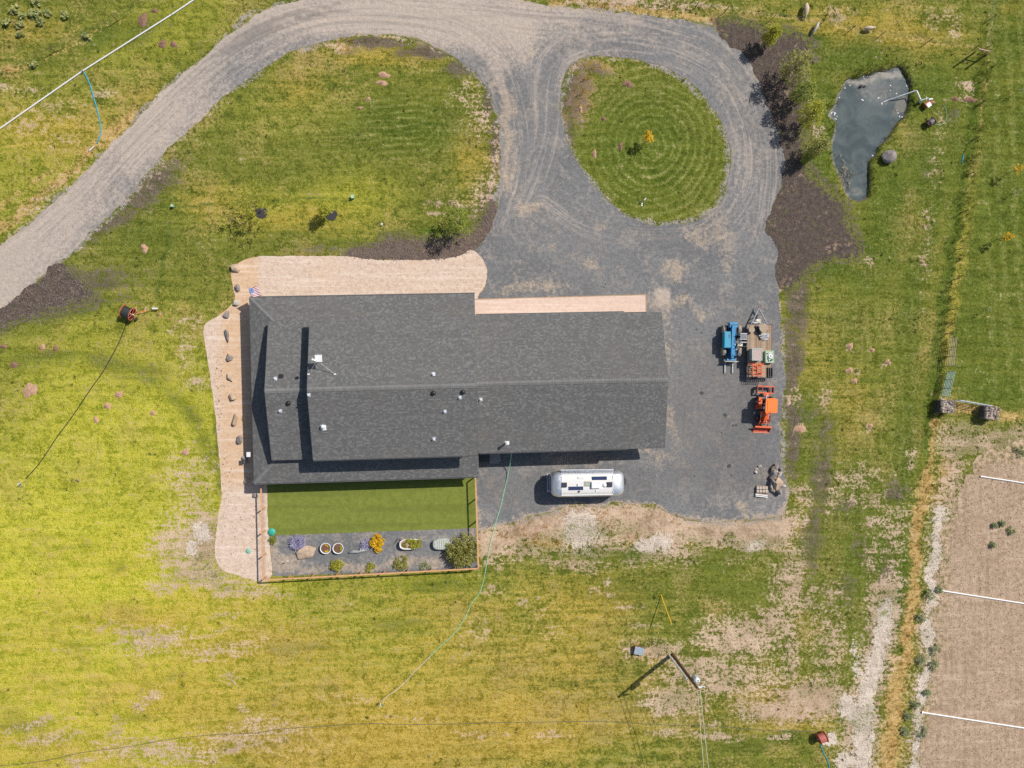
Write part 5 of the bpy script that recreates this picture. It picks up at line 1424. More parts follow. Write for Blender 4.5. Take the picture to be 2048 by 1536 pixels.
# ------------------------------------------------------------------ tall grass and tussocks (uncountable)
def tufts(name, label, n_try, dens, mat, hmin, hmax, blades, wdt, seed, lean=.5):
    r = np.random.default_rng(seed)
    X = r.uniform(GX0 + 2, GX1 - 2, n_try)
    Y = r.uniform(GY0 + 2, GY1 - 2, n_try)
    ix = ((X - GX0) / GS).astype(int)
    iy = ((Y - GY0) / GS).astype(int)
    keep = (r.random(n_try) < dens[iy, ix]) & ~blocked[iy, ix]
    X, Y, ZB = X[keep], Y[keep], ZH[iy, ix][keep]
    N = len(X)
    B = np.repeat(np.arange(N), blades)
    M = len(B)
    a = r.uniform(0, 6.2832, M)
    off = r.normal(0, .07, (M, 2))
    h = r.uniform(hmin, hmax, M)
    ln = r.uniform(.25, 1.0, M) * lean * h
    bx, by, bz = X[B] + off[:, 0], Y[B] + off[:, 1], ZB[B]
    dx, dy = np.cos(a), np.sin(a)
    wv_ = r.uniform(.5, 1.0, M) * wdt
    p0 = np.stack([bx - dy * wv_, by + dx * wv_, bz - .02], 1)
    p1 = np.stack([bx + dy * wv_, by - dx * wv_, bz - .02], 1)
    p2 = np.stack([bx + dx * ln, by + dy * ln, bz + h], 1)
    vs_ = np.stack([p0, p1, p2], 1).reshape(-1, 3)
    me = bpy.data.meshes.new(name)
    me.vertices.add(M * 3); me.vertices.foreach_set('co', vs_.astype(np.float32).ravel())
    me.loops.add(M * 3); me.loops.foreach_set('vertex_index', np.arange(M * 3, dtype=np.int32))
    me.polygons.add(M); me.polygons.foreach_set('loop_start', np.arange(0, M * 3, 3, dtype=np.int32))
    me.update(calc_edges=True)
    ta = me.attributes.new('tint', 'FLOAT', 'FACE')
    base = r.uniform(0.1, .9, N)[B]
    ta.data.foreach_set('value', np.clip(base + r.normal(0, .15, M), 0, 1).astype(np.float32))
    me.materials.append(mat)
    return tag(link(name, me), label, None, None, 'stuff')
allsheets = [TURF, YARD, PATH] + list(BEDS.values())
blocked = dr_in | (pond_sd > 2)
for s_ in allsheets:
    blocked |= inside(UU, VV, s_)
hx, hy = XX * HC + YY * HS_, -XX * HS_ + YY * HC
blocked |= (hx > -18.3) & (hx < 18) & (hy > -9) & (hy < 6.3)
infield = inside(UU, VV, FIELD)
cl = sstep(fbm(XX, YY, .45, 4, 77), .42, .62)
soilmask = np.clip(np.maximum(np.maximum(Z['bare'] * 1.2, Z['sand'] * 1.3), Z['dark']), 0, 1)
green_d = np.clip((.25 + .75 * cl) * (1 - .9 * soilmask) * (1 - Z['yellow'] * .55) * (.35 + .65 * Z['lush']), 0, 1) * ~infield * (1 - Z['straw'])
mown = (isd > 0) | (pas < 95)
green_d = np.where(mown, green_d * .25, green_d)
tufts('meadow_grass', 'short green tussock grass of the meadow', 110000, green_d, tintmat('grass_green', (.10, .135, .018), (.32, .33, .055), .35), .06, .16, 5, .022, 1, .9)
tufts('dry_grass', 'short straw coloured grass of the meadow', 60000, np.clip((.2 + .8 * (1 - cl)) * (1 - .6 * soilmask) * (.25 + .75 * np.maximum(Z['yellow'], Z['olive'])), 0, 1) * ~infield * ~mown,
      tintmat('grass_dry', (.34, .29, .05), (.66, .56, .16), .35), .05, .13, 4, .02, 2, .9)
tufts('tall_grass', 'rank tall green grass along the pond bank and east fence', 60000, np.where(Z['straw'] > .6, 0, Z['tall']) * ~infield, tintmat('grass_tall', (.09, .12, .018), (.40, .38, .06), .35), .25, .6, 8, .025, 3, .7)
tufts('straw_grass', 'tall dry straw grass beside the field track', 70000, np.where(Z['straw'] > .5, Z['straw'], 0) * np.maximum(Z['tall'], .35), tintmat('grass_straw', (.50, .30, .08), (.90, .60, .22), .35), .2, .5, 8, .025, 4, .8)
fw = sstep(fbm(XX, YY, .9, 4, 88), .55, .70) * .6 * infield + .05 * infield
tufts('field_weeds', 'sparse seedling weeds over the field soil', 60000, fw, tintmat('seedling', (.16, .17, .07), (.34, .34, .15), .3), .05, .14, 6, .03, 5, 1.0)

wd_ = np.clip(sstep(fbm(XX, YY, .55, 4, 99), .55, .68) * .8 * (1 - .6 * Z['yellow']) * (1 - EVEN), 0, 1) * ~infield
tufts('broadleaf_clumps', 'low dark broadleaf clumps and docks dotted through the meadow', 9000, wd_ * .8, tintmat('dock_leaf', (.045, .075, .012), (.20, .24, .04), .3), .05, .2, 14, .05, 7, 1.2)
# clods on the mulch and stones on the silt (uncountable)
def clods(name, label, polys, n, mat, smin, smax, seed, zone=None):
    r = np.random.default_rng(seed)
    mb = MB()
    if zone is None:
        pts = []
        for P_ in polys:
            a_ = np.array(P_, float)
            u, v = r.uniform(a_[:, 0].min(), a_[:, 0].max(), n * 3), r.uniform(a_[:, 1].min(), a_[:, 1].max(), n * 3)
            m = inside(u, v, P_)
            pts += [at(x, y, .015) for x, y in zip(u[m][:n // len(polys)], v[m][:n // len(polys)])]
    else:
        i, j = r.integers(0, ny, n * 80), r.integers(0, nx, n * 80)
        m = r.random(n * 80) < zone[i, j]
        i, j = i[m][:n], j[m][:n]
        pts = [Vector((XX[a, b] + r.uniform(-.12, .12), YY[a, b] + r.uniform(-.12, .12), ZH[a, b])) for a, b in zip(i, j)]
    for p in pts:
        s_, a = r.uniform(smin, smax), r.uniform(0, 6.28)
        cx, sx, k0, k1 = math.cos(a) * s_, math.sin(a) * s_, r.uniform(.6, 1.2), r.uniform(.6, 1.2)
        mb.add([(p.x + cx * k0, p.y + sx * k0, p.z), (p.x - sx * k1, p.y + cx * k1, p.z), (p.x - cx, p.y - sx, p.z), (p.x + sx, p.y - cx, p.z), (p.x, p.y, p.z + s_ * .8)],
               [(0, 1, 4), (1, 2, 4), (2, 3, 4), (3, 0, 4)])
    return tag(mb.build(name, mat), label, None, None, 'stuff')
clods('mulch_clods', 'clods and bark chips scattered over the mulch beds', list(BEDS.values()), 4500, pm('clod_brown', (.17, .13, .11), .95, var=.5, scale=1.5), .03, .11, 4)
clods('stone_litter', 'small stones littered along the gravel strip and track', None, 2600, pm('litter_stone', (.50, .43, .36), .9, var=.4, scale=1.5), .03, .09, 5, np.clip(np.maximum(Z['sand'], Z['grav'] * .5) * ~blocked, 0, 1))
clods('field_clods', 'dry clods of ploughed earth on the field', [FIELD], 5000, pm('clod_tan', (.42, .30, .21), .95, var=.3, scale=1.5), .03, .10, 6)
clods('path_litter', 'dark weeds and loose stones strewn on the pinkish path', [[(446,880),(462,890),(470,1000),(448,1010),(442,940)], [(425,700),(450,700),(450,860),(436,860)], [(430,1040),(520,1000),(520,1150),(440,1140)]], 160, pm('litter_dark', (.26, .21, .14), .95, var=.4, scale=2), .03, .10, 8)
# ------------------------------------------------------------------ yard fence
yf = thing('yard_fence', 'orange cedar rail and wire fence round the back yard', 'fence')
corn = [at(523, 978, 1.3), at(526, 1160, 1.3), at(957, 1137, 1.3), at(951, 956, 1.3)]
corn[0] = at(522, 972, 1.3)
def lerp(a, b, t):
    return a + (b - a) * t
wiremat = pm('fence_wire', (.10, .10, .10), .5, .7)
for a, b in zip(corn[:-1], corn[1:]):
    d = b - a
    n = max(1, round(d.length / 2.35))
    ang = math.atan2(d.y, d.x)
    for k in range(n):
        p, q_ = lerp(a, b, k / n), lerp(a, b, (k + 1) / n)
        MB().box((p + q_) / 2 + Vector((0, 0, .02)), ((q_ - p).length - .004, .14, .04), ang).build('top_rail', M_FENCE, yf)
        MB().box((p.x, p.y, .645), (.1, .1, 1.29), ang).build('post', M_FENCE, yf)
        wp = MB()
        for j in range(1, 6):
            z_ = .15 + j * .18
            wp.cyl((p.x, p.y, z_), (q_.x, q_.y, z_), .004, n=3, cap=False)
        for j in range(1, 12):
            m_ = lerp(p, q_, j / 12)
            wp.cyl((m_.x, m_.y, .15), (m_.x, m_.y, 1.28), .003, n=3, cap=False)
        wp.build('wire_panel', wiremat, yf)
MB().box((corn[-1].x, corn[-1].y, .645), (.1, .1, 1.29)).build('post', M_FENCE, yf)

# ------------------------------------------------------------------ yard pots and lids
def pot(u, v, label, seed):
    t = thing('round_planter', label, 'planter', up(u, v, .42, .95), 0, 'white round planters')
    MB().lathe([(.0, .02), (.40, .0), (.52, .30), (.54, .42), (.50, .43), (.47, .36), (.0, .35)], n=28).build('pot', M_WHITE, t, True)
    MB().lathe([(.0, .375), (.25, .38), (.46, .362)], n=20).build('soil', M_SOIL, t)
    r = random.Random(seed)
    cs_ = [Vector((.3 * math.cos(a), .3 * math.sin(a), .43)) for a in [r.uniform(0, 6.28) for _ in range(4)]]
    lm, ti = leaf_cloud(cs_, .10, 14, .13, r)
    lm.build('seedling', F_GOLD if seed == 1 else F_YG, t, tint=ti)
pot(651, 1097, 'left white round planter with yellow seedlings', 1)
pot(676, 1097, 'right white round planter of mostly bare soil', 2)
tb = thing('bathtub_planter', 'white bathtub reused as a planter with trailing plant', 'planter', up(820, 1088, .5, .9), .04)
def oval(L, W, n=28, p=3.0):
    out = []
    for i in range(n):
        a = 2 * math.pi * i / n
        c, s_ = math.cos(a), math.sin(a)
        out.append((L / 2 * math.copysign(abs(c) ** (2 / p), c), W / 2 * math.copysign(abs(s_) ** (2 / p), s_)))
    return out
def ovals(rings):
    """stack of (length, width, z) rings skinned into a shell"""
    mb = MB()
    n = 28
    for L, W, z_ in rings:
        mb.v += [(x, y, z_) for x, y in oval(L, W, n)]
    for j in range(len(rings) - 1):
        mb.f += [(j * n + i, j * n + (i + 1) % n, (j + 1) * n + (i + 1) % n, (j + 1) * n + i) for i in range(n)]
    mb.f.append(tuple(range((len(rings) - 1) * n, len(rings) * n)))
    return mb
ovals([(1.4, .6, .08), (1.7, .75, .3), (1.95, .95, .55), (2.05, 1.05, .57), (2.03, 1.03, .6), (1.9, .9, .59), (1.85, .86, .5)]).build('tub', M_WHITE, tb, True)
for x, y in ((-.6, -.25), (.6, -.25), (-.6, .25), (.6, .25)):
    MB().cyl((x, y, 0), (x, y, .14), .04, n=8).build('foot', M_STEEL, tb)
MB().prism(oval(1.84, .85), .5, .52).build('soil', pm('dry_soil', (.42, .27, .18), .95, var=.3, scale=10), tb)
r = random.Random(8)
lm, ti = leaf_cloud([Vector((r.uniform(.0, 1.0), r.uniform(-.35, .45), r.uniform(.5, .75))) for _ in range(26)] + [Vector((r.uniform(-.3, .4), r.uniform(.3, .5), .6)) for _ in range(8)], .17, 22, .15, r)
lm.build('trailing_plant', F_YG, tb, tint=ti)
lm, ti = leaf_cloud([Vector((r.uniform(-.8, -.4), r.uniform(-.25, .2), .6)) for _ in range(8)], .14, 20, .1, r)
lm.build('herb', F_GREEN, tb, tint=ti)
vm = MB()
for k in range(6):
    p0 = Vector((-.3, .4, .55))
    vm.tube([p0, p0 + Vector((-.5, .2 + .05 * k, .1)), p0 + Vector((-.9 - .08 * k, .1 - .12 * k, -.2)), p0 + Vector((-1.1 - .06 * k, -.2 - .1 * k, -.5))], .012, 4)
vm.build('vine', pm('dry_vine', (.38, .29, .2), .9), tb)
tr = thing('stock_tank', 'grey oval stock tank with a ribbed weathered lid left of the willow shrub', 'tank', up(885, 1088, .5, .9), .03)
ovals([(1.75, .95, 0), (1.8, 1.0, .04), (1.8, 1.0, .5)]).build('tank', M_GALV, tr, True)
lid = ovals([(1.86, 1.06, .48), (1.9, 1.1, .52), (1.8, 1.0, .56)]).build('lid', pm('weathered_lid', (.40, .42, .37), .8, var=.3, scale=3), tr)
for k in range(7):
    MB().box((-.66 + k * .22, 0, .575), (.10, .86 if 0 < k < 6 else .6, .03)).build('rib', pm('pale_rib', (.52, .53, .47), .8), lid)
dl = thing('driftwood', 'grey driftwood log lying left of the golden shrub', 'log', at(716, 1102, 0), 0.1)
MB().tube([(-.85, -.05, .12), (-.4, .03, .15), (.0, -.04, .16), (.45, .05, .17), (.9, .03, .14)], [.10, .15, .13, .16, .09], 9).build('trunk', pm('driftwood', (.36, .37, .36), .9, var=.35, scale=7, bump=.5), dl, True)
MB().tube([(.1, 0, .2), (.3, .2, .3), (.35, .35, .32)], [.07, .05, .03], 6).build('branch', pm('driftwood', (.36, .37, .36)), dl, True)
def disc(u, v, rad, h, label, mat, name, cat):
    t = thing(name, label, cat, up(u, v, h, 1.0))
    MB().lathe([(rad * .96, -.02), (rad, h * .7), (rad * .97, h), (rad * .3, h + .015), (0, h + .02)], n=28).build('cover', mat, t, True)
    MB().box((0, 0, h + .03), (rad * .5, .05, .03)).build('handle', mat, t)
disc(543, 1064, .37, .12, 'teal round lid at the corner of the artificial lawn', pm('teal_plastic', (.045, .38, .29), .5, var=.08), 'septic_lid', 'lid')
disc(497, 1102, .29, .06, 'pale green round lid in the pinkish gravel', pm('pale_teal', (.28, .47, .35), .6, var=.12), 'valve_lid', 'lid')
sk = thing('garden_stake', 'thin dark stake with a pale tip in the yard corner', 'stake', at(562, 1130, 0))
MB().cyl((0, 0, 0), at(573, 1122, 1.0) - at(562, 1130, 0), .018, n=6).build('rod', M_STEEL, sk)
MB().box(at(575, 1122, 1.0) - at(562, 1130, 0), (.3, .06, .03)).build('tip', M_WHITE, sk)
# white light panel on the porch side
so = thing('light_post', 'white square light panel on a slim post by the west porch', 'light', up(497, 909, 2.1, 1.0))
MB().cyl((0, 0, 0), (0, 0, 2.05), .025, n=8).build('post', M_STEEL, so)
MB().box((0, 0, 2.1), (.36, .46, .05)).build('panel', M_WHITE, so)
MB().cyl((0, 0, 2.03), (.3, .05, 2.06), .015, n=6).build('arm', M_STEEL, so)
# utility pedestals
for u, v, s_, l in ((706, 393, .28, 'green utility pedestal on the front lawn'), (347, 411, .2, 'small pale utility pedestal on the western lawn')):
    t = thing('utility_pedestal', l, 'utility box', at(u, v + 2, 0), .1)
    MB().box((0, 0, .2), (s_ * .9, s_ * 1.1, .4)).build('body', pm('pedestal_green', (.30, .45, .28), .6), t)
    MB().box((0, .0, .42), (s_, s_ * 1.2, .05)).build('lid', pm('pedestal_lid', (.40, .55, .40), .6), t)

# ------------------------------------------------------------------ hoses and pipes
def hose(name, pts, rad, mat, label, cat='hose', z=.03, n=6, smooth=5):
    w_ = [at(*p, z) if len(p) == 2 else at(*p) for p in pts]
    if smooth:
        w_ = smooth_loop([tuple(p) for p in w_], False, smooth)
    return tag(MB().tube(w_, rad, n).build(name, mat, None, True), label, cat)
M_HBLACK = pm('black_hose', (.03, .035, .03), .6)
M_HGREEN = pm('green_hose', (.30, .66, .40), .5, var=.1)
M_HBLUE = pm('blue_hose', (.03, .33, .46), .55, var=.2)
ip = thing('irrigation_pipe', 'long white aluminium irrigation pipe across the top left meadow', 'pipe')
pp = [(-40, 285), (165, 142), (345, 28), (420, -22)]
for a, b in zip(pp[:-1], pp[1:]):
    MB().cyl(at(*a, .08), at(*b, .08), .065, n=10).build('pipe_length', M_PVC, ip)
    MB().cyl(lerp(at(*a, .08), at(*b, .08), .99), at(*b, .08), .085, n=10).build('coupling', M_GALV, ip)
MB().cyl(at(165, 142, .05), at(165, 142, .3), .05, n=8).build('valve', M_STEEL, ip)
hose('blue_hose', [(166,143),(172,152),(180,170),(186,190),(193,215),(200,245),(201,268),(194,287)], .055, M_HBLUE, 'thick blue hose from the white pipe down to the riser')
rs = thing('sprinkler_riser', 'short white sprinkler riser at the end of the thick blue hose', 'sprinkler', at(184, 298, 0), .75)
MB().cyl((-.35, 0, .08), (.35, 0, .1), .06, n=8).build('pipe', M_PVC, rs)
MB().cyl((-.2, 0, .1), (-.2, 0, .35), .03, n=6).build('riser', M_GALV, rs)
hose('black_hose', [(254,642),(240,680),(222,715),(205,745),(180,780),(148,828),(110,880),(80,925),(52,957)], .04, M_HBLACK, 'black hose running from the hose reel down to the meadow sprinkler')
hose('thin_hose', [(-30,1535),(80,1523),(165,1505),(260,1493),(330,1480),(420,1470),(512,1466),(560,1458),(640,1453),(740,1447),(800,1449),(900,1448),(1000,1445),(1100,1444),(1200,1443),(1330,1450),(1420,1452),(1540,1461),(1630,1463)], .024,
     pm('dull_hose', (.10, .12, .09), .7), 'long thin dark hose across the southern meadow')
gh = [(1024,900,2.9),(1022,915,1.6),(1018,940,.4),(1010,975),(1002,1010),(993,1040),(985,1070),(978,1100),(972,1135),(966,1165),(958,1188),(944,1205),(930,1235),(915,1258),(900,1275),(880,1293),(864,1308),(858,1315),(845,1328),(830,1342),(812,1362),(790,1382),(775,1392),(766,1402)]
ghw = smooth_loop([tuple(at(*p, .03)) if len(p) == 2 else tuple(at(*p)) for p in gh], False, 6)
sp = int(len(ghw) * .72)
gho = thing('garden_hose', 'pale green garden hose from the garage eave out to the southern meadow', 'hose')
MB().tube(ghw[:sp + 1], .035, 6).build('green_run', M_HGREEN, gho, True)
MB().tube(ghw[sp:], .035, 6).build('white_run', pm('white_hose', (.72, .62, .52), .5), gho, True)
def sprinkler(u, v, label, col, rz=0):
    t = thing('tripod_sprinkler', label, 'sprinkler', at(u, v, 0), rz)
    for k in range(3):
        a = k * 2.094
        MB().cyl((0, 0, .55), (.42 * math.cos(a), .42 * math.sin(a), 0), .018, n=6).build('leg', col, t)
    MB().cyl((0, 0, .3), (0, 0, .75), .025, n=6).build('riser', M_GALV, t)
    MB().box((.08, 0, .76), (.3, .06, .06)).build('head', M_WHITE, t)
    MB().box((-.3, -.1, .03), (.3, .1, .06), .6).build('coupling', M_GALV, t)
sprinkler(46, 966, 'green tripod sprinkler at the end of the black hose in the western meadow', pm('sprinkler_green', (.07, .19, .12), .6), .5)
sprinkler(762, 1404, 'dark green sprinkler at the end of the garden hose', pm('sprinkler_green', (.07, .19, .12)), 1.2)
sprinkler(1286, 403, 'small pale sprinkler in the lower part of the tear-drop lawn', M_GALV, .9)
for i, (a, b, l) in enumerate([((1963,953),(2080,971),'northernmost white irrigation pipe on the ploughed field'), ((1881,1181),(2080,1212),'middle white irrigation pipe on the ploughed field'), ((1846,1425),(2080,1461),'southernmost white irrigation pipe on the ploughed field')]):
    t = thing('field_pipe', l, 'pipe', (0, 0, 0), 0, 'white pipes on the field')
    for k in range(2):
        p, q_ = lerp(at(*a, .09), at(*b, .09), k / 2), lerp(at(*a, .09), at(*b, .09), (k + 1) / 2)
        MB().cyl(p, q_, .075, n=10).build('pipe_length', M_PVC, t)
        MB().cyl(lerp(p, q_, .985), q_, .095, n=10).build('coupling', M_GALV, t)
    MB().cyl(at(*a, .09) - Vector((.12, 0, 0)), at(*a, .09) + Vector((.05, 0, 0)), .095, n=10).build('end_cap', M_GALV, t)
hose('short_hose', [(1886,209),(1892,221),(1893,235),(1886,247),(1877,250),(1869,249)], .03, pm('pond_hose', (.25, .42, .25), .6), 'green hose loop between the pond pump and its reel')
hose('hose_offcut', [(1927,310),(1925,320),(1923,327)], .05, M_HBLUE, 'short blue hose piece in the tall grass by the fence', smooth=0)

# hose reels
def reel(u, v, rz, s_, label, drum, hosem, wheel=True):
    t = thing('hose_reel', label, 'hose reel', at(u, v, 0), rz)
    R_ = .62 * s_
    c = (0, 0, R_ + .06)
    W_ = .42 * s_
    MB().lathe([(R_ * .80, -W_), (R_ * .84, -W_ * .5), (R_ * .82, 0), (R_ * .85, W_ * .5), (R_ * .80, W_)], c, 'X', 22).build('wound_hose', hosem, t, True)
    for sx in (-1, 1):
        f = MB()
        f.lathe([(R_ * .86, sx * W_ - .03), (R_, sx * W_ - .03), (R_, sx * W_ + .03), (R_ * .86, sx * W_ + .03), (R_ * .86, sx * W_ - .03)], c, 'X', 22)
        fo_ = f.build('flange', drum, t, True)
        for k in range(5):
            a = k * 1.2566
            MB().cyl((sx * W_, 0, c[2]), (sx * W_, R_ * .9 * math.cos(a), c[2] + R_ * .9 * math.sin(a)), .025, n=5).build('spoke', drum, fo_)
    MB().cyl((-W_ - .12, 0, c[2]), (W_ + .25 * s_, 0, c[2]), .05, n=8).build('axle', M_CREAM, t)
    for sx in (-1, 1):
        MB().tube([(sx * (W_ + .1), -R_ * .8, .03), (sx * (W_ + .1), 0, c[2]), (sx * (W_ + .1), R_ * .8, .03)], .03, 6).build('stand', drum, t)
    if wheel:
        MB().lathe([(.0, -.06), (.17, -.06), (.2, 0), (.17, .06), (.0, .06)], (W_ + .28, -R_ * .5, .2), 'X', 16).build('wheel', M_RUB, t, True)
    return t
rl = reel(262, 627, -.35, 1.05, 'big red hose reel wound with black hose on the western meadow', pm('red_reel', (.52, .12, .07), .55, var=.2), M_HBLACK)
tw = thing('reel_tongue', 'orange tow bar with a white jack leading from the big hose reel', 'tow bar', at(278, 626, 0), 0)
MB().cyl((0, 0, .35), at(298, 620, .3) - at(278, 626, 0), .035, n=6).build('bar', M_ORANGE, tw)
MB().cyl(at(298, 620, .3) - at(278, 626, 0), at(306, 617, .3) - at(278, 626, 0), .03, n=6).build('shank', M_STEEL, tw)
MB().box(at(310, 617, .4) - at(278, 626, 0), (.5, .12, .12)).build('jack', M_WHITE, tw)
MB().tube([at(315, 617, .35) - at(278, 626, 0), at(319, 621, .05) - at(278, 626, 0), at(321, 634, .03) - at(278, 626, 0)], .025, 5).build('cable', M_ORANGE, tw)
reel(1639, 1470, .35, .88, 'faded red empty hose reel at the south east corner of the meadow', pm('red_reel', (.52, .12, .07)), pm('faded_drum', (.45, .13, .10), .5))
reel(1857, 247, .55, .62, 'small dark hose reel with rusty flanges beside the pond', pm('rusty_reel', (.30, .10, .05), .7), pm('grey_hose', (.10, .12, .15), .5))
hose('blue_hose', [(1640,1483),(1642,1492),(1646,1503),(1652,1515),(1657,1527),(1660,1545)], .045, M_HBLUE, 'blue hose trailing south from the faded red reel')

# ------------------------------------------------------------------ pond pump
pu = thing('pond_pump', 'white pond pump set with bent suction pipe and small cover', 'pump', at(1853, 205, 0))
o_ = at(1853, 205, 0)
MB().tube([at(1742, 212, PW - .25) - o_, at(1775, 201, PW + .02) - o_, at(1800, 192, .12) - o_, at(1832, 181, .55) - o_], .06, 8).build('suction_pipe', pm('pipe_grey', (.58, .58, .60), .5), pu)
MB().cyl(at(1833, 181, .55) - o_, at(1841, 199, .5) - o_, .075, n=10).build('discharge_pipe', M_PVC, pu)
MB().cyl(at(1841, 204, 0) - o_, at(1841, 204, .55) - o_, .14, n=12).build('pump_body', pm('pump_grey', (.20, .25, .27), .5), pu)
MB().tube([at(1841, 201, .45) - o_, at(1850, 198, .5) - o_, at(1856, 196, .5) - o_], .05, 6).build('manifold', M_GALV, pu)
MB().cyl(at(1853, 192, .6) - o_, at(1852, 201, .5) - o_, .03, n=6).build('valve', M_PVC, pu)
MB().cyl(at(1857, 199, .55) - o_, at(1865, 198, .55) - o_, .09, n=10).build('filter', M_WHITE, pu)
cv = MB().box(at(1855, 208, .25) - o_, (.85, .55, .5), .6).build('cover', pm('rust_brown', (.32, .09, .03), .7), pu)
MB().box(at(1858, 209.5, .52) - o_, (.45, .42, .04), .6).build('cover_lid', M_WHITE, cv)
MB().tube([at(1862, 204, .4) - o_, at(1868, 203, .3) - o_, at(1870, 206, .1) - o_], .04, 6).build('outlet', M_CREAM, pu)
# flotsam
fm_ = MB()
r = random.Random(3)
for (u, v) in [(1727,153),(1728,157),(1746,157),(1666,224),(1669,229),(1674,233),(1672,238),(1794,221),(1796,226),(1799,233),(1804,234),(1764,207),(1781,171),(1781,181),(1793,187),(1700,171),(1745,311),(1725,200),(1757,196),(1670,226),(1663,226),(1735,152),(1690,176),(1679,195),(1813,172),(1816,178)]:
    p = at(u, v, PW + .012)
    s_ = r.uniform(.05, .11)
    a = r.uniform(0, 3)
    fm_.box(p, (s_ * r.uniform(1, 2.4), s_, .02), a)
tag(fm_.build('pond_foam', pm('foam', (.75, .75, .74), .7)), 'white foam flecks and froth on the pond surface', None, None, 'stuff')

# ------------------------------------------------------------------ sheep
def sheep(u, v, head, label, col, s_=1.0, slim=1.0, graze=True):
    o = up(u, v, .55 * s_, 1.0)
    V = [(-.46, 0, .60), (-.18, 0, .63), (.15, 0, .62), (.40, 0, .60), (.56, 0, .64 if not graze else .50), (.70, 0, .72 if not graze else .30), (.84, 0, .66 if not graze else .14)]
    Rr = [(.20, .20), (.27, .24), (.27, .24), (.22, .21), (.12, .12), (.105, .10), (.06, .06)]
    E_ = [(i, i + 1) for i in range(6)]
    def ch(base, pts, rad):
        p = base
        for q_, r_ in zip(pts, rad):
            V.append(q_); Rr.append((r_, r_)); E_.append((p, len(V) - 1)); p = len(V) - 1
    for sy in (-1, 1):
        ch(0, [(-.42, sy * .14, .42), (-.48, sy * .14, .26), (-.43, sy * .14, .02)], (.10, .05, .035))
        ch(3, [(.36, sy * .13, .38), (.38, sy * .13, .20), (.36, sy * .13, .02)], (.085, .045, .035))
        ch(5, [(V[5][0] - .04, sy * .13, V[5][2] + .05), (V[5][0] - .06, sy * .20, V[5][2] + .02)], (.035, .02))
    ch(0, [(-.60, 0, .56), (-.66, 0, .42)], (.05, .03))
    me = bpy.data.meshes.new('sheep')
    me.from_pydata([(x * s_, y * s_ * slim, z * s_) for x, y, z in V], E_, [])
    ob = link('sheep', me)
    sk_ = ob.modifiers.new('skin', 'SKIN')
    for d_, r_ in zip(me.skin_vertices[0].data, Rr):
        d_.radius = (r_[0] * s_ * slim, r_[1] * s_)
    me.skin_vertices[0].data[0].use_root = True
    sk_.use_smooth_shade = True
    sb = ob.modifiers.new('sub', 'SUBSURF')
    sb.levels = sb.render_levels = 2
    me.materials.append(pm(col[0], col[1], .95, var=.18, scale=14, bump=.6))
    ob.location = o
    ob.rotation_euler = (0, 0, head)
    return tag(ob, label, 'sheep', 'sheep in the north pasture')
sheep(1613, 18, -1.62, 'plump cream sheep at the top edge, head to the south', ('cream_wool', (.60, .46, .32)), 1.02, 1.0)
sheep(1633, 54, -2.05, 'slim grey sheep grazing on the fence line above the pond', ('grey_wool', (.52, .46, .42)), .9, .72)
sheep(1738, 56, .05, 'cream sheep standing north of the pond, head to the right', ('cream_wool', (.60, .46, .32)), .8, .95, False)

# ------------------------------------------------------------------ pole, transformer, wires
po = thing('utility_pole', 'brown utility pole with white transformer in the southern meadow', 'utility pole', at(1345, 1309, 0))
M_POLE = pm('creosote_pole', (.16, .085, .05), .9, var=.3, scale=6)
MB().cyl((0, 0, -.1), (0, 0, 8.35), .17, .12, n=14).build('pole', M_POLE, po)
MB().cyl((-.34, -.06, 0), (-.30, -.06, 6.0), .085, n=8).build('conduit', M_PVC, po)
for z_ in (1.2, 2.6, 4.0, 5.4):
    MB().box((-.18, -.02, z_), (.22, .06, .05)).build('bracket', M_WHITE, po)
tf = MB().lathe([(0, 6.95), (.12, 6.93), (.26, 6.88), (.28, 6.82), (.28, 6.0), (.22, 5.95), (0, 5.95)], (.38, .12, 0), n=18).build('transformer', pm('transformer_paint', (.68, .71, .76), .4, var=.08), po, True)
for a in (-.5, .7):
    MB().lathe([(.03, 6.85), (.05, 6.92), (.03, 6.98), (.05, 7.04), (.02, 7.1)], (.38 + .14 * math.cos(a), .12 + .14 * math.sin(a), 0), n=8).build('bushing', M_WHITE, tf)
MB().box((.28, .0, 7.95), (.85, .12, .1), .05).build('arm', M_WHITE, po)
MB().lathe([(.03, 8.0), (.07, 8.03), (.04, 8.08), (.06, 8.12), (.02, 8.2)], (.62, .02, 0), n=8).build('insulator', M_WHITE, po)
MB().cyl((.62, .02, 7.95), (.66, -.25, 7.4), .035, n=6).build('cutout', M_STEEL, po)
MB().tube([(.38, .3, 6.6), (.2, .5, 6.9), (.05, .1, 7.6), (0, 0, 8.1)], .015, 5).build('jumper', M_HBLACK, po)
wr = pm('wire', (.42, .40, .34), .5, .3)
for i, (a, b, l) in enumerate([((1395,1378,8.2),(1416,1560,7.6),'left overhead wire leaving the utility pole southward'), ((1400,1376,8.0),(1426,1560,7.6),'right overhead wire leaving the utility pole southward')]):
    p, q_ = at(*a), at(*b)
    q_ = p + (q_ - p) * 3.0
    pts = [p + (q_ - p) * (k / 16) - Vector((0, 0, 1.2 * math.sin(math.pi * k / 16))) for k in range(17)]
    tag(MB().tube(pts, .022, 5).build('overhead_wire', pm('bright_wire', (.72, .68, .58), .5)), l, 'wire', 'overhead wires')
gw = thing('guy_wire', 'yellow guarded guy wire anchor north of the utility pole', 'guy wire', at(1337, 1232, 0))
g0, g1 = Vector((0, 0, 0)), at(1321, 1190, 0) - at(1337, 1232, 0)
ank = at(1322, 1190, 0) - at(1337, 1232, 0)
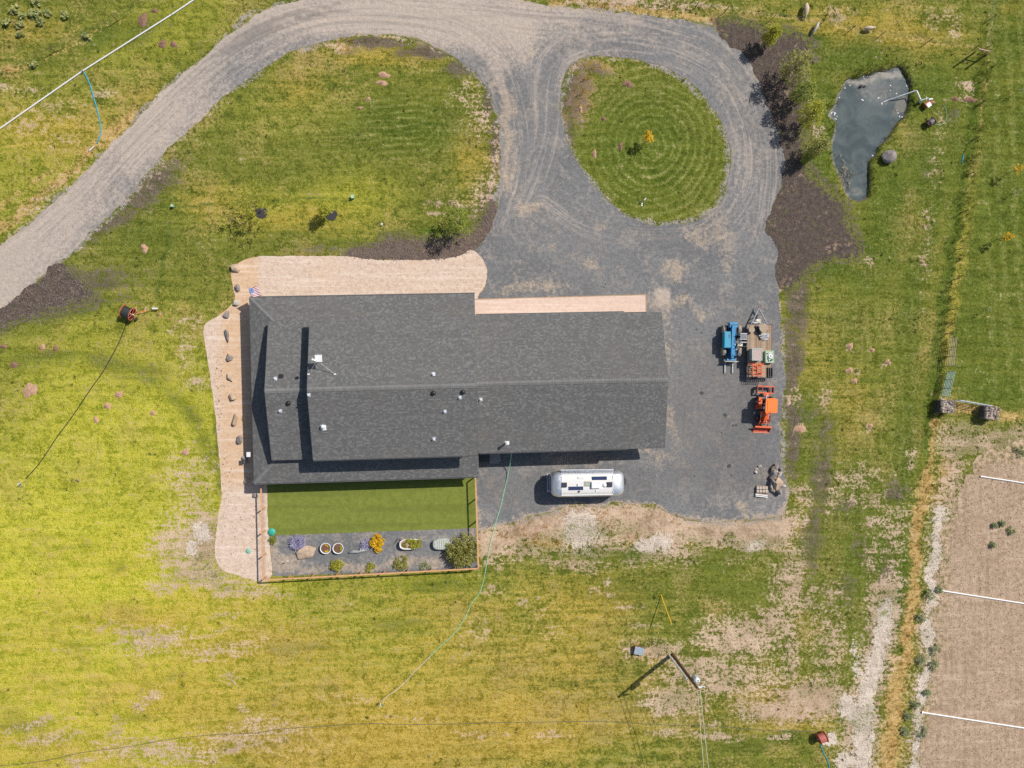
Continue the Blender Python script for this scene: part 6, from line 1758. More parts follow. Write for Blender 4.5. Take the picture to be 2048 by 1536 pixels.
topg = Vector((20.22, -27.3, 6.6)) - at(1337, 1232, 0)
MB().cyl(ank, topg, .008, n=5).build('wire', wr, gw)
MB().cyl(ank, lerp(ank, topg, .36), .045, n=8).build('guard', pm('yellow_guard', (.80, .47, .03), .5, var=.06), gw)
wb = thing('well_box', 'blue grey metal well box with rusty side near the utility pole', 'box', up(1278, 1301, .5, 1), -.18)
MB().box((0, 0, .24), (.85, .62, .48)).build('body', pm('rusty_side', (.26, .10, .05), .8), wb)
MB().add([(-.42, -.4, .47), (.55, -.4, .50), (.42, .36, .62), (-.46, .36, .60), (-.42, -.4, .44), (.55, -.4, .47), (.42, .36, .58), (-.46, .36, .56)],
         [(0, 1, 2, 3), (4, 7, 6, 5), (0, 4, 5, 1), (1, 5, 6, 2), (2, 6, 7, 3), (3, 7, 4, 0)]).build('lid', pm('blue_grey_metal', (.42, .50, .55), .45, .2), wb)
MB().box((.0, -.43, .42), (.9, .02, .07)).build('lip', M_WHITE, wb)

# ------------------------------------------------------------------ gabions, gates, field fences
def gabion(u, v, rz, label, seed):
    r = random.Random(seed)
    t = thing('gabion', label, 'gabion', up(u, v, 1.25, .95), rz, 'gate gabions')
    S, Hh = 1.28, 1.25
    wirem = pm('gabion_wire', (.30, .30, .29), .5, .6)
    for x in (-S / 2, S / 2):
        for y in (-S / 2, S / 2):
            MB().box((x, y, Hh / 2), (.05, .05, Hh)).build('corner_post', M_WOODG, t)
    for z_ in (.05, Hh):
        for a in (-1, 1):
            MB().box((0, a * S / 2, z_), (S + .06, .04, .04)).build('frame_bar', M_WOODG, t)
            MB().box((a * S / 2, 0, z_), (.04, S - .06, .04)).build('frame_bar', M_WOODG, t)
    mw = MB()
    for k in range(1, 9):
        c = -S / 2 + S * k / 9
        for a in (-1, 1):
            mw.cyl((c, a * S / 2, .05), (c, a * S / 2, Hh), .006, n=3, cap=False)
            mw.cyl((a * S / 2, c, .05), (a * S / 2, c, Hh), .006, n=3, cap=False)
            mw.cyl((-S / 2, a * S / 2, Hh * k / 9), (S / 2, a * S / 2, Hh * k / 9), .006, n=3, cap=False)
            mw.cyl((a * S / 2, -S / 2, Hh * k / 9), (a * S / 2, S / 2, Hh * k / 9), .006, n=3, cap=False)
    mw.build('wire_mesh', wirem, t)
    ms = [rock_mesh((r.uniform(.28, .42), r.uniform(.2, .32), r.uniform(.22, .3)), seed * 10 + k, 7, 2) for k in range(5)]
    for k, m_ in enumerate(ms):
        m_.materials.append(pm('gabion_stone_%s' % 'abcde'[k], [(.42, .33, .27), (.30, .26, .24), (.50, .42, .36), (.38, .28, .22), (.46, .40, .36)][k], .9, var=.25, scale=4, bump=.4))
    MB().box((0, 0, .46), (S - .12, S - .12, .9)).build('stone_core', pm('gabion_core', (.12, .10, .09), .95), t)
    for i in range(5):
        for j in range(5):
            o2 = link('stone', r.choice(ms), t)
            o2.location = (-.5 + i * .25 + r.uniform(-.05, .05), -.5 + j * .25 + r.uniform(-.05, .05), .86 + r.uniform(0, .1))
            o2.rotation_euler = (r.uniform(-.3, .3), r.uniform(-.3, .3), r.uniform(0, 3.1))
            o2.scale = (.95, .95, .95)
    return t
gabion(1897, 813, -.03, 'left rock filled gabion cube at the gate corner', 4)
gabion(1985, 826, -.14, 'right rock filled gabion cube at the end of the low gate', 5)
M_TEAL = pm('pale_teal_steel', (.33, .50, .47), .5, .1)
def gate(a, b, label, n, top, mat, posts, bottom=.25, braces=3):
    t = thing('field_gate', label, 'gate')
    A, B = at(*a, 0), at(*b, 0)
    for k in range(n):
        z_ = bottom + (top - bottom) * k / (n - 1)
        MB().cyl(A + Vector((0, 0, z_)), B + Vector((0, 0, z_)), .032, n=7).build('bar', mat, t)
    for k in range(braces + 1):
        p = lerp(A, B, k / braces)
        MB().cyl(p + Vector((0, 0, .12 if k in (0, braces) else bottom)), p + Vector((0, 0, top)), .028, n=6).build('upright', mat if k in (0, braces) else posts, t)
    return t
gate((1880, 793), (1892, 743), 'pale teal pipe gate running north from the left gabion', 6, 1.45, M_TEAL, M_STEEL)
gate((1891, 732), (1897, 676), 'straw coloured stock panel gate north of the teal gate', 5, 1.3, pm('rusty_pale', (.48, .38, .26), .6), M_STEEL, .25, 3)
gate((1905, 800), (1968, 811), 'pale blue pipe gate between the two gabions', 5, 1.25, pm('pale_blue_steel', (.52, .60, .64), .5, .1), M_STEEL)
def wire_fence(pts, label, sp=4.0, h=1.15, skip=0):
    t = thing('wire_fence', label, 'fence')
    w_ = [at(*p, 0) for p in pts]
    ps = []
    for a, b in zip(w_[:-1], w_[1:]):
        n = max(1, round((b - a).length / sp))
        ps += [lerp(a, b, k / n) for k in range(n)]
    ps.append(w_[-1])
    for p in ps:
        MB().cyl(p - Vector((0, 0, .05)), p + Vector((0, 0, h)), .04, n=6).build('post', pm('fence_post', (.16, .12, .09), .85), t)
    for z_ in (.3, .55, .8, 1.05):
        MB().tube([p + Vector((0, 0, z_)) for p in ps], .006, 3).build('wire', wiremat, t)
wire_fence([(1330, 8), (1450, 24), (1640, 50), (1760, 72), (1945, 100)], 'thin wire fence along the north pasture above the pond')
wire_fence([(1968, 108), (1956, 210), (1934, 350), (1912, 500), (1898, 620), (1893, 668)], 'thin wire fence down the east side of the pond meadow')
wire_fence([(1968, 100), (1978, 40), (1988, -30)], 'short wire fence rising along the pasture edge to the top')
wire_fence([(-20, 165), (110, 103), (235, 42), (330, -20)], 'thin wire fence above the white irrigation pipe', 5.0)
hb = thing('brace_post', 'brown timber brace posts with rail at the fence corner', 'fence post')
for (u, v, l_) in ((1949, 105, 1.7), (1973, 109, 1.7)):
    MB().cyl(at(u, v, -.1), at(u, v, l_), .09, n=10).build('post', pm('red_timber', (.24, .10, .05), .85), hb)
MB().cyl(at(1957, 98, 1.15) * 1, at(1980, 103, 1.15), .07, n=8).build('rail', pm('pink_timber', (.55, .36, .28), .8), hb)
MB().cyl(at(1957, 98, 1.5), at(1973, 109, .1), .015, n=5).build('tie_wire', wiremat, hb)
# ------------------------------------------------------------------ travel trailer
TC = (at(1101, 966, 1.5) + at(1245, 966, 1.5)) / 2
tt = thing('travel_trailer', 'polished aluminium travel trailer with white roof parked behind the garage', 'travel trailer', (TC.x, TC.y, 0), math.radians(.6))
TL = (at(1245, 966, 1.5) - at(1101, 966, 1.5)).length
TW = 2.52
def ttl(u, v, z_):
    p = at(u, v, z_) - tt.location
    a = math.radians(-.6)
    return Vector((p.x * math.cos(a) - p.y * math.sin(a), p.x * math.sin(a) + p.y * math.cos(a), z_))
def tt_section(x, off=0.0, z0=.45, z1=2.78):
    """rounded cross-section at x: returns (half width, top z, bottom z)"""
    e = (TL / 2 - abs(x)) / .95
    k = 1.0 if e >= 1 else math.sqrt(max(0, 1 - (1 - e) ** 2.4))
    return k
def tt_ring(x, off=0.0, n=26, a0=-.5, a1=math.pi + .5):
    k = tt_section(x)
    hwid, zc, ht = TW / 2 * (.62 + .38 * k) + off, 1.55, 1.23 * (.45 + .55 * k) + off
    pts = []
    for i in range(n + 1):
        a = 2 * math.pi * i / n
        c, s_ = math.cos(a), math.sin(a)
        p_ = 3.4
        y = hwid * math.copysign(abs(c) ** (2 / p_), c)
        z_ = zc + (ht if s_ > 0 else 1.05 * (.6 + .4 * k)) * math.copysign(abs(s_) ** (2 / p_), s_)
        pts.append((x, y, z_))
    return pts[:-1]
xs = [-TL / 2 + TL * t for t in (0, .003, .01, .02, .035, .055, .08, .11, .14, .2, .35, .5, .65, .8, .86, .89, .92, .945, .965, .98, .99, .997, 1)]
bd = MB()
NR = 26
for x in xs:
    bd.v += tt_ring(x)
for j in range(len(xs) - 1):
    bd.f += [(j * NR + i, j * NR + (i + 1) % NR, (j + 1) * NR + (i + 1) % NR, (j + 1) * NR + i) for i in range(NR)]
bd.f += [tuple(range(NR)), tuple(range(len(xs) * NR - 1, (len(xs) - 1) * NR - 1, -1))]
M_ALU = pm('polished_aluminium', (.80, .82, .84), .42, .75, var=.05)
bo = bd.build('body', M_ALU, tt, True)
# white roof skin over the straight part
rs_ = MB()
x0r, x1r = ttl(1123, 966, 2.7).x, ttl(1226, 966, 2.7).x
M_ROOFW = pm('white_roof_coat', (.74, .715, .675), .6, var=.05)
ys_ = [-.98 + 1.96 * k / 14 for k in range(15)]
def roof_h(y):
    q = min(1, abs(y) / (TW / 2))
    return 1.55 + 1.23 * (1 - q ** 3.4) ** (1 / 3.4)
for x in (x0r, x1r):
    rs_.v += [(x, y, roof_h(y) + .012) for y in ys_]
rs_.f = [(k, k + 1, 15 + k + 1, 15 + k) for k in range(14)]
rs_.build('roof_skin', M_ROOFW, tt, True)
for y in (-1.0, 1.0):
    MB().box(((x0r + x1r) / 2, y, roof_h(1.0) + .03), (x1r - x0r, .07, .07)).build('roof_rail', M_WHITE, tt)
for x in (x0r, x1r):
    MB().box((x, 0, 2.79), (.05, 1.7, .03)).build('end_band', M_ALU, tt)
MB().box(((x0r + x1r) / 2, -.78, roof_h(.78) + .02), (x1r - x0r - .1, .02, .02)).build('seam', M_CREAM, tt)
# awning on the house side
aw = MB().cyl(ttl(1121, 940.5, 2.35), ttl(1227, 939.5, 2.35), .075, n=10).build('awning_roller', M_GALV, tt)
for u in (1122, 1226):
    MB().cyl(ttl(u, 940.5, 2.35), ttl(u, 941, .7), .03, n=6).build('awning_arm', M_GALV, aw)
MB().box((ttl(1174, 943, 2.45)), (x1r - x0r, .05, .12)).build('awning_cover', M_GALV, aw)
def rbox(u0, v0, u1, v1, h, name, mat, z_=2.80):
    a, b = ttl(u0, v0, z_ + h), ttl(u1, v1, z_ + h)
    zz = roof_h((a.y + b.y) / 2)
    return MB().box(((a.x + b.x) / 2, (a.y + b.y) / 2, zz + h / 2 - .005), (abs(b.x - a.x), abs(b.y - a.y), h)).build(name, mat, tt)
M_SOLAR = pm('solar_cell', (.035, .05, .12), .25, var=.15)
ac = rbox(1183.5, 964.5, 1201, 976.5, .27, 'air_conditioner', M_WHITE)
for p_ in ((1184, 953.5, 1214, 960), (1137, 973.5, 1166.5, 980)):
    rbox(*p_, .05, 'solar_panel', M_SOLAR)
for p_ in ((1124.5, 965.5, 1134, 974.5), (1214.5, 964.5, 1225, 973.8)):
    fo_ = rbox(*p_, .16, 'fan_cover', pm('smoked_plastic', (.055, .05, .065), .35))
sk2 = rbox(1168.5, 963, 1182.5, 972.7, .06, 'skylight', pm('skylight_frame', (.42, .36, .26), .5))
a, b = ttl(1171, 965.2, 2.9), ttl(1180.5, 970.8, 2.9)
MB().box(((a.x + b.x) / 2, (a.y + b.y) / 2, roof_h(.2) + .065), (abs(b.x - a.x), abs(b.y - a.y), .03)).build('pane', pm('skylight_pane', (.36, .45, .42), .15), sk2)
rbox(1156.5, 954, 1168, 957.6, .1, 'fridge_vent', M_WHITE)
rbox(1155, 967.5, 1156.5, 972, .12, 'aerial_base', M_GALV)
rbox(1192, 980.5, 1194, 983, .1, 'breather', M_WHITE)
q_ = ttl(1158.3, 983.2, 2.85)
MB().lathe([(0, .12), (.09, .1), (.1, 0)], (q_.x, q_.y, roof_h(q_.y)), n=12).build('vent_cap', M_BLACK, tt)
q_ = ttl(1209.5, 970.3, 2.85)
MB().lathe([(0, .16), (.15, .14), (.2, .08), (.2, 0)], (q_.x, q_.y, roof_h(q_.y)), n=16).build('satellite_dome', M_WHITE, tt, True)
for v in (964, 970, 976):
    q_ = ttl(1110.5, v, 2.4)
    MB().sphere((q_.x, q_.y, 2.43), (.035, .035, .02), 8, 4).build('marker_light', M_STEEL, tt)
# rear rack, hitch, wheels, windows
a, b = ttl(1099, 946, .9), ttl(1099, 984, .9)
rk = MB().box(((a.x + b.x) / 2 - .02, (a.y + b.y) / 2, .85), (.12, abs(a.y - b.y), .12)).build('rear_rack', pm('lilac_bumper', (.50, .46, .56), .4), tt)
MB().box(((a.x + b.x) / 2 - .22, (a.y + b.y) / 2, .85), (.06, abs(a.y - b.y), .06)).build('rack_bar', M_GALV, rk)
for s_ in (-1, 1):
    MB().box(((a.x + b.x) / 2 - .1, (a.y + b.y) / 2 + s_ * abs(a.y - b.y) * .45, .85), (.3, .05, .05)).build('rack_arm', M_GALV, rk)
ht_ = MB().prism([(TL / 2 - .1, -.45), (TL / 2 + .6, -.06), (TL / 2 + .6, .06), (TL / 2 - .1, .45)], .42, .52).build('hitch_frame', M_STEEL, tt)
MB().prism([(TL / 2 + .05, -.36), (TL / 2 + .36, -.36), (TL / 2 + .48, -.2), (TL / 2 + .48, .2), (TL / 2 + .36, .36), (TL / 2 + .05, .36)], .52, .95).build('propane_cover', pm('propane_cover', (.06, .058, .065), .5), ht_)
MB().cyl((TL / 2 + .52, 0, .0), (TL / 2 + .52, 0, .85), .04, n=8).build('jack', M_STEEL, ht_)
for x in (-.55, .45):
    for s_ in (-1, 1):
        wl = MB().lathe([(.22, -.1), (.33, -.1), (.36, -.05), (.36, .05), (.33, .1), (.22, .1)], (x, s_ * 1.12, .36), 'Y', 18).build('wheel', M_RUB, tt, True)
        MB().lathe([(0, -.06), (.2, -.06), (.22, .09 * 1), (.0, .07)], (x, s_ * 1.12, .36), 'Y', 14).build('rim', M_ALU, wl)
for x in (-2.4, -.9, 1.0, 2.3):
    for s_ in (-1, 1):
        MB().box((x, s_ * (TW / 2 - .005), 1.75), (.9, .03, .5)).build('window', M_GLASS, tt)

# ------------------------------------------------------------------ telehandler
tc = at(1462.3, 681, .4)
th = thing('telehandler', 'blue compact telehandler with forks beside the flatbed trailer', 'telehandler', (tc.x, tc.y, 0), math.radians(-1))
def wheel(parent, x, y, r_, wd, mt=M_RUBD, rim=M_CREAM, axis='X'):
    w_ = MB().lathe([(r_ * .55, -wd / 2), (r_ * .9, -wd / 2), (r_, -wd * .3), (r_, wd * .3), (r_ * .9, wd / 2), (r_ * .55, wd / 2)], (x, y, r_), axis, 22).build('wheel', mt, parent, True)
    MB().lathe([(0, -wd * .35), (r_ * .5, -wd * .35), (r_ * .56, 0), (r_ * .5, wd * .35), (0, wd * .35)], (x, y, r_), axis, 16).build('rim', rim, w_)
    lug = MB()
    for k in range(16):
        a = k * math.pi / 8
        lug.box((x + (wd * .2 if k % 2 else -wd * .2), y + r_ * 1.0 * math.cos(a), r_ + r_ * 1.0 * math.sin(a)), (wd * .5, .06, .05), 0, a + math.pi / 2)
    lug.build('tread', mt, w_)
for x in (-.78, .76):
    for y in (1.13, -1.12):
        wheel(th, x, y, .42, .36)
MB().box((0, 0, .55), (.9, 3.1, .3)).build('chassis', pm('blue_dark', (.01, .10, .22), .5), th)
for y in (1.13, -1.12):
    MB().box((0, y, .42), (1.3, .22, .2)).build('axle', M_STEEL, th)
eng = MB().box((-.62, .02, .95), (.78, 1.62, .62)).build('engine_cover', pm('cyan_blue', (.014, .31, .48), .5, var=.12, dust=.22), th)
MB().box((-.62, .02, 1.28), (.70, 1.5, .05)).build('hood_top', pm('cyan_blue', (.012, .36, .58)), eng)
for k in range(3):
    MB().box((-.52, .52 - k * .06, 1.31), (.2, .025, .015)).build('grille_slot', M_STEEL, eng)
MB().cyl((-.52, .28, 1.3), (-.52, .28, 1.33), .06, n=10).build('filler_cap', M_STEEL, eng)
bm_ = MB().box((-.12, -.05, 1.22), (.34, 3.0, .34), 0, .05).build('boom', M_BLUE, th)
MB().box((-.11, -.35, 1.16), (.26, 2.9, .26), 0, .05).build('inner_boom', pm('blue_mid', (.012, .22, .52), .45), bm_)
MB().cyl((.1, 1.2, 1.0), (.1, -.6, 1.25), .05, n=8).build('lift_ram', M_GALV, bm_)
MB().tube([(.12, 1.2, 1.42), (.16, .9, 1.45), (.08, .5, 1.42), (.1, .1, 1.4)], .02, 5).build('hydraulic_hose', M_RUB, bm_)
rr_ = MB().box((-.08, 1.5, 1.05), (.78, .5, .5)).build('rear_frame', M_BLUE, th)
MB().cyl((-.48, 1.5, 1.22), (.32, 1.5, 1.22), .09, n=10).build('pivot_pin', M_STEEL, rr_)
MB().box((0, 1.72, .75), (.95, .14, .4)).build('counterweight', M_BLUE, th)
cb = link('cab_guard', None, th)
for x in (.34, 1.0):
    for y in (.62, -.62):
        MB().box((x, y, 1.35), (.06, .06, 1.25)).build('cab_post', M_GREY, cb)
for k in range(6):
    MB().box((.40 + k * .11, .32, 1.99), (.035, .58, .035)).build('roof_bar', pm('pale_bar', (.60, .62, .65), .5), cb)
for y in (.62, .03, -.25):
    MB().box((.67, y, 1.985), (.72, .05, .05)).build('cross_bar', pm('pale_bar', (.48, .51, .55)), cb)
for k in range(5):
    MB().box((.46 + k * .11, -.25, 1.96), (.05, .1, .04)).build('light_cell', M_WHITE, cb)
MB().box((.67, .25, .75), (.5, .5, .15)).build('seat', M_BLACK, th)
MB().box((.67, .48, 1.0), (.46, .12, .5)).build('seat_back', M_BLACK, th)
MB().box((.66, -.45, .95), (.5, .3, .35)).build('dashboard', M_CREAM, th)
MB().lathe([(.15, -.02), (.19, 0), (.15, .02), (.15, -.02)], (.67, -.22, 1.2), n=14).build('steering_wheel', M_BLACK, th)
MB().tube([(1.0, -.62, 1.3), (1.05, -.75, 1.5), (.85, -1.0, 1.2)], .02, 5).build('mirror_arm', M_STEEL, th)
MB().box((.72, -.9, .62), (.5, .35, .12)).build('fender', M_CREAM, th)
cr_ = MB().box((-.12, -1.95, .68), (.9, .18, .5)).build('carriage', M_BLUE, th)
MB().box((-.05, -2.12, .42), (1.35, .1, .12)).build('carriage_bar', M_CREAM, cr_)
MB().box((-.05, -2.12, .80), (1.35, .06, .08)).build('carriage_bar', M_CREAM, cr_)
for x in (-.5, .28):
    MB().box((x, -2.7, .14), (.12, 1.15, .06)).build('fork', pm('fork_steel', (.36, .38, .41), .4, .4), th)
    MB().box((x, -2.15, .45), (.12, .06, .66)).build('fork_shank', pm('fork_steel', (.36, .38, .41)), th)

# ------------------------------------------------------------------ flatbed trailer and its load
DZ = .72
fb = thing('flatbed_trailer', 'flatbed equipment trailer with weathered plank deck loaded with gear', 'trailer', (0, 0, 0))
A0, A1 = at(1493.5, 648.5, DZ), at(1543.5, 755.5, DZ)
fx0, fx1, fy1, fy0 = A0.x, A1.x, A0.y, A1.y
fcx = (fx0 + fx1) / 2
npk = 13
pw_ = (fx1 - fx0 - .1) / npk
pk_m = [pm('plank_a', (.36, .235, .15), .9, var=.3, scale=7), pm('plank_b', (.30, .21, .145), .9, var=.3, scale=7), pm('plank_c', (.43, .31, .205), .9, var=.3, scale=7), pm('plank_d', (.30, .245, .195), .9, var=.3, scale=7)]
pmesh = []
for k in range(4):
    m_ = MB().box((0, 0, 0), (pw_ - .018, fy1 - fy0 - .1, .045)).build('plank', pk_m[k])
    pmesh.append(m_.data)
    bpy.data.objects.remove(m_)
for k in range(npk):
    o2 = link('plank', pmesh[(k * 7 + k // 3) % 4], fb)
    o2.location = (fx0 + .05 + pw_ * (k + .5), (fy0 + fy1) / 2 + .01 * ((k * 5) % 3 - 1), DZ + (k % 3) * .003)
for x in (fx0 + .02, fx1 - .02):
    MB().box((x, (fy0 + fy1) / 2, DZ - .06), (.06, fy1 - fy0, .16)).build('side_rail', M_STEEL, fb)
for y in (fy0, fy1):
    MB().box((fcx, y, DZ - .06), (fx1 - fx0 + .02, .07, .16)).build('end_rail', M_STEEL, fb)
apex = at(1517.7, 616, .6)
for u in (1502, 1534.5):
    p = at(u, 649, .6)
    d = apex - p
    MB().box((p + apex) / 2, (d.length, .1, .13), math.atan2(d.y, d.x)).build('tongue_beam', M_GREY, fb)
MB().cyl(apex + Vector((0, 0, -.05)), apex + Vector((0, .2, -.05)), .06, n=8).build('coupler', M_REDP, fb)
MB().cyl(at(1517, 630, 0), at(1517, 630, .9), .05, n=8).build('jack', M_GREY, fb)
MB().box(at(1515.5, 641, .68), (.5, .28, .22)).build('winch_box', M_CREAM, fb)
MB().cyl(at(1514, 638, .75), at(1514, 643, .75), .1, n=10).build('winch_drum', M_WHITE, fb)
MB().box(at(1514, 645.5, .72), (.85, .06, .06)).build('toolbar', M_WHITE, fb)
for y in (0.35, -.55):
    for s_ in (-1, 1):
        wheel(fb, fcx + s_ * (1.02), (fy0 + fy1) / 2 - .3 + y, .33, .2, M_RUB, M_WHITE)
gt = link('rear_ramp', None, fb)
p0, p1 = at(1495, 757, .7), at(1527, 764, .5)
for k in range(9):
    MB().box((p0.x + (p1.x - p0.x) * k / 8, fy0 - .25, .55), (.03, .4, .03), 0, -.35).build('ramp_bar', M_STEEL, gt)
for k in range(3):
    MB().box(((p0.x + p1.x) / 2, fy0 - .08 - k * .17, .62 - k * .06), (p1.x - p0.x, .03, .03)).build('ramp_rung', M_STEEL, gt)
DT = DZ + .03
def spool(u, v, rad, label, hgt):
    t = thing('cable_spool', label, 'spool', (lambda p: (p.x, p.y, DT))(at(u, v, DT + hgt)))
    m_ = pm('spool_ply', (.40, .31, .22), .85, var=.25, scale=6)
    for z_ in (0, hgt - .05):
        MB().lathe([(0, z_), (rad, z_), (rad, z_ + .05), (.04, z_ + .05), (0, z_ + .045)], n=24).build('flange', m_, t)
    MB().cyl((0, 0, .05), (0, 0, hgt - .05), rad * .5, n=14).build('core', M_STEEL, t)
spool(1527.5, 655.5, .44, 'larger tan spool at the front right of the trailer deck', .62)
spool(1503.8, 659.5, .30, 'smaller tan spool at the front left of the trailer deck', .4)
ps_ = thing('steel_bundle', 'bundle of pale metal tubes in the middle of the trailer deck', 'tubes', (lambda p: (p.x, p.y, DT))(at(1527, 674, DT)), .12)
for k, (y, L_) in enumerate([(.28, 1.0), (.18, 1.15), (.06, 1.2), (-.06, 1.1), (-.2, 1.0), (-.32, .7)]):
    MB().cyl((-L_ / 2 + .05 * k, y, .08 + .06 * (k % 2)), (L_ / 2, y + .03, .12), .045, n=8).build('tube', pm('pale_tube', (.60, .60, .60), .4, .4), ps_)
MB().box((-.5, .5, .1), (.12, 1.5, .12), .25).build('channel', M_STEEL, ps_)
MB().box((-.35, .55, .12), (.08, 1.4, .12), .25).build('channel', M_GREY, ps_)
gl = MB().box((0, 0, .14), (.32, .22, .28)).build('fuel_can', M_ORANGE)
tag(gl, 'small orange fuel can at the front edge of the trailer deck', 'fuel can')
gl.location = (lambda p: (p.x, fy1 - .18, DT))(at(1528, 645, DT))
def crate(u0, v0, u1, v1, zt, z0, label, mb_, mt_, name='machine_box', cat='box'):
    a, b = at(u0, v0, zt), at(u1, v1, zt)
    t = thing(name, label, cat, ((a.x + b.x) / 2, (a.y + b.y) / 2, z0))
    L_, W_ = abs(b.x - a.x), abs(b.y - a.y)
    MB().box((0, 0, (zt - z0) / 2), (L_ - .06, W_ - .06, zt - z0)).build('body', mb_, t)
    for s_ in (-1, 1):
        MB().box((0, s_ * (W_ / 2 - .035), zt - z0 + .02), (L_, .07, .05)).build('rim', mb_, t)
        MB().box((s_ * (L_ / 2 - .035), 0, zt - z0 + .02), (.07, W_ - .14, .05)).build('rim', mb_, t)
    MB().box((0, 0, zt - z0 + .012), (L_ - .18, W_ - .18, .02)).build('top_panel', mt_, t)
    return t, L_, W_
crate(1504, 696.5, 1524.3, 721, 1.5, DT, 'pale green cabinet with a pinkish top on the trailer', pm('pale_green_box', (.42, .52, .46), .6), pm('pink_top', (.50, .38, .34), .8, var=.3, scale=12), 'cabinet', 'cabinet')
t_, L_, W_ = crate(1531, 701.3, 1547.7, 725.6, 1.15, DT, 'green bin of white parts at the right edge of the trailer', pm('mint_box', (.40, .55, .38), .6), pm('mint_inner', (.50, .58, .46), .8, var=.4, scale=5), 'parts_bin', 'bin')
MB().lathe([(.06, .44), (.2, .44), (.22, .5), (.2, .56), (.08, .56), (.06, .44)], (.02, .05, 0), n=16).build('white_coil', M_WHITE, t_, True)
MB().cyl((.2, -.3, .44), (.2, -.3, .6), .09, n=10).build('green_bottle', pm('bottle_green', (.03, .22, .06), .4), t_)
MB().box((-.22, .35, .48), (.16, .1, .1)).build('tan_block', M_WOODG, t_)
MB().cyl((-.2, -.1, .47), (-.1, -.45, .47), .05, n=8).build('grey_tube', M_GREY, t_)
ofc = at(1514.5, 739, DT + .45)
of = thing('orange_implement', 'orange tubular implement frame on the back of the trailer', 'implement', (ofc.x, ofc.y, DT))
for y in (.52, .12, -.30, -.56):
    MB().box((0, y, .42), (.95, .07, .08)).build('cross_bar', M_ORANGE, of)
for x in (-.45, .45):
    MB().box((x, 0, .44), (.08, 1.2, .08)).build('side_bar', M_ORANGE, of)
    for y in (.52, -.30):
        MB().cyl((x, y, .40), (x + math.copysign(.32, x), y + .03, .2), .05, n=7).build('prong', M_ORANGE, of)
        MB().cyl((x, y, .40), (x, y, 0), .04, n=7).build('leg', M_ORANGE, of)
MB().box((0, .0, .5), (.09, .9, .1)).build('spine', M_ORANGE, of)
for s_ in (-1, 1):
    MB().cyl((0, .2, .48), (s_ * .42, .48, .46), .04, n=7).build('brace', M_ORANGE, of)
MB().box((.1, -.66, .35), (.6, .08, .12)).build('plate', M_REDP, of)
ir = thing('ramp_stack', 'stack of dark steel loading ramps at the back right of the trailer deck', 'ramps', (lambda p: (p.x, p.y, DT))(at(1540, 745, DT)))
for x in (-.22, -.02, .2):
    MB().box((x, 0, .09), (.07, 1.0, .18)).build('beam', M_STEEL, ir)
for y in (-.46, .46):
    MB().box((0, y, .1), (.5, .06, .1)).build('cross_beam', M_STEEL, ir)

# ------------------------------------------------------------------ tractor
kc = at(1533, 834, 1.15)
kx, ky = kc.x, kc.y
tk_ = thing('tractor', 'orange compact tractor with canopy, front loader and rear box blade', 'tractor', (kx, at(1533, 818, .8).y, 0), math.radians(-3))
M_OR2 = pm('orange_canopy', (.86, .19, .010), .45, var=.08, dust=.12)
for x in (-.62, .62):
    wheel(tk_, x, .72, .56, .34, M_RUB, M_REDP)
for x in (-.54, .54):
    wheel(tk_, x, -.98, .36, .24, M_RUB, M_REDP)
MB().box((0, -.2, .62), (.42, 2.3, .36)).build('chassis', M_STEEL, tk_)
MB().box((0, -.98, .36), (.95, .14, .14)).build('front_axle', M_STEEL, tk_)
MB().box((0, .72, .56), (1.0, .2, .24)).build('rear_axle', M_STEEL, tk_)
hd = MB()
for y, wd, zt in ((-.18, .29, 1.26), (-.5, .28, 1.24), (-.95, .25, 1.16), (-1.2, .21, 1.05), (-1.26, .19, .98)):
    hd.v += [(-wd, y, .75), (-wd, y, zt - .1), (-wd * .65, y, zt), (wd * .65, y, zt), (wd, y, zt - .1), (wd, y, .75)]
for j in range(4):
    hd.f += [(j * 6 + i, j * 6 + i + 1, j * 6 + 6 + i + 1, j * 6 + 6 + i) for i in range(5)]
hd.f += [tuple(range(6)), tuple(range(29, 23, -1))]
hdo = hd.build('hood', M_ORANGE, tk_)
for s_ in (-1, 1):
    MB().box((s_ * .12, -1.27, 1.0), (.11, .03, .09)).build('headlight', M_WHITE, hdo)
gg = MB().box((0, -1.42, .78), (.55, .06, .42)).build('grille_guard', M_ORANGE, tk_)
MB().box((0, -.1, 1.1), (.62, .14, .3)).build('dashboard', M_BLACK, tk_)
MB().lathe([(.15, -.02), (.19, 0), (.15, .02), (.15, -.02)], (0, .12, 1.35), n=14).build('steering_wheel', M_BLACK, tk_)
MB().box((0, .62, .95), (.5, .48, .14)).build('seat', M_BLACK, tk_)
MB().box((0, .88, 1.2), (.48, .12, .45)).build('seat_back', M_BLACK, tk_)
MB().box((0, .3, .68), (1.1, .6, .06)).build('floor', M_BLACK, tk_)
for s_ in (-1, 1):
    MB().prism([(s_ * .46, .25), (s_ * .82, .25), (s_ * .82, 1.15), (s_ * .46, 1.15)][::s_], 1.08, 1.13).build('fender', M_ORANGE, tk_)
MB().prism([(-.95, -.05), (-.36, .02), (-.36, .58), (-.95, .42)], .72, .78).build('step_plate', pm('orange_red', (.82, .09, .012), .45), tk_)
cn = MB()
cn.prism([(-.57, -.32), (.57, -.32), (.60, -.25), (.60, .98), (.45, 1.10), (-.45, 1.10), (-.60, .98), (-.60, -.25)], 2.28, 2.36)
cno = cn.build('canopy', M_OR2, tk_)
MB().box((0, .36, 2.375), (.82, 1.1, .03)).build('canopy_crown', M_OR2, cno)
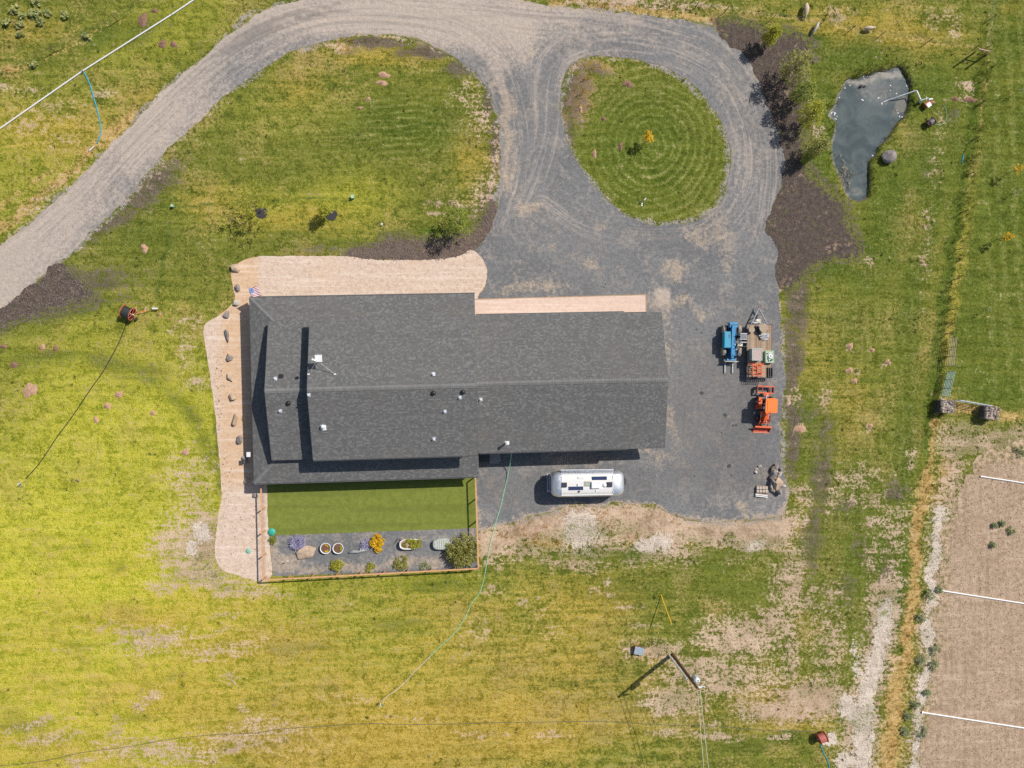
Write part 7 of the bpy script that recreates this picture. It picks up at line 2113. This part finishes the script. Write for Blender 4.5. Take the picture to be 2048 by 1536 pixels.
for x in (-.5, .5):
    MB().cyl((x, .98, 1.0), (x, .98, 2.3), .035, n=7).build('canopy_post', M_STEEL, tk_)
    MB().cyl((x, -.15, 1.0), (x, -.2, 2.3), .03, n=7).build('canopy_post', M_STEEL, tk_)
ld = link('loader', None, tk_)
for s_ in (-1, 1):
    MB().box((s_ * .46, -.35, 1.02), (.09, .12, .62)).build('loader_tower', M_ORANGE, ld)
    MB().tube([(s_ * .46, -.3, 1.3), (s_ * .46, -.75, 1.12), (s_ * .44, -1.25, .75), (s_ * .46, -1.85, .35)], .055, 6).build('loader_arm', M_ORANGE, ld)
    MB().cyl((s_ * .40, -.45, .85), (s_ * .40, -1.2, .72), .035, n=7).build('lift_ram', M_GALV, ld)
MB().cyl((-.44, -1.3, .72), (.44, -1.3, .72), .045, n=8).build('cross_tube', M_ORANGE, ld)
bk = MB()
prof = [(-1.82, .62), (-1.92, .28), (-2.02, .06), (-2.42, .03)]
for x in (-.84, .84):
    bk.v += [(x, y, z_) for y, z_ in prof]
bk.f = [(i, i + 1, 4 + i + 1, 4 + i) for i in range(3)] + [(0, 1, 2, 3), (7, 6, 5, 4)]
bko = bk.build('bucket', pm('bucket_red', (.58, .08, .035), .6, var=.2, dust=.4), ld)
sm_ = bko.modifiers.new('solid', 'SOLIDIFY'); sm_.thickness = .03
MB().box((0, -1.82, .63), (1.70, .16, .06)).build('bucket_lip', M_ORANGE, bko)
MB().box((0, -2.43, .045), (1.70, .06, .04)).build('cutting_edge', pm('edge_pale', (.72, .30, .18), .5), bko)
bb_ = link('box_blade', None, tk_)
by0, by1 = 1.62, 2.28
MB().box((.02, by1, .48), (1.66, .06, .4)).build('blade_back', M_REDP, bb_)
MB().box((.02, by1, .70), (1.68, .09, .06)).build('back_beam', pm('orange_red', (.82, .09, .012)), bb_)
MB().box((.02, by0, .62), (1.66, .1, .1)).build('tool_beam', M_ORANGE, bb_)
for x in (-.81, -.3, .36, .85):
    MB().box((x, (by0 + by1) / 2, .46 if abs(x) > .5 else .66), (.05, by1 - by0 - .1, .5 if abs(x) > .5 else .07)).build('side_plate', M_REDP, bb_)
for x in (-.55, -.05, .1, .6):
    MB().box((x, by0, .36), (.05, .08, .5)).build('ripper_shank', M_STEEL, bb_)
MB().box((.1, by0 - .2, .75), (.5, .3, .08)).build('hitch_plate', M_ORANGE, bb_)
for x in (-.28, .28):
    MB().cyl((x, 1.0, .5), (x, by0, .55), .035, n=6).build('link_arm', M_STEEL, bb_)
MB().cyl((0, 1.05, .95), (.1, by0 - .1, .85), .035, n=6).build('top_link', M_GALV, bb_)

# ------------------------------------------------------------------ pallet with leftover blocks
pl_c = at(1524, 982, .2)
pl = thing('wooden_pallet', 'grey wooden pallet near the south end of the gravel yard', 'pallet', (pl_c.x, pl_c.y, 0), -.09)
for k in range(7):
    MB().box((0, -.48 + k * .16, .13), (1.2, .1, .022)).build('top_slat', M_WOODG, pl)
for x in (-.55, 0, .55):
    MB().box((x, 0, .07), (.09, 1.05, .1)).build('runner', M_WOODG, pl)
r = random.Random(4)
for k in range(8):
    i, j = k % 4, k // 4
    o2 = MB().box((0, 0, .09), (.24, .26, .18)).build('concrete_block', pm('block_tan', (.52, .44, .36), .9, var=.2))
    o2.location = hwp = (pl_c.x - .44 + i * .29 + r.uniform(-.02, .02), pl_c.y + .32 - j * .33, .142)
    tag(o2, 'pale block in the %s row, %s from the left on the pallet' % (('north', 'second')[j], ('first', 'second', 'third', 'fourth')[i]), 'block', 'blocks on the pallet')
for k, (y, l) in enumerate(((-.40, 'upper white trim board along the south side of the pallet'), (-.56, 'lower white trim board along the south side of the pallet'))):
    o2 = MB().box((0, 0, .05), (1.25, .09, .09)).build('trim_board', M_WHITE)
    o2.location = (pl_c.x - .05, pl_c.y + y, .145)
    o2.rotation_euler = (0, 0, -.12)
    tag(o2, l, 'board', 'boards on the pallet')
